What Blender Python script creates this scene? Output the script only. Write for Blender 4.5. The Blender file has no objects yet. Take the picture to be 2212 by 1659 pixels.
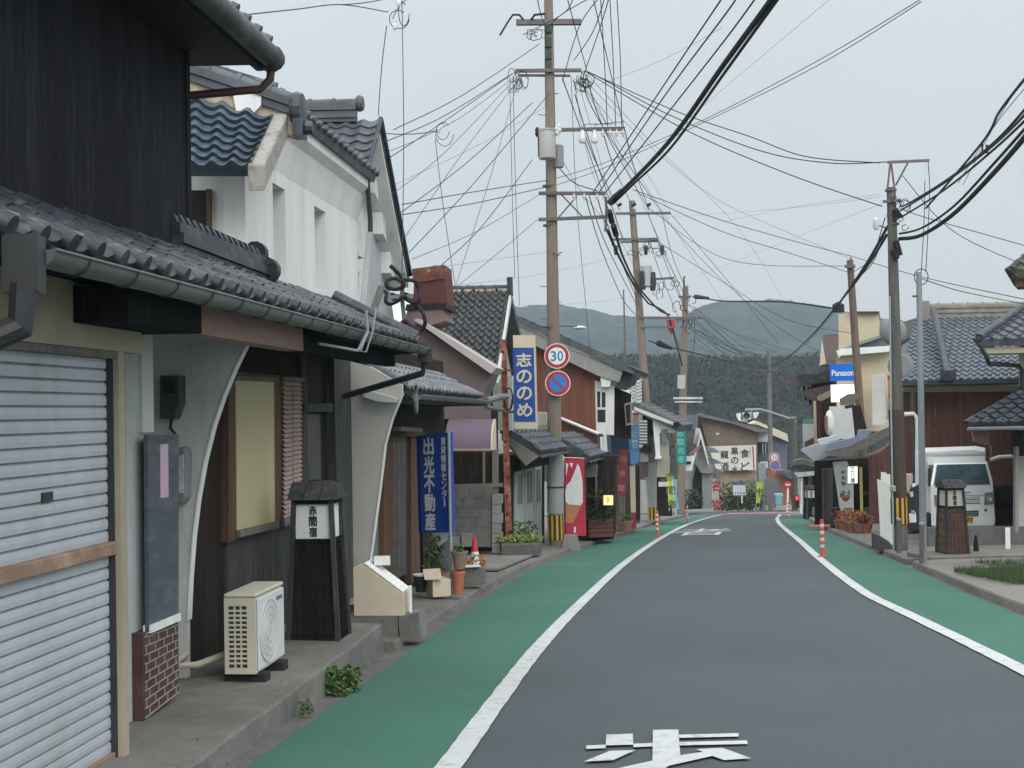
import bpy, bmesh, math, random
from mathutils import Vector as V, Matrix
random.seed(7)
S = bpy.context.scene
COL = S.collection
# ---------------------------------------------------------------- camera model
F, CX, CY = 2850., 1106., 829.5            # focal length and centre in a 2212 x 1659 frame
PITCH = math.atan((890 - 829.5) / F); ROLL = math.radians(1.15); EYE = 1.75
def ray(px, py):
    u = (px - CX) / F; v = -(py - CY) / F
    c, s = math.cos(ROLL), math.sin(ROLL)
    u, v = u * c + v * s, -u * s + v * c
    cp, sp = math.cos(PITCH), math.sin(PITCH)
    return V((u, cp - v * sp, sp + v * cp))
def at(px, py, Y):
    d = ray(px, py); return V((0, 0, EYE)) + d * (Y / d.y)
def gz(Y):
    Y = min(Y, 112.)
    return -(0.052 * (Y - 7) + .15 + .00012 * (max(Y, 7) - 7) ** 2)
def gnd(px, py, h=0.):
    d = ray(px, py); y = 2.
    while y < 140:
        if EYE + d.z / d.y * y <= gz(y) + h: break
        y += .02
    return V((0, 0, EYE)) + d * (y / d.y)
class PL:
    def __init__(s, p, n): s.p = V(p); s.n = V(n).normalized()
    def hit(s, px, py):
        d = ray(px, py); o = V((0, 0, EYE)); return o + d * ((s.p - o).dot(s.n) / d.dot(s.n))
def SP(c, m=.11): return PL((-c, 0, 0), (1, -m, 0))          # wall along the street, left side
def SPP(p, m): return PL(p, (1, -m, 0))
def SR(p, m): return PL(p, (-1, m, 0))                        # right side, facing the road
def PP(Y0, m=.11, X0=0): return PL((X0, Y0, 0), (-m, -1, 0))   # wall across, facing back along the street
def LF(Y, o, z): return V((-2.873 + .11 * Y + o, Y, z))
def crom(tab, y):
    if y <= tab[0][0]: a, b = tab[0], tab[1]
    elif y >= tab[-1][0]: a, b = tab[-2], tab[-1]
    else:
        for i in range(len(tab) - 1):
            if tab[i][0] <= y <= tab[i + 1][0]: break
        p0 = tab[max(i - 1, 0)]; a = tab[i]; b = tab[i + 1]; p3 = tab[min(i + 2, len(tab) - 1)]
        h = b[0] - a[0]; t = (y - a[0]) / h
        m0 = (b[1] - p0[1]) / (b[0] - p0[0]) * h; m1 = (p3[1] - a[1]) / (p3[0] - a[0]) * h
        return (2*t**3-3*t*t+1)*a[1] + (t**3-2*t*t+t)*m0 + (-2*t**3+3*t*t)*b[1] + (t**3-t*t)*m1
    return a[1] + (b[1] - a[1]) * (y - a[0]) / (b[0] - a[0])
# ---------------------------------------------------------------- materials
MATS = {}
def mat(name, c, rough=.75, var=.18, scale=4., stretch=(1, 1, 1), bump=.0, bscale=None, c2=None, c2scale=1.2, c2pos=(.5, .68), metal=0., emit=0., spec=.35, big=.12, transmission=0.):
    if name in MATS: return MATS[name]
    m = bpy.data.materials.new(name); m.use_nodes = True; MATS[name] = m
    nt = m.node_tree; N = nt.nodes; L = nt.links
    b = N['Principled BSDF']
    b.inputs['Roughness'].default_value = rough; b.inputs['Metallic'].default_value = metal
    b.inputs['Specular IOR Level'].default_value = spec
    if transmission: b.inputs['Transmission Weight'].default_value = transmission
    g = N.new('ShaderNodeNewGeometry'); mp = N.new('ShaderNodeMapping'); mp.inputs['Scale'].default_value = stretch
    L.new(g.outputs['Position'], mp.inputs['Vector'])
    n = N.new('ShaderNodeTexNoise'); n.inputs['Scale'].default_value = scale; n.inputs['Detail'].default_value = 7; n.inputs['Roughness'].default_value = .65
    L.new(mp.outputs[0], n.inputs['Vector'])
    def col(k): return tuple(min(1, max(0, x * k)) for x in c) + (1,)
    r = N.new('ShaderNodeValToRGB'); r.color_ramp.elements[0].position = .28; r.color_ramp.elements[1].position = .72
    r.color_ramp.elements[0].color = col(1 - var); r.color_ramp.elements[1].color = col(1 + var)
    L.new(n.outputs['Fac'], r.inputs['Fac']); out = r.outputs['Color']
    if big:
        n2 = N.new('ShaderNodeTexNoise'); n2.inputs['Scale'].default_value = .55; n2.inputs['Detail'].default_value = 4
        L.new(mp.outputs[0], n2.inputs['Vector'])
        r2 = N.new('ShaderNodeValToRGB'); r2.color_ramp.elements[0].position = .3; r2.color_ramp.elements[1].position = .7
        r2.color_ramp.elements[0].color = (1 - big,) * 3 + (1,); r2.color_ramp.elements[1].color = (1 + big * .5,) * 3 + (1,)
        L.new(n2.outputs['Fac'], r2.inputs['Fac'])
        mx = N.new('ShaderNodeMix'); mx.data_type = 'RGBA'; mx.blend_type = 'MULTIPLY'; mx.inputs[0].default_value = 1
        L.new(out, mx.inputs[6]); L.new(r2.outputs['Color'], mx.inputs[7]); out = mx.outputs[2]
    if c2:
        n3 = N.new('ShaderNodeTexNoise'); n3.inputs['Scale'].default_value = c2scale; n3.inputs['Detail'].default_value = 8; n3.inputs['Roughness'].default_value = .7
        L.new(mp.outputs[0], n3.inputs['Vector'])
        r3 = N.new('ShaderNodeValToRGB'); r3.color_ramp.elements[0].position = c2pos[0]; r3.color_ramp.elements[1].position = c2pos[1]
        L.new(n3.outputs['Fac'], r3.inputs['Fac'])
        mx = N.new('ShaderNodeMix'); mx.data_type = 'RGBA'
        L.new(r3.outputs['Color'], mx.inputs[0]); L.new(out, mx.inputs[6]); mx.inputs[7].default_value = tuple(c2) + (1,); out = mx.outputs[2]
    L.new(out, b.inputs['Base Color'])
    if emit:
        L.new(out, b.inputs['Emission Color']); b.inputs['Emission Strength'].default_value = emit
    if bump:
        n4 = N.new('ShaderNodeTexNoise'); n4.inputs['Scale'].default_value = bscale or scale * 4; n4.inputs['Detail'].default_value = 6
        L.new(mp.outputs[0], n4.inputs['Vector'])
        bp = N.new('ShaderNodeBump'); bp.inputs['Strength'].default_value = bump; bp.inputs['Distance'].default_value = .02
        L.new(n4.outputs['Fac'], bp.inputs['Height']); L.new(bp.outputs[0], b.inputs['Normal'])
    return m
# ---------------------------------------------------------------- mesh builder
class MB:
    def __init__(s): s.v = []; s.f = []; s.mi = []; s.cur = 0
    def face(s, pts):
        i = len(s.v); s.v += [tuple(p) for p in pts]; s.f.append(list(range(i, i + len(pts)))); s.mi.append(s.cur)
    def hexa(s, a, b):                       # two quads (bottom ring, top ring)
        i = len(s.v); s.v += [tuple(p) for p in a] + [tuple(p) for p in b]; n = len(a)
        s.f += [[i + k for k in range(n)][::-1], [i + n + k for k in range(n)]] + [[i + k, i + (k + 1) % n, i + n + (k + 1) % n, i + n + k] for k in range(n)]
        s.mi += [s.cur] * (n + 2); return s
    def prism(s, pts, vec): vec = V(vec); return s.hexa([V(p) for p in pts], [V(p) + vec for p in pts])
    def box(s, c, d, rz=0., R=None):
        c = V(c); R = R or Matrix.Rotation(rz, 3, 'Z'); x, y, z = [k / 2 for k in d]
        q = lambda a, b, e: c + R @ V((a * x, b * y, e * z))
        return s.hexa([q(-1, -1, -1), q(1, -1, -1), q(1, 1, -1), q(-1, 1, -1)], [q(-1, -1, 1), q(1, -1, 1), q(1, 1, 1), q(-1, 1, 1)])
    def fbox(s, Y0, Y1, o0, o1, z0, z1):     # box in the frame of the left facade
        return s.hexa([LF(Y0, o0, z0), LF(Y0, o1, z0), LF(Y1, o1, z0), LF(Y1, o0, z0)], [LF(Y0, o0, z1), LF(Y0, o1, z1), LF(Y1, o1, z1), LF(Y1, o0, z1)])
    def tube(s, pts, r, n=6, r1=None, cap=True):
        pts = [V(p) for p in pts]; rings = []; N = len(pts); prev = None
        for k, p in enumerate(pts):
            d = (pts[min(k + 1, N - 1)] - pts[max(k - 1, 0)])
            if d.length < 1e-9: d = V((0, 0, 1))
            d.normalize()
            if prev is None: x = d.orthogonal().normalized()
            else:
                x = prev - d * prev.dot(d)
                x = x.normalized() if x.length > 1e-6 else d.orthogonal().normalized()
            prev = x; y = d.cross(x); rr = r if r1 is None else r + (r1 - r) * k / max(1, N - 1)
            i = len(s.v); s.v += [tuple(p + x * math.cos(a) * rr + y * math.sin(a) * rr) for a in [2 * math.pi * j / n for j in range(n)]]; rings.append(i)
        for k in range(N - 1):
            a, b = rings[k], rings[k + 1]
            for j in range(n): s.f.append([a + j, a + (j + 1) % n, b + (j + 1) % n, b + j]); s.mi.append(s.cur)
        if cap:
            s.f.append([rings[0] + j for j in range(n)][::-1]); s.f.append([rings[-1] + j for j in range(n)]); s.mi += [s.cur] * 2
        return s
    def lathe(s, prof, c=(0, 0, 0), n=16, axis=None):   # prof: (r, z)
        c = V(c); R = axis.to_track_quat('Z', 'Y').to_matrix() if axis is not None else Matrix.Identity(3); rings = []
        for r, z in prof:
            i = len(s.v); rings.append(i); s.v += [tuple(c + R @ V((r * math.cos(2*math.pi*j/n), r * math.sin(2*math.pi*j/n), z))) for j in range(n)]
        for k in range(len(prof) - 1):
            a, b = rings[k], rings[k + 1]
            for j in range(n): s.f.append([a + j, a + (j + 1) % n, b + (j + 1) % n, b + j]); s.mi.append(s.cur)
        s.f.append([rings[0] + j for j in range(n)][::-1]); s.f.append([rings[-1] + j for j in range(n)]); s.mi += [s.cur] * 2
        return s
    def grid(s, rows):
        i = len(s.v); nc = len(rows[0])
        for r in rows: s.v += [tuple(p) for p in r]
        for a in range(len(rows) - 1):
            for b in range(nc - 1):
                k = i + a * nc + b; s.f.append([k, k + 1, k + nc + 1, k + nc]); s.mi.append(s.cur)
        return s
    def build(s, name, m, parent=None, smooth=False, bevel=0., label=None):
        me = bpy.data.meshes.new(name); me.from_pydata(s.v, [], s.f)
        ms = m if isinstance(m, (list, tuple)) else [m]
        for q in ms: me.materials.append(q)
        for p, k in zip(me.polygons, s.mi): p.material_index = min(k, len(ms) - 1)
        bm = bmesh.new(); bm.from_mesh(me); bmesh.ops.recalc_face_normals(bm, faces=bm.faces)
        bm.to_mesh(me); bm.free()
        if smooth:
            for p in me.polygons: p.use_smooth = True
            me.set_sharp_from_angle(angle=math.radians(38))
        me.update(); o = bpy.data.objects.new(name, me); COL.objects.link(o)
        if parent is not None:
            o.parent = parent; o.matrix_parent_inverse = BASE[root_of(parent).name].inverted() if parent.type == 'EMPTY' else Matrix.Identity(4)
        if bevel:
            md = o.modifiers.new('bevel', 'BEVEL'); md.width = bevel; md.segments = 2; md.limit_method = 'ANGLE'
        if label: o['label'] = label
        return o
BASE = {}
def root_of(o): return o
def tag(o, label, cat=None, group=None, kind=None):
    if label: o['label'] = label
    if cat: o['category'] = cat
    if group: o['group'] = group
    if kind: o['kind'] = kind
    return o
def thing(name, label, cat, loc=(0, 0, 0), group=None):
    o = bpy.data.objects.new(name, None); COL.objects.link(o); o.location = V(loc); o.empty_display_size = .2
    BASE[o.name] = Matrix.Translation(V(loc)); return tag(o, label, cat, group)
def dup(o, loc, rz=0., label=None, parent=None):
    c = o.copy(); COL.objects.link(c)
    if parent is None:
        c.location = V(loc); c.rotation_euler = (0, 0, rz); BASE[c.name] = BASE.get(o.name, Matrix.Identity(4))
        if label: c['label'] = label
    else: c.parent = parent; c.matrix_parent_inverse = o.matrix_parent_inverse.copy()
    for ch in list(o.children): dup(ch, None, parent=c)
    return c
def struct(name, mb, m, smooth=False, label=None):
    o = mb.build(name, m, None, smooth); o['kind'] = 'structure'
    if label: o['label'] = label
    return o
def hits(pl, pts): return [pl.hit(*p) for p in pts]
def slab(mb, pl, pts, depth, out=0.):       # outline on a plane, given real depth behind it
    q = [p + pl.n * out for p in hits(pl, pts)]; return mb.prism(q, -pl.n * depth)
# ---------------------------------------------------------------- tiled roofs
def tile_roof(mb, e0, e1, t0, t1, tw=.27, tl=.25, amp=.035, step=.03, sub=6, thick=.07, discs=0., jit=.0, nw=0, nc=0):
    e0, e1, t0, t1 = map(V, (e0, e1, t0, t1)); nw = nw or max(2, round((e1 - e0).length / tw)); nc = nc or max(1, round(((t0 - e0).length + (t1 - e1).length) / 2 / tl))
    n = (e1 - e0).cross(t0 - e0).normalized()
    if n.z < 0: n = -n
    rows = []; rnd = random.Random(nw * 31 + nc)
    jt = [[rnd.uniform(-1, 1) * jit for _ in range(nw + 1)] for _ in range(nc)]
    def P(s, t, h): return (e0 * (1 - s) + e1 * s) * (1 - t) + (t0 * (1 - s) + t1 * s) * t + n * h
    def w(f): return amp * ((.5 + .5 * math.cos(2 * math.pi * f)) ** 1.6)
    for c in range(nc):
        for k in (0, 1):
            row = []
            for j in range(nw * sub + 1):
                s = j / (nw * sub); t = (c + k) / nc; h = w((j % sub) / sub) + (step if k == 0 else 0.004) + jt[c][j // sub]
                row.append(P(s, t, h))
            rows.append(row)
    mb.grid(rows)
    up = (t0 - e0).normalized()
    base = [P(0, 0, -.005), P(1, 0, -.005), P(1, 1, -.005), P(0, 1, -.005)]
    mb.prism(base, -n * thick)
    mb.grid([[P(j / (nw * sub), 0, -.01) for j in range(nw * sub + 1)], rows[0]])
    for s in (0, 1):                       # closed ends
        mb.face([P(s, 0, -.01), P(s, 1, -.01), P(s, 1, amp), P(s, 0, amp + step)])
    if discs:
        for j in range(nw + 1):
            p = P(j / nw, 0, amp * .5 + step * .6)
            mb.tube([p - up * .03, p + up * .02], discs, 10)
            mb.tube([p + up * .02, p + up * .2], discs * .8, 8)
    return n, up
def ridge(mb, a, b, w=.2, h=.22, cap=.07, seg=.33):     # stacked flat tiles with a round cap row
    a, b = V(a), V(b); d = (b - a); Ln = d.length; d.normalize(); sd = d.cross(V((0, 0, 1))).normalized(); up = sd.cross(d)
    nl = max(2, int(h / .06))
    for k in range(nl):
        ww = w / 2 * (1.12 if k % 2 else .9); z0, z1 = h * k / nl, h * (k + 1) / nl - .004
        q = [a - sd * ww + up * z0, a + sd * ww + up * z0, b + sd * ww + up * z0, b - sd * ww + up * z0]
        mb.prism(q, up * (z1 - z0))
    n = max(1, round(Ln / seg))
    for k in range(n):
        p0 = a + d * (Ln * k / n) + up * h; p1 = a + d * (Ln * (k + 1) / n) + up * h
        mb.tube([p0, p1], cap, 10, cap * .9); mb.tube([p1 - d * .05, p1], cap * 1.15, 10)
# ---------------------------------------------------------------- lettering
def text_mb(items, depth=.004, bold=0.):
    """items: (string, centre, right, up, width, height) -> one mesh of raised lettering"""
    mb = MB()
    dg = bpy.context.evaluated_depsgraph_get()
    for body, c, r, u, w, h in items:
        cu = bpy.data.curves.new('t', 'FONT'); cu.body = body; cu.resolution_u = 3
        o = bpy.data.objects.new('t', cu); COL.objects.link(o)
        bpy.context.view_layer.update()
        me = bpy.data.meshes.new_from_object(o.evaluated_get(bpy.context.evaluated_depsgraph_get()))
        xs = [v.co.x for v in me.vertices]; ys = [v.co.y for v in me.vertices]
        x0, x1, y0, y1 = min(xs), max(xs), min(ys), max(ys); r = V(r).normalized(); u = V(u).normalized(); nn = r.cross(u); c = V(c)
        sx = w / max(1e-6, x1 - x0); sy = h / max(1e-6, y1 - y0) if h else sx
        for kk, (bx, by) in enumerate(((0, 0), (1, 0), (-1, 0), (0, 1), (0, -1)) if bold else ((0, 0),)):
          i = len(mb.v)
          mb.v += [tuple(c + r * ((v.co.x - (x0 + x1) / 2) * sx + bx * bold * w) + u * (by * bold * w) + u * ((v.co.y - (y0 + y1) / 2) * sy) + nn * (depth + kk * .0006)) for v in me.vertices]
          for p in me.polygons: mb.f.append([i + k for k in p.vertices]); mb.mi.append(mb.cur)
        bpy.data.objects.remove(o); bpy.data.curves.remove(cu); bpy.data.meshes.remove(me)
    return mb
def vtext(body, c, r, u, cell, pitch, depth=.004, wscale=1., bold=.022):
    n = len(body); return text_mb([(ch, V(c) + V(u).normalized() * (((n - 1) / 2 - k) * pitch), r, u, cell * wscale * (.25 if ch == '|' else 1), cell) for k, ch in enumerate(body) if ch != ' '], depth, bold)
def smooth(pts, n=8):
    P = [at(*p) for p in pts]; out = []
    if len(P) == 2:                       # hang a slight sag
        L_ = (P[1] - P[0]).length; return [P[0].lerp(P[1], k / 12) - V((0, 0, L_ * .012 * 4 * (k / 12) * (1 - k / 12))) for k in range(13)]
    for i in range(len(P) - 1):
        a, b, c, d = P[max(i - 1, 0)], P[i], P[i + 1], P[min(i + 2, len(P) - 1)]
        for k in range(n):
            t = k / n; out.append(.5 * ((2 * b) + (c - a) * t + (2 * a - 5 * b + 4 * c - d) * t * t + (3 * b - a - 3 * c + d) * t ** 3))
    return out + [P[-1]]
NOHAZE = False
# ================================================================ camera, air, light
cam = bpy.data.cameras.new('camera'); co = bpy.data.objects.new('camera', cam); COL.objects.link(co)
cam.sensor_width = 36; cam.lens = F / 2212 * 36; cam.clip_end = 4000; cam.clip_start = .05
co.matrix_world = Matrix.Translation((0, 0, EYE)) @ Matrix.Rotation(math.pi / 2 + PITCH, 4, 'X') @ Matrix.Rotation(-ROLL, 4, 'Z')
S.camera = co
S.render.resolution_x, S.render.resolution_y = 1024, 768
S.view_settings.view_transform = 'Standard'; S.view_settings.look = 'None'; S.view_settings.exposure = 0.06; S.view_settings.gamma = 1.
W = bpy.data.worlds.new('World'); S.world = W; W.use_nodes = True
nt = W.node_tree; N = nt.nodes; L = nt.links; bg = N['Background']
sky = N.new('ShaderNodeTexSky'); sky.sky_type = 'NISHITA'; sky.sun_disc = False; sky.sun_elevation = math.radians(14); sky.sun_rotation = math.radians(150)
tc = N.new('ShaderNodeTexCoord'); sp = N.new('ShaderNodeSeparateXYZ'); L.new(tc.outputs['Generated'], sp.inputs[0])
rp = N.new('ShaderNodeValToRGB'); e = rp.color_ramp.elements
SKB = 10.
def sc(r, g, b): return (r, g, b, 1)
e[0].position = 0.; e[0].color = sc(.56, .58, .6)
e[1].position = 1.; e[1].color = sc(2.1, 2.1, 2.1)
q = rp.color_ramp.elements.new(.1); q.color = sc(.605, .637, .66)
q = rp.color_ramp.elements.new(.3); q.color = sc(.675, .735, .77)
q = rp.color_ramp.elements.new(.6); q.color = sc(1.6, 1.62, 1.64)
L.new(sp.outputs['Z'], rp.inputs['Fac'])
cl = N.new('ShaderNodeTexNoise'); cl.inputs['Scale'].default_value = 2.2; cl.inputs['Detail'].default_value = 5
L.new(tc.outputs['Generated'], cl.inputs['Vector'])
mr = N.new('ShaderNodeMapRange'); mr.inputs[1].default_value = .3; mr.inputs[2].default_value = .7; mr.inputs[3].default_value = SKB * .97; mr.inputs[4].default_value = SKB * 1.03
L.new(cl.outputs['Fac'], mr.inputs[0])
my = N.new('ShaderNodeMapRange'); my.inputs[1].default_value = -1; my.inputs[2].default_value = 0; my.inputs[3].default_value = 2.; my.inputs[4].default_value = 1.; L.new(sp.outputs['Y'], my.inputs[0])  # unseen sky behind the camera brightened, added to light fronts facing it
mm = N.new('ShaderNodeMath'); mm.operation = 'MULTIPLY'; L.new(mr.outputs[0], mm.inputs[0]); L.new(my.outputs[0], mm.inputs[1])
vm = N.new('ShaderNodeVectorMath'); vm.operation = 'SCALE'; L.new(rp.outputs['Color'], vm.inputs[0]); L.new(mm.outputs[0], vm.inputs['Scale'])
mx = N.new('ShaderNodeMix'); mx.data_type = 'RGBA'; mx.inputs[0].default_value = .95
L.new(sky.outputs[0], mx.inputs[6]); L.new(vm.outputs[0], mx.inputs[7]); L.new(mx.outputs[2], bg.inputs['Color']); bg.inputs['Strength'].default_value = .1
sd = bpy.data.lights.new('sun', 'SUN'); sd.energy = .9; sd.angle = math.radians(35); sd.color = (1., .97, .92)
so = bpy.data.objects.new('sun', sd); COL.objects.link(so)
so.rotation_euler = (math.radians(56), 0, math.radians(24))
# ================================================================ materials
asphalt = mat('asphalt', (.066, .082, .092), .9, .26, 75, bump=.4, bscale=220, c2=(.056, .069, .077), c2scale=.45, c2pos=(.48, .75), big=.1)
green_paint = mat('green_paint', (.038, .135, .098), .85, .2, 45, bump=.3, bscale=200, c2=(.06, .125, .098), c2scale=1.3, c2pos=(.48, .75), big=.16)
white_paint = mat('white_line_paint', (.47, .5, .5), .7, .08, 14, c2=(.2, .215, .22), c2scale=9., c2pos=(.54, .7), big=.12)
pink_paint = mat('pink_road_paint', (.5, .2, .2), .8, .15, 6)
concrete = mat('concrete', (.165, .162, .15), .9, .2, 5, bump=.4, bscale=40, c2=(.1, .1, .092), c2scale=1.1, c2pos=(.48, .66), big=.25)
concrete_pale = mat('concrete_pale', (.19, .185, .168), .9, .14, 6, bump=.3, bscale=40, c2=(.13, .13, .12), c2scale=1.4, big=.15)
kerb_m = mat('kerb_concrete', (.12, .12, .112), .9, .22, 9, bump=.4, c2=(.07, .07, .065), c2scale=1.6, big=.2)
soil = mat('ground_soil', (.14, .14, .12), .95, .2, 3)
# ================================================================ ground and road
XL = [(-15, -2.87), (2, -1.02), (7.14, -.455), (12.17, .12), (17.41, .86), (24, 1.86), (31.17, 3.06), (39, 4.45), (48.3, 6.2), (56, 7.8), (65, 9.75), (76, 12.3)]
XR = [(-15, 1.2), (2, 3.1), (10.33, 3.98), (13.82, 4.30), (17.26, 4.62), (25.06, 5.82), (32, 6.98), (40, 8.3), (49, 9.85), (58, 11.6), (64, 12.9), (76, 15.4)]
GL = [(-15, -4.0), (2, -2.08), (7.24, -1.5), (9.12, -1.3), (13.46, -.85), (18.87, -.28), (24, .4), (28.77, 1.25), (37.4, 3.0), (48.3, 5.05), (56, 6.6), (65, 8.5), (76, 11.1)]
GR = [(-15, 2.7), (2, 4.35), (10, 4.97), (13.64, 5.3), (16.9, 5.75), (20.24, 6.25), (25.1, 6.98), (32.3, 8.05), (40, 9.3), (49, 10.9), (58, 12.7), (76, 16.3)]
def xl(y): return crom(XL, y)
def xr(y): return crom(XR, y)
def gl(y): return crom(GL, y)
def gr(y): return crom(GR, y)
def strip(name, fa, fb, y0, y1, h, m, dy=.5, rag=0.):
    mb = MB(); rows = []; y = y0; rnd = random.Random(name)
    while y < y1 + 1e-6:
        a, b = fa(y) + rnd.uniform(-rag, rag), fb(y) + rnd.uniform(-rag, rag)
        rows.append([V((a + (b - a) * k / 4, y, gz(y) + h)) for k in range(5)]); y += dy
    return mb.grid(rows), m
def mk(name, *a, **k):
    mb, m = strip(name, *a, **k); return struct(name, mb, m)
gm = MB(); rows = []
ys = [-26, -20, -8, 0, 4, 7, 10, 14, 18, 24, 30, 38, 46, 56, 66, 76, 88, 100, 112, 135, 170, 230, 320, 500, 860]
for y in ys: rows.append([V((x, y, gz(y) - .05)) for x in (-420, -220, -80, -30, -8, 0, 8, 20, 40, 90, 300, 540)])
struct('ground', gm.grid(rows), soil)
mk('road', lambda y: gl(y) - .45, lambda y: gr(y) + .35, -15, 76, -.02, kerb_m)
mk('carriageway', lambda y: xl(y) - .2, lambda y: xr(y) + .2, -15, 76, -.008, asphalt)
mk('green_footway_left', gl, lambda y: xl(y) - .01, -15, 70, .0, green_paint)
mk('green_footway_right', lambda y: xr(y) + .01, gr, -15, 66, .0, green_paint)
mk('edge_line_left', lambda y: xl(y) - .005, lambda y: xl(y) + .145, -15, 71, .004, white_paint, dy=.16, rag=.004)
mk('edge_line_right', lambda y: xr(y) - .15, lambda y: xr(y) + .005, -15, 66, .004, white_paint, dy=.16, rag=.004)
# junction at the bottom of the street
jm = MB(); jm.grid([[V((x, y, gz(y) - .012)) for x in (2, 8, 12, 16, 20, 26, 34, 46)] for y in (73, 76, 80, 85, 90)])
struct('cross_street', jm, asphalt)
pm = MB()
for k in range(9):
    y0 = 70.6; x0 = xl(y0) + .3 + k * .56
    pm.prism([V((x0, y0, gz(y0))), V((x0 + .5, y0 + .1, gz(y0))), V((x0 + .9, y0 + 3., gz(y0 + 3))), V((x0 + .4, y0 + 2.9, gz(y0 + 3)))], (0, 0, .006))
struct('pink_crossing', pm, pink_paint)
cm = MB()
for y0, y1, x0, x1 in ((66.2, 66.9, 13.2, 17.5), (75.2, 75.7, 10.5, 22)):
    cm.prism([V((x0, y0, gz(y0) + .002)), V((x1, y0 + .8, gz(y0 + .8) + .002)), V((x1, y1 + .8, gz(y1 + .8) + .002)), V((x0, y1, gz(y1) + .002))], (0, 0, .004))
struct('white_stop_lines', cm, white_paint)
# painted characters on the carriageway
def road_poly(mb, pts): mb.face([gnd(*p) + V((0, 0, .008)) for p in pts])
rm = MB()
def zz(l): return [((1700 + x * .6781) * .54, (2750 + y * .6781) * .54) for x, y in l]
for l in ([(1070, 285), (1226, 280), (1230, 345), (1066, 350)], [(953, 350), (1066, 345), (1066, 366), (950, 371)], [(1230, 340), (1342, 335), (1342, 356), (1230, 360)],
          [(1345, 258), (1494, 254), (1507, 410), (1507, 445), (1340, 470), (1342, 440)], [(1497, 286), (1850, 277), (1850, 297), (1500, 305)], [(1500, 330), (1900, 320), (1905, 341), (1503, 350)],
          [(1090, 382), (1243, 377), (1110, 437), (938, 445)], [(1600, 372), (1755, 364), (1928, 426), (1765, 437), (1695, 412), (1440, 470), (1180, 500), (1120, 490), (1340, 440), (1507, 408), (1640, 388)],
          [(1190, 478), (1440, 470), (1300, 560), (900, 640), (760, 620), (1050, 540)]):
    road_poly(rm, zz(l))
struct('white_road_lettering', rm, white_paint)
fa, fb = gnd(1476, 1158), gnd(1538, 1138.5)
a = gnd(1515, 1149); dr = V((.19, .98, 0)).normalized(); rt = V((.98, -.19, 0))
tm = text_mb([('者', a, rt, dr, 1.75, 6.0)], .0)
for i, v in enumerate(tm.v): tm.v[i] = (v[0], v[1], gz(v[1]) + .008)
struct('white_road_lettering_far', tm, white_paint)
# left and right pavements: raised slabs with a kerb face
def pave(name, fo, fi, hh, y0, y1, m, dy=.5):
    mb = MB(); rows = []; y = y0; rnd = random.Random(name)
    while y < y1 + 1e-6:
        h = hh(y); o, i = fo(y), fi(y); s = 1 if i > o else -1; j = rnd.uniform(-.012, .012)
        rows.append([V((o, y, gz(y) - .04)), V((o + s * .015 + j, y, gz(y) + h - .02)), V((o + s * .03 + j, y, gz(y) + h)), V((o + s * .16, y, gz(y) + h + .005)), V((o + s * .7, y, gz(y) + h + .02)), V((i, y, gz(y) + h + .03))]); y += dy
    mb.grid(rows)
    for r in (rows[0], rows[-1]): mb.face(r + [V((r[-1].x, r[-1].y, gz(r[-1].y) - .04))])
    return struct(name, mb, m)
pave('raised_pavement_left', lambda y: gl(y) - (.16 + .012 * max(0, y - 8)), lambda y: -6.5, lambda y: .1 + .035 * max(0, min(y, 12.3) - 7), -15, 12.3, concrete, .45)
pave('pavement_left', lambda y: gl(y) - .16, lambda y: -6.5 + max(0, y - 20) * .2, lambda y: .07, 12.3, 68, concrete, .6)
pave('pavement_right', lambda y: gr(y) + .1, lambda y: gr(y) + 9, lambda y: .09, -15, 22.6, concrete_pale, .6)
pave('pavement_right_far', lambda y: gr(y) + .1, lambda y: gr(y) + 6, lambda y: .08, 22.8, 62, concrete, .6)
am = MB(); am.prism([V((x, y, gz(y) + .1)) for x, y in ((-3.4, 22.4), (gl(21.6) - .35, 21.6), (gl(27.2) - .4, 27.2), (-3, 28))], (0, 0, .03))
struct('driveway_apron', am, concrete_pale)
km = MB(); rnd = random.Random(44)
for side, f0, y0, y1 in ((-1, lambda y: gl(y) - (.16 + .012 * max(0, y - 8)), 5, 12.2), (-1, lambda y: gl(y) - .16, 12.9, 40), (1, lambda y: gr(y) + .1, 9, 45)):
    y = y0
    while y < y1:
        hh_ = .1 + .035 * max(0, min(y, 12.3) - 7) if y < 12.3 and side < 0 else (.07 if side < 0 else .09); x = f0(y)
        km.prism([V((x - side * .012, y, gz(y) - .03)), V((x - side * .012, y + .012, gz(y) - .03)), V((x + side * .17, y + .012, gz(y) + hh_ + .009)), V((x + side * .17, y, gz(y) + hh_ + .009))], (0, 0, .004))
        y += rnd.uniform(.6, 1.9)
struct('kerb_joints', km, mat('dark_joint', (.04, .04, .038), .9, .3, 8))
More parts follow.
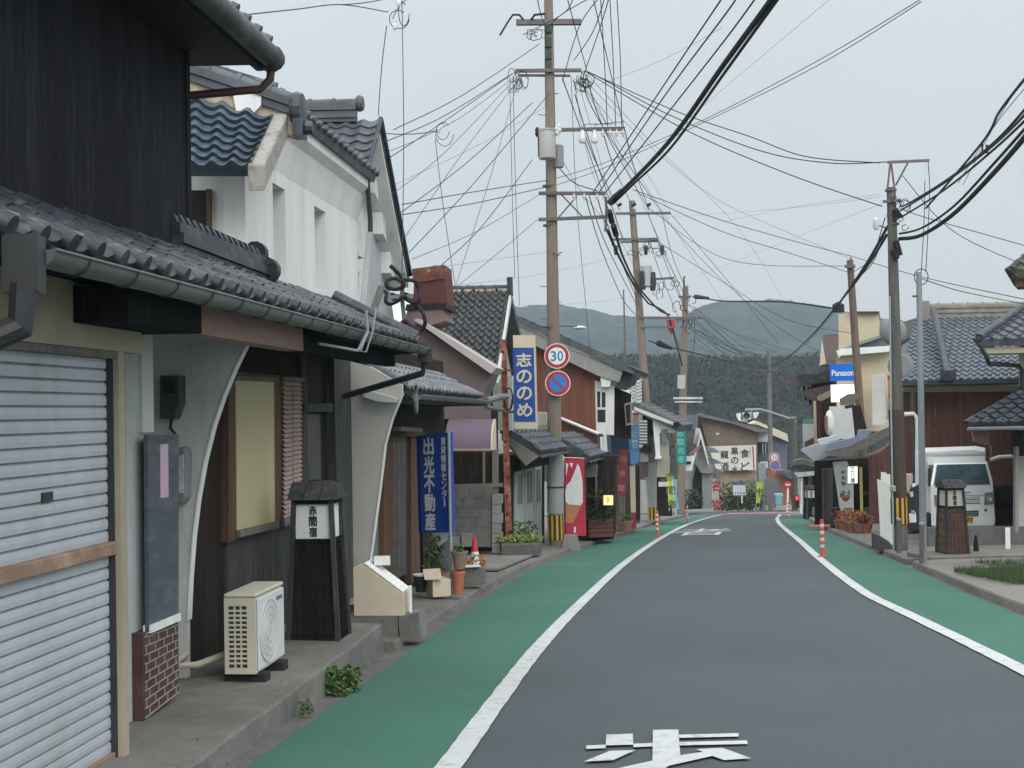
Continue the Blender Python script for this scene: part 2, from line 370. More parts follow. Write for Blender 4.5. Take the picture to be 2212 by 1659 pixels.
# ================================================================ hills
from mathutils import noise as MN
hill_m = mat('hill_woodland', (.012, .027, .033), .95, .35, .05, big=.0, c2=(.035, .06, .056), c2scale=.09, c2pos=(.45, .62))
def far_ridge(name, prof, Y, depth, m, seed, lump):
    """rounded wooded ridge; prof: picture column -> crest row, built at distance Y"""
    rows = []; xs = [prof[0][0] + (prof[-1][0] - prof[0][0]) * k / 240 for k in range(241)]
    cr = [at(x, crom(prof, x), Y) for x in xs]
    for r in range(26):
        t = r / 25; row = []
        for p in cr:
            zz_ = -9 + (p.z + 9) * math.sin(t * math.pi / 2) ** .8
            y = Y - depth * (1 - t); q = V((p.x * y / Y, y, zz_))
            nv = MN.noise(V((q.x * .05, q.y * .03, seed))) * lump * .35 + MN.noise(V((q.x * .13, q.y * .1, seed + 9))) * lump * .55 + MN.noise(V((q.x * .3, q.y * .2, seed + 4))) * lump * .3
            q.z += nv * (.25 + t); row.append(q)
        rows.append(row)
    rows.append([V((p.x, p.y + 60, -20)) for p in rows[-1]])
    return struct(name, MB().grid(rows), m, True)
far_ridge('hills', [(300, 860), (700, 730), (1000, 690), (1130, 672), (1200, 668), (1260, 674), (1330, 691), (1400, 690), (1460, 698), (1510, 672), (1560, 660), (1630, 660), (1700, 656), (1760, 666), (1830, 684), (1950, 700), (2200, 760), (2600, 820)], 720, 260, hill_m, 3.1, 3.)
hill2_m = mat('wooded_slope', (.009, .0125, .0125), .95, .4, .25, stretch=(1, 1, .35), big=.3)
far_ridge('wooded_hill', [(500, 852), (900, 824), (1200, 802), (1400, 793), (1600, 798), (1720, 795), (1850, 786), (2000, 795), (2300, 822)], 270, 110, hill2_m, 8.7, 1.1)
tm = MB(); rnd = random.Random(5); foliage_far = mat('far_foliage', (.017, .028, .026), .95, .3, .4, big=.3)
for k in range(5200):           # woods on the nearer hill
    px = rnd.uniform(1080, 1950); t = rnd.random(); Y = 165 + 104 * t
    top = crom([(500, 852), (900, 824), (1200, 802), (1400, 793), (1600, 798), (1720, 795), (1850, 786), (2000, 795), (2300, 822)], px)
    zc = at(px, top, 270).z; p = at(px, 900, Y); z = -9 + (zc + 9) * math.sin(t * math.pi / 2) ** .8 + rnd.uniform(-.3, .5)
    h = rnd.uniform(1.4, 3.); w = rnd.uniform(1., 2.)
    tm.cur = k % 2
    for c in range(14):
        a = rnd.uniform(0, 6.3); q = V((p.x + math.cos(a) * w * rnd.random(), p.y + math.sin(a) * w * rnd.random(), z - .6 + h * rnd.random() ** 1.4)); s = rnd.uniform(.2, .48)
        d1 = V((rnd.gauss(0, 1), rnd.gauss(0, .6), rnd.gauss(0, 1.1))).normalized() * s; d2 = d1.orthogonal().normalized() * s * rnd.uniform(.6, 1)
        tm.face([q - d1, q + d2, q + d1, q - d2])
    tm.cur = 2
    if rnd.random() < .25: tm.tube([V((p.x, p.y, z - 4)), V((p.x + rnd.uniform(-.4, .4), p.y, z + h * .9))], .1, 4, .05)
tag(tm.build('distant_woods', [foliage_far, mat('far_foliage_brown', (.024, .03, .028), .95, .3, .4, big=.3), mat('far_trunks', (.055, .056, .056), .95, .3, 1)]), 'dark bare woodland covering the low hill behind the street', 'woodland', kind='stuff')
# thin haze
hz = MB(); hz.box((60, 440, 55), (1000, 940, 158))
hm = bpy.data.materials.new('haze'); hm.use_nodes = True; hn = hm.node_tree; hn.nodes.remove(hn.nodes['Principled BSDF'])
pv = hn.nodes.new('ShaderNodeVolumePrincipled'); pv.inputs['Color'].default_value = (.72, .88, 1., 1); pv.inputs['Density'].default_value = .00038; pv.inputs['Anisotropy'].default_value = .0
hn.links.new(pv.outputs[0], hn.nodes['Material Output'].inputs['Volume'])
if not NOHAZE: tag(hz.build('haze', hm), 'thin grey evening haze over the town', 'haze', kind='stuff')
# ================================================================ materials for the old town
tile_m = mat('roof_tile', (.058, .068, .082), .5, .3, 2.2, big=.3, spec=.45, c2=(.11, .125, .14), c2scale=3.5, c2pos=(.5, .72))
tile_dark = mat('roof_tile_dark', (.024, .031, .041), .45, .45, 5, spec=.4, c2=(.085, .1, .112), c2scale=7, c2pos=(.5, .7), big=.25)
tile_grey = mat('roof_tile_grey', (.075, .084, .09), .6, .25, 3, c2=(.12, .13, .135), c2scale=5, big=.2)
wood_black = mat('charred_boards', (.0165, .018, .021), .9, .4, 6, stretch=(4, 4, .35), bump=.35, c2=(.032, .034, .038), c2scale=3, c2pos=(.54, .78), big=.4, spec=.08)
wood_dark = mat('dark_timber', (.026, .021, .018), .75, .35, 8, stretch=(5, 5, .4), bump=.3, c2=(.038, .031, .026), c2scale=3, big=.3, spec=.1)
wood_weathered = mat('weathered_boards', (.045, .046, .05), .9, .35, 8, stretch=(6, 6, .3), bump=.4, c2=(.14, .14, .145), c2scale=4, c2pos=(.52, .78), big=.3)
wood_grey = mat('grey_timber', (.15, .14, .125), .9, .25, 8, stretch=(5, 5, .4), bump=.3, big=.25)
wood_brown = mat('brown_timber', (.1, .055, .033), .75, .3, 8, stretch=(5, 5, .4), bump=.2, big=.2)
plaster = mat('white_plaster', (.64, .66, .65), .85, .06, 3, stretch=(2.5, 2.5, .3), c2=(.4, .42, .41), c2scale=1.2, c2pos=(.54, .82), big=.1)
plaster_grey = mat('grey_plaster', (.55, .565, .545), .85, .1, 3, stretch=(2, 2, .4), c2=(.27, .285, .27), c2scale=1.2, c2pos=(.52, .78), big=.14)
plaster_stain = mat('stained_plaster', (.36, .345, .32), .9, .25, 9, c2=(.2, .19, .175), c2scale=9, c2pos=(.45, .6), big=.15)
cream = mat('cream_render', (.34, .305, .225), .85, .08, 4, c2=(.27, .24, .18), c2scale=.8, big=.12)
cream_pale = mat('pale_cream_paint', (.52, .46, .35), .8, .08, 4, big=.08)
noshi = mat('cream_mortar', (.42, .35, .25), .85, .2, 6, c2=(.22, .19, .16), c2scale=4, big=.1)
shutter_m = mat('grey_shutter_paint', (.4, .435, .475), .5, .08, 3, stretch=(1.5, 1.5, .5), c2=(.27, .28, .28), c2scale=1.6, c2pos=(.52, .82), big=.12)
rust_bar = mat('rusty_brown_bar', (.24, .155, .115), .7, .25, 6, c2=(.4, .28, .2), c2scale=4, big=.1)
galv = mat('galvanised_gutter', (.125, .14, .135), .55, .25, 5, metal=.0, c2=(.1, .115, .1), c2scale=3, c2pos=(.45, .7), big=.25)
metal_grey = mat('grey_metal', (.25, .27, .29), .5, .12, 5, big=.12)
metal_dark = mat('dark_metal', (.03, .032, .035), .5, .25, 8)
pinkboard = mat('faded_pink_board', (.3, .2, .17), .8, .1, 5, big=.12)
board_blue = mat('blue_grey_board', (.07, .085, .105), .6, .3, 3, stretch=(1, 1, 3), c2=(.14, .16, .185), c2scale=2.5, c2pos=(.5, .75), big=.2)
sticker_m = mat('pink_sticker', (.5, .36, .46), .7, .06, 5)
brick_m = mat('red_brown_tile', (.075, .036, .032), .5, .35, 9, c2=(.09, .08, .085), c2scale=5)
joint_m = mat('pale_joint', (.3, .28, .245), .9, .1, 8)
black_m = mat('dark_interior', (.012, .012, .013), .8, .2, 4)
blind_m = mat('cream_blind', (.44, .40, .245), .8, .06, 2, stretch=(8, 8, .3), big=.06)
louver_m = mat('rose_brown_louvres', (.34, .25, .215), .7, .12, 6)
ac_m = mat('ivory_appliance', (.5, .48, .39), .5, .06, 4, big=.08)
ac_white = mat('pale_appliance_front', (.55, .57, .57), .5, .05, 4, big=.06)
glass_dark = mat('dark_glass', (.02, .024, .028), .12, .2, 1, spec=.6)
glass_pale = mat('frosted_glass', (.36, .42, .41), .35, .08, 2, big=.15)
rubber = mat('black_rubber', (.018, .018, .02), .8, .2, 5)
ink = mat('black_ink', (.02, .02, .02), .8, .1, 5)
paper = mat('off_white_paper', (.62, .64, .62), .7, .04, 3)
white_pl = mat('white_enamel', (.7, .72, .72), .45, .05, 4)
leaf_m = mat('leaf_green', (.06, .12, .035), .7, .45, 9, c2=(.1, .15, .04), c2scale=7)
leaf_light = mat('leaf_yellow_green', (.2, .26, .06), .7, .3, 9)
terracotta = mat('terracotta', (.36, .13, .07), .8, .2, 6)
purple_m = mat('purple_awning', (.135, .1, .14), .7, .08, 2, big=.1)
rust_m = mat('rusted_steel', (.22, .065, .04), .85, .4, 6, c2=(.38, .2, .13), c2scale=4, c2pos=(.5, .62), bump=.3)
mauve = mat('mauve_brown_cladding', (.15, .115, .112), .8, .08, 2, big=.15)
redbrown = mat('red_brown_boards', (.17, .07, .045), .85, .3, 5, stretch=(4, 4, .3), bump=.2, big=.25, c2=(.1, .06, .05), c2scale=1.5)
sign_blue = mat('deep_blue_sign', (.016, .06, .33), .45, .06, 3)
lamp_warm = mat('lit_lantern_paper', (1., .6, .26), .6, .1, 3, emit=1.1)
lamp_white = mat('lit_white_panel', (.95, .98, .92), .6, .02, 3, emit=.75)

zB = lambda Y: gz(Y) + .1 + .035 * max(0, min(Y, 12.3) - 7)      # top of the raised pavement
def Yh(px, py, o): return SP(2.873 - o).hit(px, py)
def shrub(mb, c, r, h, n, s, rnd):
    for _ in range(n):
        a = rnd.uniform(0, 6.3); q = V(c) + V((math.cos(a) * r * rnd.random() ** .5, math.sin(a) * r * rnd.random() ** .5, h * rnd.random()))
        d = V((rnd.gauss(0, 1), rnd.gauss(0, 1), rnd.gauss(.4, .8))).normalized() * s * rnd.uniform(.6, 1.3); e = d.orthogonal().normalized() * s * .4
        e = Matrix.Rotation(rnd.uniform(0, 6.3), 3, d.normalized()) @ e
        mb.face([q - d, q + e, q + d, q - e])
# ---------------------------------------------------------------- the near house with the shutter
H = thing('old_shop_house', 'dark boarded old town house with grey roller shutter and tiled skirt roof', 'house', LF(7, -2, -.1))
zt = Yh(100, 756, 0).z; Yj = Yh(236, 1400, -.07).y
# lower wall: cream above the shutter, jambs either side
Yw0 = 3.2
wl = MB(); wl.fbox(Yw0, 7.36, -.3, 0, zt + .03, 2.62); wl.fbox(Yj + .0, Yj + .075, -.3, 0, -.3, zt + .028); wl.fbox(Yw0, Yw0 + .4, -.3, -.002, -.3, zt + .028)
wl.build('shop_wall', cream, H)
sh = MB(); ns = 33; z0 = zB(7) - .03; hh = (zt - z0) / ns
prof = []
for k in range(ns):
    z = z0 + k * hh
    prof += [(z, -.08), (z + hh * .07, -.064), (z + hh * .45, -.0615), (z + hh * .84, -.064), (z + hh * .9, -.074), (z + hh * .95, -.068)]
rows = [[LF(Yw0 + .4, o, z), LF(Yj, o, z)] for z, o in prof]; sh.grid(rows)
zr = Yh(228, 1190, -.02).z; shut = sh.build('roller_shutter', shutter_m, H)
b = MB(); b.fbox(Yw0 + .4, Yj, -.075, -.02, zr - .036, zr + .036); b.build('rail', rust_bar, shut, bevel=.008)
b = MB(); b.fbox(Yw0 + .4, Yj, -.085, -.04, z0 - .03, z0 + .07); b.build('bottom_rail', rust_bar, shut, bevel=.006)
p = Yh(101, 1073, -.06); b = MB(); b.fbox(p.y - .055, p.y + .05, -.07, -.052, p.z - .022, p.z + .022); b.build('letter_slot', metal_dark, shut)
b = MB(); b.fbox(Yj - .012, Yj + .0, -.11, -.03, -.3, zt); b.build('shutter_guide', metal_dark, shut)
b = MB(); b.fbox(Yw0 + .4, Yj, -.1, -.01, zt - .01, zt + .028); b.build('shutter_lintel', wood_grey, H)
# recessed wall with white pilaster
b = MB(); b.fbox(7.3, 9.2, -1.3, -1.0, -.5, 2.5); b.build('recessed_wall', plaster_grey, H)
a0, a1 = Yh(283, 1450, -.33), Yh(318, 1450, -.30); b = MB(); b.fbox(a0.y - .1, a1.y, -1.0, -.30, -.4, 2.3); b.build('pilaster', mat('grey_white_paint', (.42, .46, .46), .8, .08, 4, c2=(.33, .36, .34), c2scale=1.5), H)
a0, a1, a2 = Yh(297, 820, -.3), Yh(350, 820, -.3), Yh(320, 934, -.3); b = MB(); b.fbox(a0.y + .02, a1.y - .2, -.6, -.28, a2.z, 2.3); b.build('white_panel', mat('dull_white_paint', (.5, .53, .5), .8, .05, 4), H)
# wing wall with the curved edge
WP = PP(9.25); WP.p = V(LF(9.25, 0, 0))
b = MB(); slab(b, WP, [(250, 690), (532, 712), (532, 740), (505, 795), (480, 855), (458, 920), (438, 1000), (424, 1080), (414, 1160), (407, 1250), (403, 1340), (404, 1500), (250, 1545)], .07)
wing = b.build('wing_wall', plaster_grey, H)
b = MB(); q = hits(WP, [(532, 740), (505, 795), (480, 855), (458, 920), (438, 1000), (424, 1080), (414, 1160), (407, 1250), (403, 1340)])
for i in range(len(q) - 1):
    for_ = q[i], q[i + 1]; b.prism([q[i] + V((.004, -.01, 0)), q[i + 1] + V((.004, -.01, 0)), q[i + 1] + V((.014, -.01, 0)), q[i] + V((.014, -.01, 0))], (.006, .085, 0))  # paler strip paints the skylit edge of the wing wall
b.build('painted_lit_edge', plaster, wing)
# board, sill and tiled base in front of the wing
BP = SP(2.873 + .22)
b = MB(); slab(b, BP, [(319, 940), (386, 938), (386, 1338), (322, 1366)], .025); bo = b.build('notice_board', board_blue, H)
b = MB(); slab(b, BP, [(345, 960), (362, 959), (363, 1074), (346, 1076)], .01, .004); b.build('sticker', sticker_m, bo)
b = MB(); slab(b, BP, [(322, 1351), (387, 1324), (387, 1340), (322, 1368)], .05, .012); b.build('sill', plaster, bo)
b = MB(); slab(b, BP, [(312, 1368), (388, 1340), (390, 1496), (314, 1556)], .1, -.01); tb = b.build('tiled_base', brick_m, H)
C4 = hits(BP, [(314, 1556), (390, 1496), (388, 1342), (313, 1369)])
def bil(u, v): return (C4[0] * (1 - u) + C4[1] * u) * (1 - v) + (C4[3] * (1 - u) + C4[2] * u) * v + BP.n * -.004
def patch(mb, u0, u1, v0, v1): mb.prism([bil(u0, v0), bil(u1, v0), bil(u1, v1), bil(u0, v1)], -BP.n * .01)
b = MB()
for k in range(10):
    v = k / 9.6 + .01; patch(b, .03, 1, v, v + .011)
    for q_ in range(4):
        u = (q_ + (.25 if k % 2 else .6)) / 4; patch(b, u, u + .008, v + .011, min(1, v + .104))
b.build('joints', joint_m, tb)
# dark timber front between the wing walls
OC = -.55; CP = SP(2.873 - OC)
b = MB(); b.fbox(9.38, 14.4, OC - .12, OC, -.8, 2.75); b.build('timber_front', wood_dark, H)
b = MB(); slab(b, CP, [(484, 1150), (632, 1085), (632, 1385), (484, 1440)], .05, .03); b.build('weathered_panel', wood_weathered, H)
def win(name, x0, x1, yt0, yt1, yb0, yb1, m, out):
    mb = MB(); slab(mb, CP, [(x0, yt0), (x1, yt1), (x1, yb1), (x0, yb0)], out + .02, out); return mb.build(name, m, H)
fr = win('window_frame', 478, 592, 800, 812, 1172, 1128, wood_brown, .06)
b = MB(); slab(b, CP, [(492, 822), (576, 826), (578, 1133), (495, 1152)], .02, .066); bl = b.build('blind', blind_m, fr)
b = MB(); slab(b, CP, [(490, 812), (576, 817), (576, 826), (490, 822)], .03, .085); b.build('blind_rail', wood_grey, fr); b = MB(); slab(b, CP, [(492, 1146), (579, 1126), (580, 1140), (493, 1161)], .03, .1); b.build('blind_rail', wood_grey, fr)
lf = win('louvre_frame', 590, 637, 816, 818, 1138, 1112, wood_brown, .06)
b = MB()
for k in range(29):
    t = (k + .5) / 29; y0 = 824 + (1122 - 824) * t; y1 = 826 + (1104 - 826) * t; hh_ = 4.2
    for xa, xb in ((594, 612), (614.5, 632)):
        f0, f1 = (xa - 594) / 38, (xb - 594) / 38; ya, yb = y0 + (y1 - y0) * f0, y0 + (y1 - y0) * f1
        q = hits(CP, [(xa, ya - hh_), (xb, yb - hh_), (xb, yb + hh_), (xa, ya + hh_)]); n = CP.n
        b.hexa([q[0] + n * .062, q[1] + n * .062, q[1] + n * .074, q[0] + n * .074], [q[3] + n * .085, q[2] + n * .085, q[2] + n * .097, q[3] + n * .097])
b.build('louvres', louver_m, lf)
b = MB(); slab(b, CP, [(592, 1120), (636, 1100), (636, 1116), (592, 1138)], .03, .1); b.build('louvre_rail', wood_grey, lf); b = MB(); slab(b, CP, [(591, 814), (636, 817), (636, 825), (591, 823)], .03, .1); b.build('louvre_rail', wood_grey, lf)
b = MB(); slab(b, CP, [(700, 740), (737, 745), (745, 1290), (712, 1300)], .2, .1); slab(b, CP, [(640, 740), (652, 742), (655, 1330), (643, 1335)], .1, .05); b.build('post', wood_weathered, H)
b = MB(); slab(b, CP, [(640, 872), (704, 872), (704, 890), (640, 890)], .1, .08); slab(b, CP, [(640, 1040), (735, 1036), (735, 1052), (640, 1056)], .1, .07); b.build('lintel', wood_weathered, H)
b = MB(); slab(b, CP, [(655, 895), (698, 895), (698, 1036), (655, 1038)], .03, .02); b.build('door_glass', glass_dark, H)
# eave timbers under the gutter
b = MB(); q0, q1 = Yh(268, 700, .25).y, Yh(428, 700, .25).y; b.fbox(q0, q1, -.15, .27, 2.235, 2.42); b.build('eave_beam', wood_black, H)
q2 = Yh(655, 740, .25).y; b = MB(); b.fbox(q1 + .01, q2, .1, .25, 2.235, 2.46); b.build('fascia_board', pinkboard, H)
b = MB(); b.fbox(q2 + .02, 13.5, .1, .2, 2.24, 2.4); b.fbox(Yw0, 13.55, -.55, .3, 2.44, 2.5); b.build('soffit', wood_black, H)
b = MB()
for k in range(26): y = 9.95 + k * .14; b.fbox(y, y + .05, -.5, .36, 2.36, 2.44)
b.build('rafter_ends', wood_dark, H)
# skirt roof
EO = .40; ze = 2.47; OW = -.42; zw = 2.93; Y0, Y1 = 3.4, 13.45
b = MB(); tile_roof(b, LF(Y0, EO, ze), LF(Y1, EO, ze), LF(Y0, OW - .1, zw), LF(Y1, OW - .1, zw), .265, .2, .05, .013, 8, .07, .052, .006)
rnd = random.Random(3)
for k in range(36):
    y = Y0 + (Y1 - Y0) * k / 36; b.fbox(y + .03, y + .2, EO - .01, EO + .004, ze - .075 - rnd.random() * .02, ze + .0)
b.cur = 1
for k in range(14):  # small pale slabs paint glints on the lit tile tops
    y = rnd.uniform(4.6, 9.5); b.fbox(y, y + .1, EO - .12, EO - .02, ze + .085, ze + .1)
skirt = b.build('skirt_roof', [tile_dark, mat('painted_tile_glint', (.2, .23, .26), .4, .2, 6)], H, True)
b = MB(); ridge(b, LF(9.0, -.46, 2.88), LF(11.0, -.46, 2.86), .22, .22, .075, .13)
b.tube([LF(10.98, -.46, 3.12), LF(11.06, -.46, 3.12)], .1, 12); b.tube([LF(11.0, -.38, 2.98), LF(11.1, -.38, 2.98)], .11, 12); b.build('ridge', tile_dark, skirt, True)
b = MB(); b.tube([LF(Y1 + .02, EO + .02, ze + .06), LF(Y1 + .02, OW, zw + .04)], .07, 10); b.build('verge_tiles', tile_dark, skirt, True)
# gutters
def gutter(mb, a, b_, r, n=9):
    a, b_ = V(a), V(b_); d = (b_ - a).normalized(); sd = d.cross(V((0, 0, 1))).normalized(); up = V((0, 0, 1)); R0, R1 = [], []
    for k in range(n + 1):
        t = math.pi * k / n; off = sd * (math.cos(t) * r) - up * (math.sin(t) * r); R0.append(a + off); R1.append(b_ + off)
    mb.grid([R0, R1]); R2 = [p * 1 for p in R0]; 
    i = [p + up * .0 + (a - p) * .1 for p in R0]; j = [p + (b_ - p) * .1 for p in R1]; mb.grid([i, j]); mb.grid([[R0[0], i[0]], [R1[0], j[0]]]); mb.grid([[R0[-1], i[-1]], [R1[-1], j[-1]]])
    mb.face(R0); mb.face(R1)
    mb.tube([a + sd * r, b_ + sd * r], .008, 6)
b = MB(); gutter(b, LF(5.1, EO + .09, ze - .055), LF(13.5, EO + .09, ze - .055), .066); gu = b.build('gutter', galv, H, True)
for k in range(17):
    b = MB(); y = 5.4 + k * .5; b.tube([LF(y, EO + .09 + math.cos(t) * .072, ze - .055 - math.sin(t) * .072) for t in [math.pi * j / 8 for j in range(9)]], .006, 4)
    b.build('gutter_bracket', metal_dark, gu)
b = MB(); b.box(LF(5.02, EO + .07, ze - .12), (.13, .13, .22), 0.1); b.tube([LF(4.98, EO + .09, ze - .2), LF(4.98, EO + .07, ze - .36), LF(4.9, EO - .1, ze - .45), LF(4.7, -.02, ze - .55)], .055, 10); b.build('rain_head', metal_dark, gu)
b = MB(); b.box(LF(13.56, EO + .09, ze - .09), (.15, .12, .2), .1); b.tube([LF(13.56, EO + .09, ze - .16), LF(13.6, EO + .06, ze - .3), LF(13.9, OC + .12, ze - .52)], .035, 8); b.build('downpipe', metal_dark, gu)
b = MB(); p = LF(10.35, EO + .2, ze - .02); b.tube([p + V((0, 0, .12)), p + V((.01, 0, -.05)), p + V((-.06, -.1, -.2)), p + V((-.3, -.5, -.16))], .012, 6); b.tube([p + V((.06, .2, .16)), p + V((.03, .15, -.05)), p + V((-.02, .12, -.2)), p + V((-.05, 0, -.2)), p + V((0, .08, -.05))], .008, 6); b.build('loose_cable', metal_grey, gu)
# upper storey
OU = -.42; UP = SP(2.873 - OU); Yc = UP.hit(409, 400).y; zb = UP.hit(412, 546).z
b = MB(); b.fbox(2.2, Yc, -3.6, OU, zb, 4.62); up_ = b.build('upper_wall', wood_black, H)
b = MB(); b.fbox(Yc - .06, Yc + .012, OU - .02, OU + .012, zb, 4.5); b.build('corner_board', wood_black, up_)
EO2 = .0; z2 = 4.42; Ye = 9.78
b = MB(); tile_roof(b, LF(2.0, EO2, z2 + .1), LF(Ye, EO2, z2 + .1), LF(2.0, -3.2, z2 + 1.8), LF(Ye, -3.2, z2 + 1.8), .265, .25, .05, .035, 8, .09, .045)
mr_ = b.build('main_roof', tile_m, H, True)
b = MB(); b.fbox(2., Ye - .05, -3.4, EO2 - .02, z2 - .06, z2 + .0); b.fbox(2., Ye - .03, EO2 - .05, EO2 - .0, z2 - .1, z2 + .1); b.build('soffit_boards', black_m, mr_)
b = MB(); b.tube([LF(2, EO2 + .06, z2 - .0), LF(Ye - .05, EO2 + .06, z2 - .0)], .085, 12); b.tube([LF(Ye - .06, EO2 + .06, z2 - .0), LF(Ye + .0, EO2 + .06, z2 - .02)], .1, 12); mg = b.build('eave_gutter', mat('tarnished_gutter', (.05, .056, .055), .6, .3, 5, c2=(.11, .12, .11), c2scale=3), H, True)
b = MB(); b.tube([LF(Ye - .03, EO2 + .06, z2 - .05), LF(Ye - .03, EO2 + .05, z2 - .16), LF(Ye - .05, EO2 - .02, z2 - .24), LF(Yc + .1, OU - .2, z2 - .36)], .032, 8); b.build('swan_neck_pipe', mat('brown_pipe', (.04, .022, .02), .6, .2, 5), mg)
# ---------------------------------------------------------------- things on and in front of the near house
m_ = thing('electricity_meter', 'dark electricity meter with tangled wires on the grey wing wall', 'meter', WP.hit(375, 860))
b = MB(); slab(b, WP, [(358, 812), (402, 812), (402, 872), (390, 905), (358, 905)], -.12, .0); b.build('case', mat('meter_green', (.05, .065, .06), .5, .3, 8), m_, bevel=.01)
b = MB(); slab(b, WP, [(368, 822), (392, 822), (392, 850), (368, 850)], -.02, .122); b.build('window', glass_dark, m_)
b = MB(); b.tube([WP.hit(*p) + V((0, -.05, 0)) for p in ((375, 900), (372, 925), (385, 940), (372, 950))], .012, 6); b.build('cable', rubber, m_)
m_ = thing('switch_box', 'grey plastic box mounted at the edge of the curved wing wall', 'switch box', WP.hit(395, 1020))
b = MB(); slab(b, WP, [(370, 972), (376, 966), (412, 966), (416, 980), (414, 1072), (406, 1086), (374, 1086), (370, 1078)], -.13, .0); b.build('case', mat('box_grey', (.2, .215, .235), .5, .1, 6), m_, bevel=.012)
b = MB(); slab(b, WP, [(398, 985), (412, 980), (411, 1062), (400, 1064)], -.01, .132); b.build('cover_label', mat('label_white', (.5, .5, .47), .6, .4, 30), m_)
# air conditioner
def PB(px, py, Y): return at(px, py, Y)
d = V((.1093, .994, 0)); n = V((.994, -.1093, 0))
YA = 9.08; A0 = at(553, 1460, YA); A0.z = at(553, 1458, YA).z; W_, D_, H_ = .66, .215, .545
ac = thing('outdoor_air_conditioner', 'ivory air conditioner unit on black blocks in front of the dark boarded wall', 'air conditioner', A0)
Q = lambda a, o, z: A0 + d * a + n * o + V((0, 0, z))
def qbox(mb, a0, a1, o0, o1, z0, z1): return mb.hexa([Q(a0, o0, z0), Q(a0, o1, z0), Q(a1, o1, z0), Q(a1, o0, z0)], [Q(a0, o0, z1), Q(a0, o1, z1), Q(a1, o1, z1), Q(a1, o0, z1)])
b = MB(); qbox(b, .025, W_, -D_, 0, 0, H_ - .02); b.build('body', ac_m, ac, bevel=.012)
b = MB(); qbox(b, 0, W_ + .01, -D_ - .006, .008, H_ - .018, H_ + .01); b.build('lid', ac_m, ac, bevel=.01)
b = MB(); qbox(b, 0, .022, -D_ - .004, -D_ + .024, .005, H_ - .02); qbox(b, 0, .022, -.06, .002, .005, H_ - .02); qbox(b, 0, .022, -D_ + .024, -.06, .005, .045); qbox(b, 0, .022, -D_ + .024, -.06, H_ - .075, H_ - .02)
for k in range(1, 13): z = .045 + (H_ - .12) * k / 13; qbox(b, .002, .02, -D_ + .024, -.06, z - .0065, z + .0065)
for k in (1, 2): o = -D_ + .024 + (D_ - .084) * k / 3; qbox(b, .003, .021, o - .0055, o + .0055, .045, H_ - .075)
b.build('grille', ac_m, ac)
b = MB(); qbox(b, .0225, .03, -D_ + .02, -.056, .04, H_ - .07); b.build('fins', mat('radiator_fins', (.06, .06, .045), .6, .3, 20), ac)
b = MB(); qbox(b, .03, W_ - .005, .001, .014, .02, H_ - .03); fp = b.build('front_panel', ac_white, ac, bevel=.008)
b = MB(); c_ = Q(.27, .02, H_ / 2 - .01)
for r_ in [.07 + .05 * k for k in range(4)]: b.tube([c_ + d * (math.cos(t) * r_) + V((0, 0, math.sin(t) * r_)) for t in [2 * math.pi * j / 24 for j in range(25)]], .0035, 4)
for k in range(0): t = math.pi * k / 4; b.tube([c_ + n * .004, c_ + n * .004 + d * math.cos(t) * .225 + V((0, 0, math.sin(t) * .225))], .003, 4)
b.build('fan_guard', ac_white, fp)
b = MB(); b.lathe([(.225, 0), (.225, .004), (0.01, .0045)], Q(.27, .0145, H_ / 2 - .01), 24, n); b.build('fan_opening', mat('fan_shadow_grey', (.49, .5, .49), .6, .1, 5), fp)
b = MB(); qbox(b, .46, .6, .0145, .018, H_ - .1, H_ - .075); b.build('badge', mat('badge_blue', (.1, .14, .25), .5, .1, 5), fp)
for a_ in (.06, .5): b = MB(); qbox(b, a_, a_ + .12, -D_ - .03, .05, -.11, -.004); b.build('foot', rubber, ac, bevel=.008)
b = MB(); b.tube([Q(.3, -D_, .12), Q(.2, -D_ - .08, .1), Q(.05, -D_ - .22, .06), Q(-.1, -D_ - .36, .07), WP.hit(404, 1412)], .024, 8); b.build('insulated_pipe', mat('pipe_wrap', (.4, .38, .31), .8, .15, 20), ac)
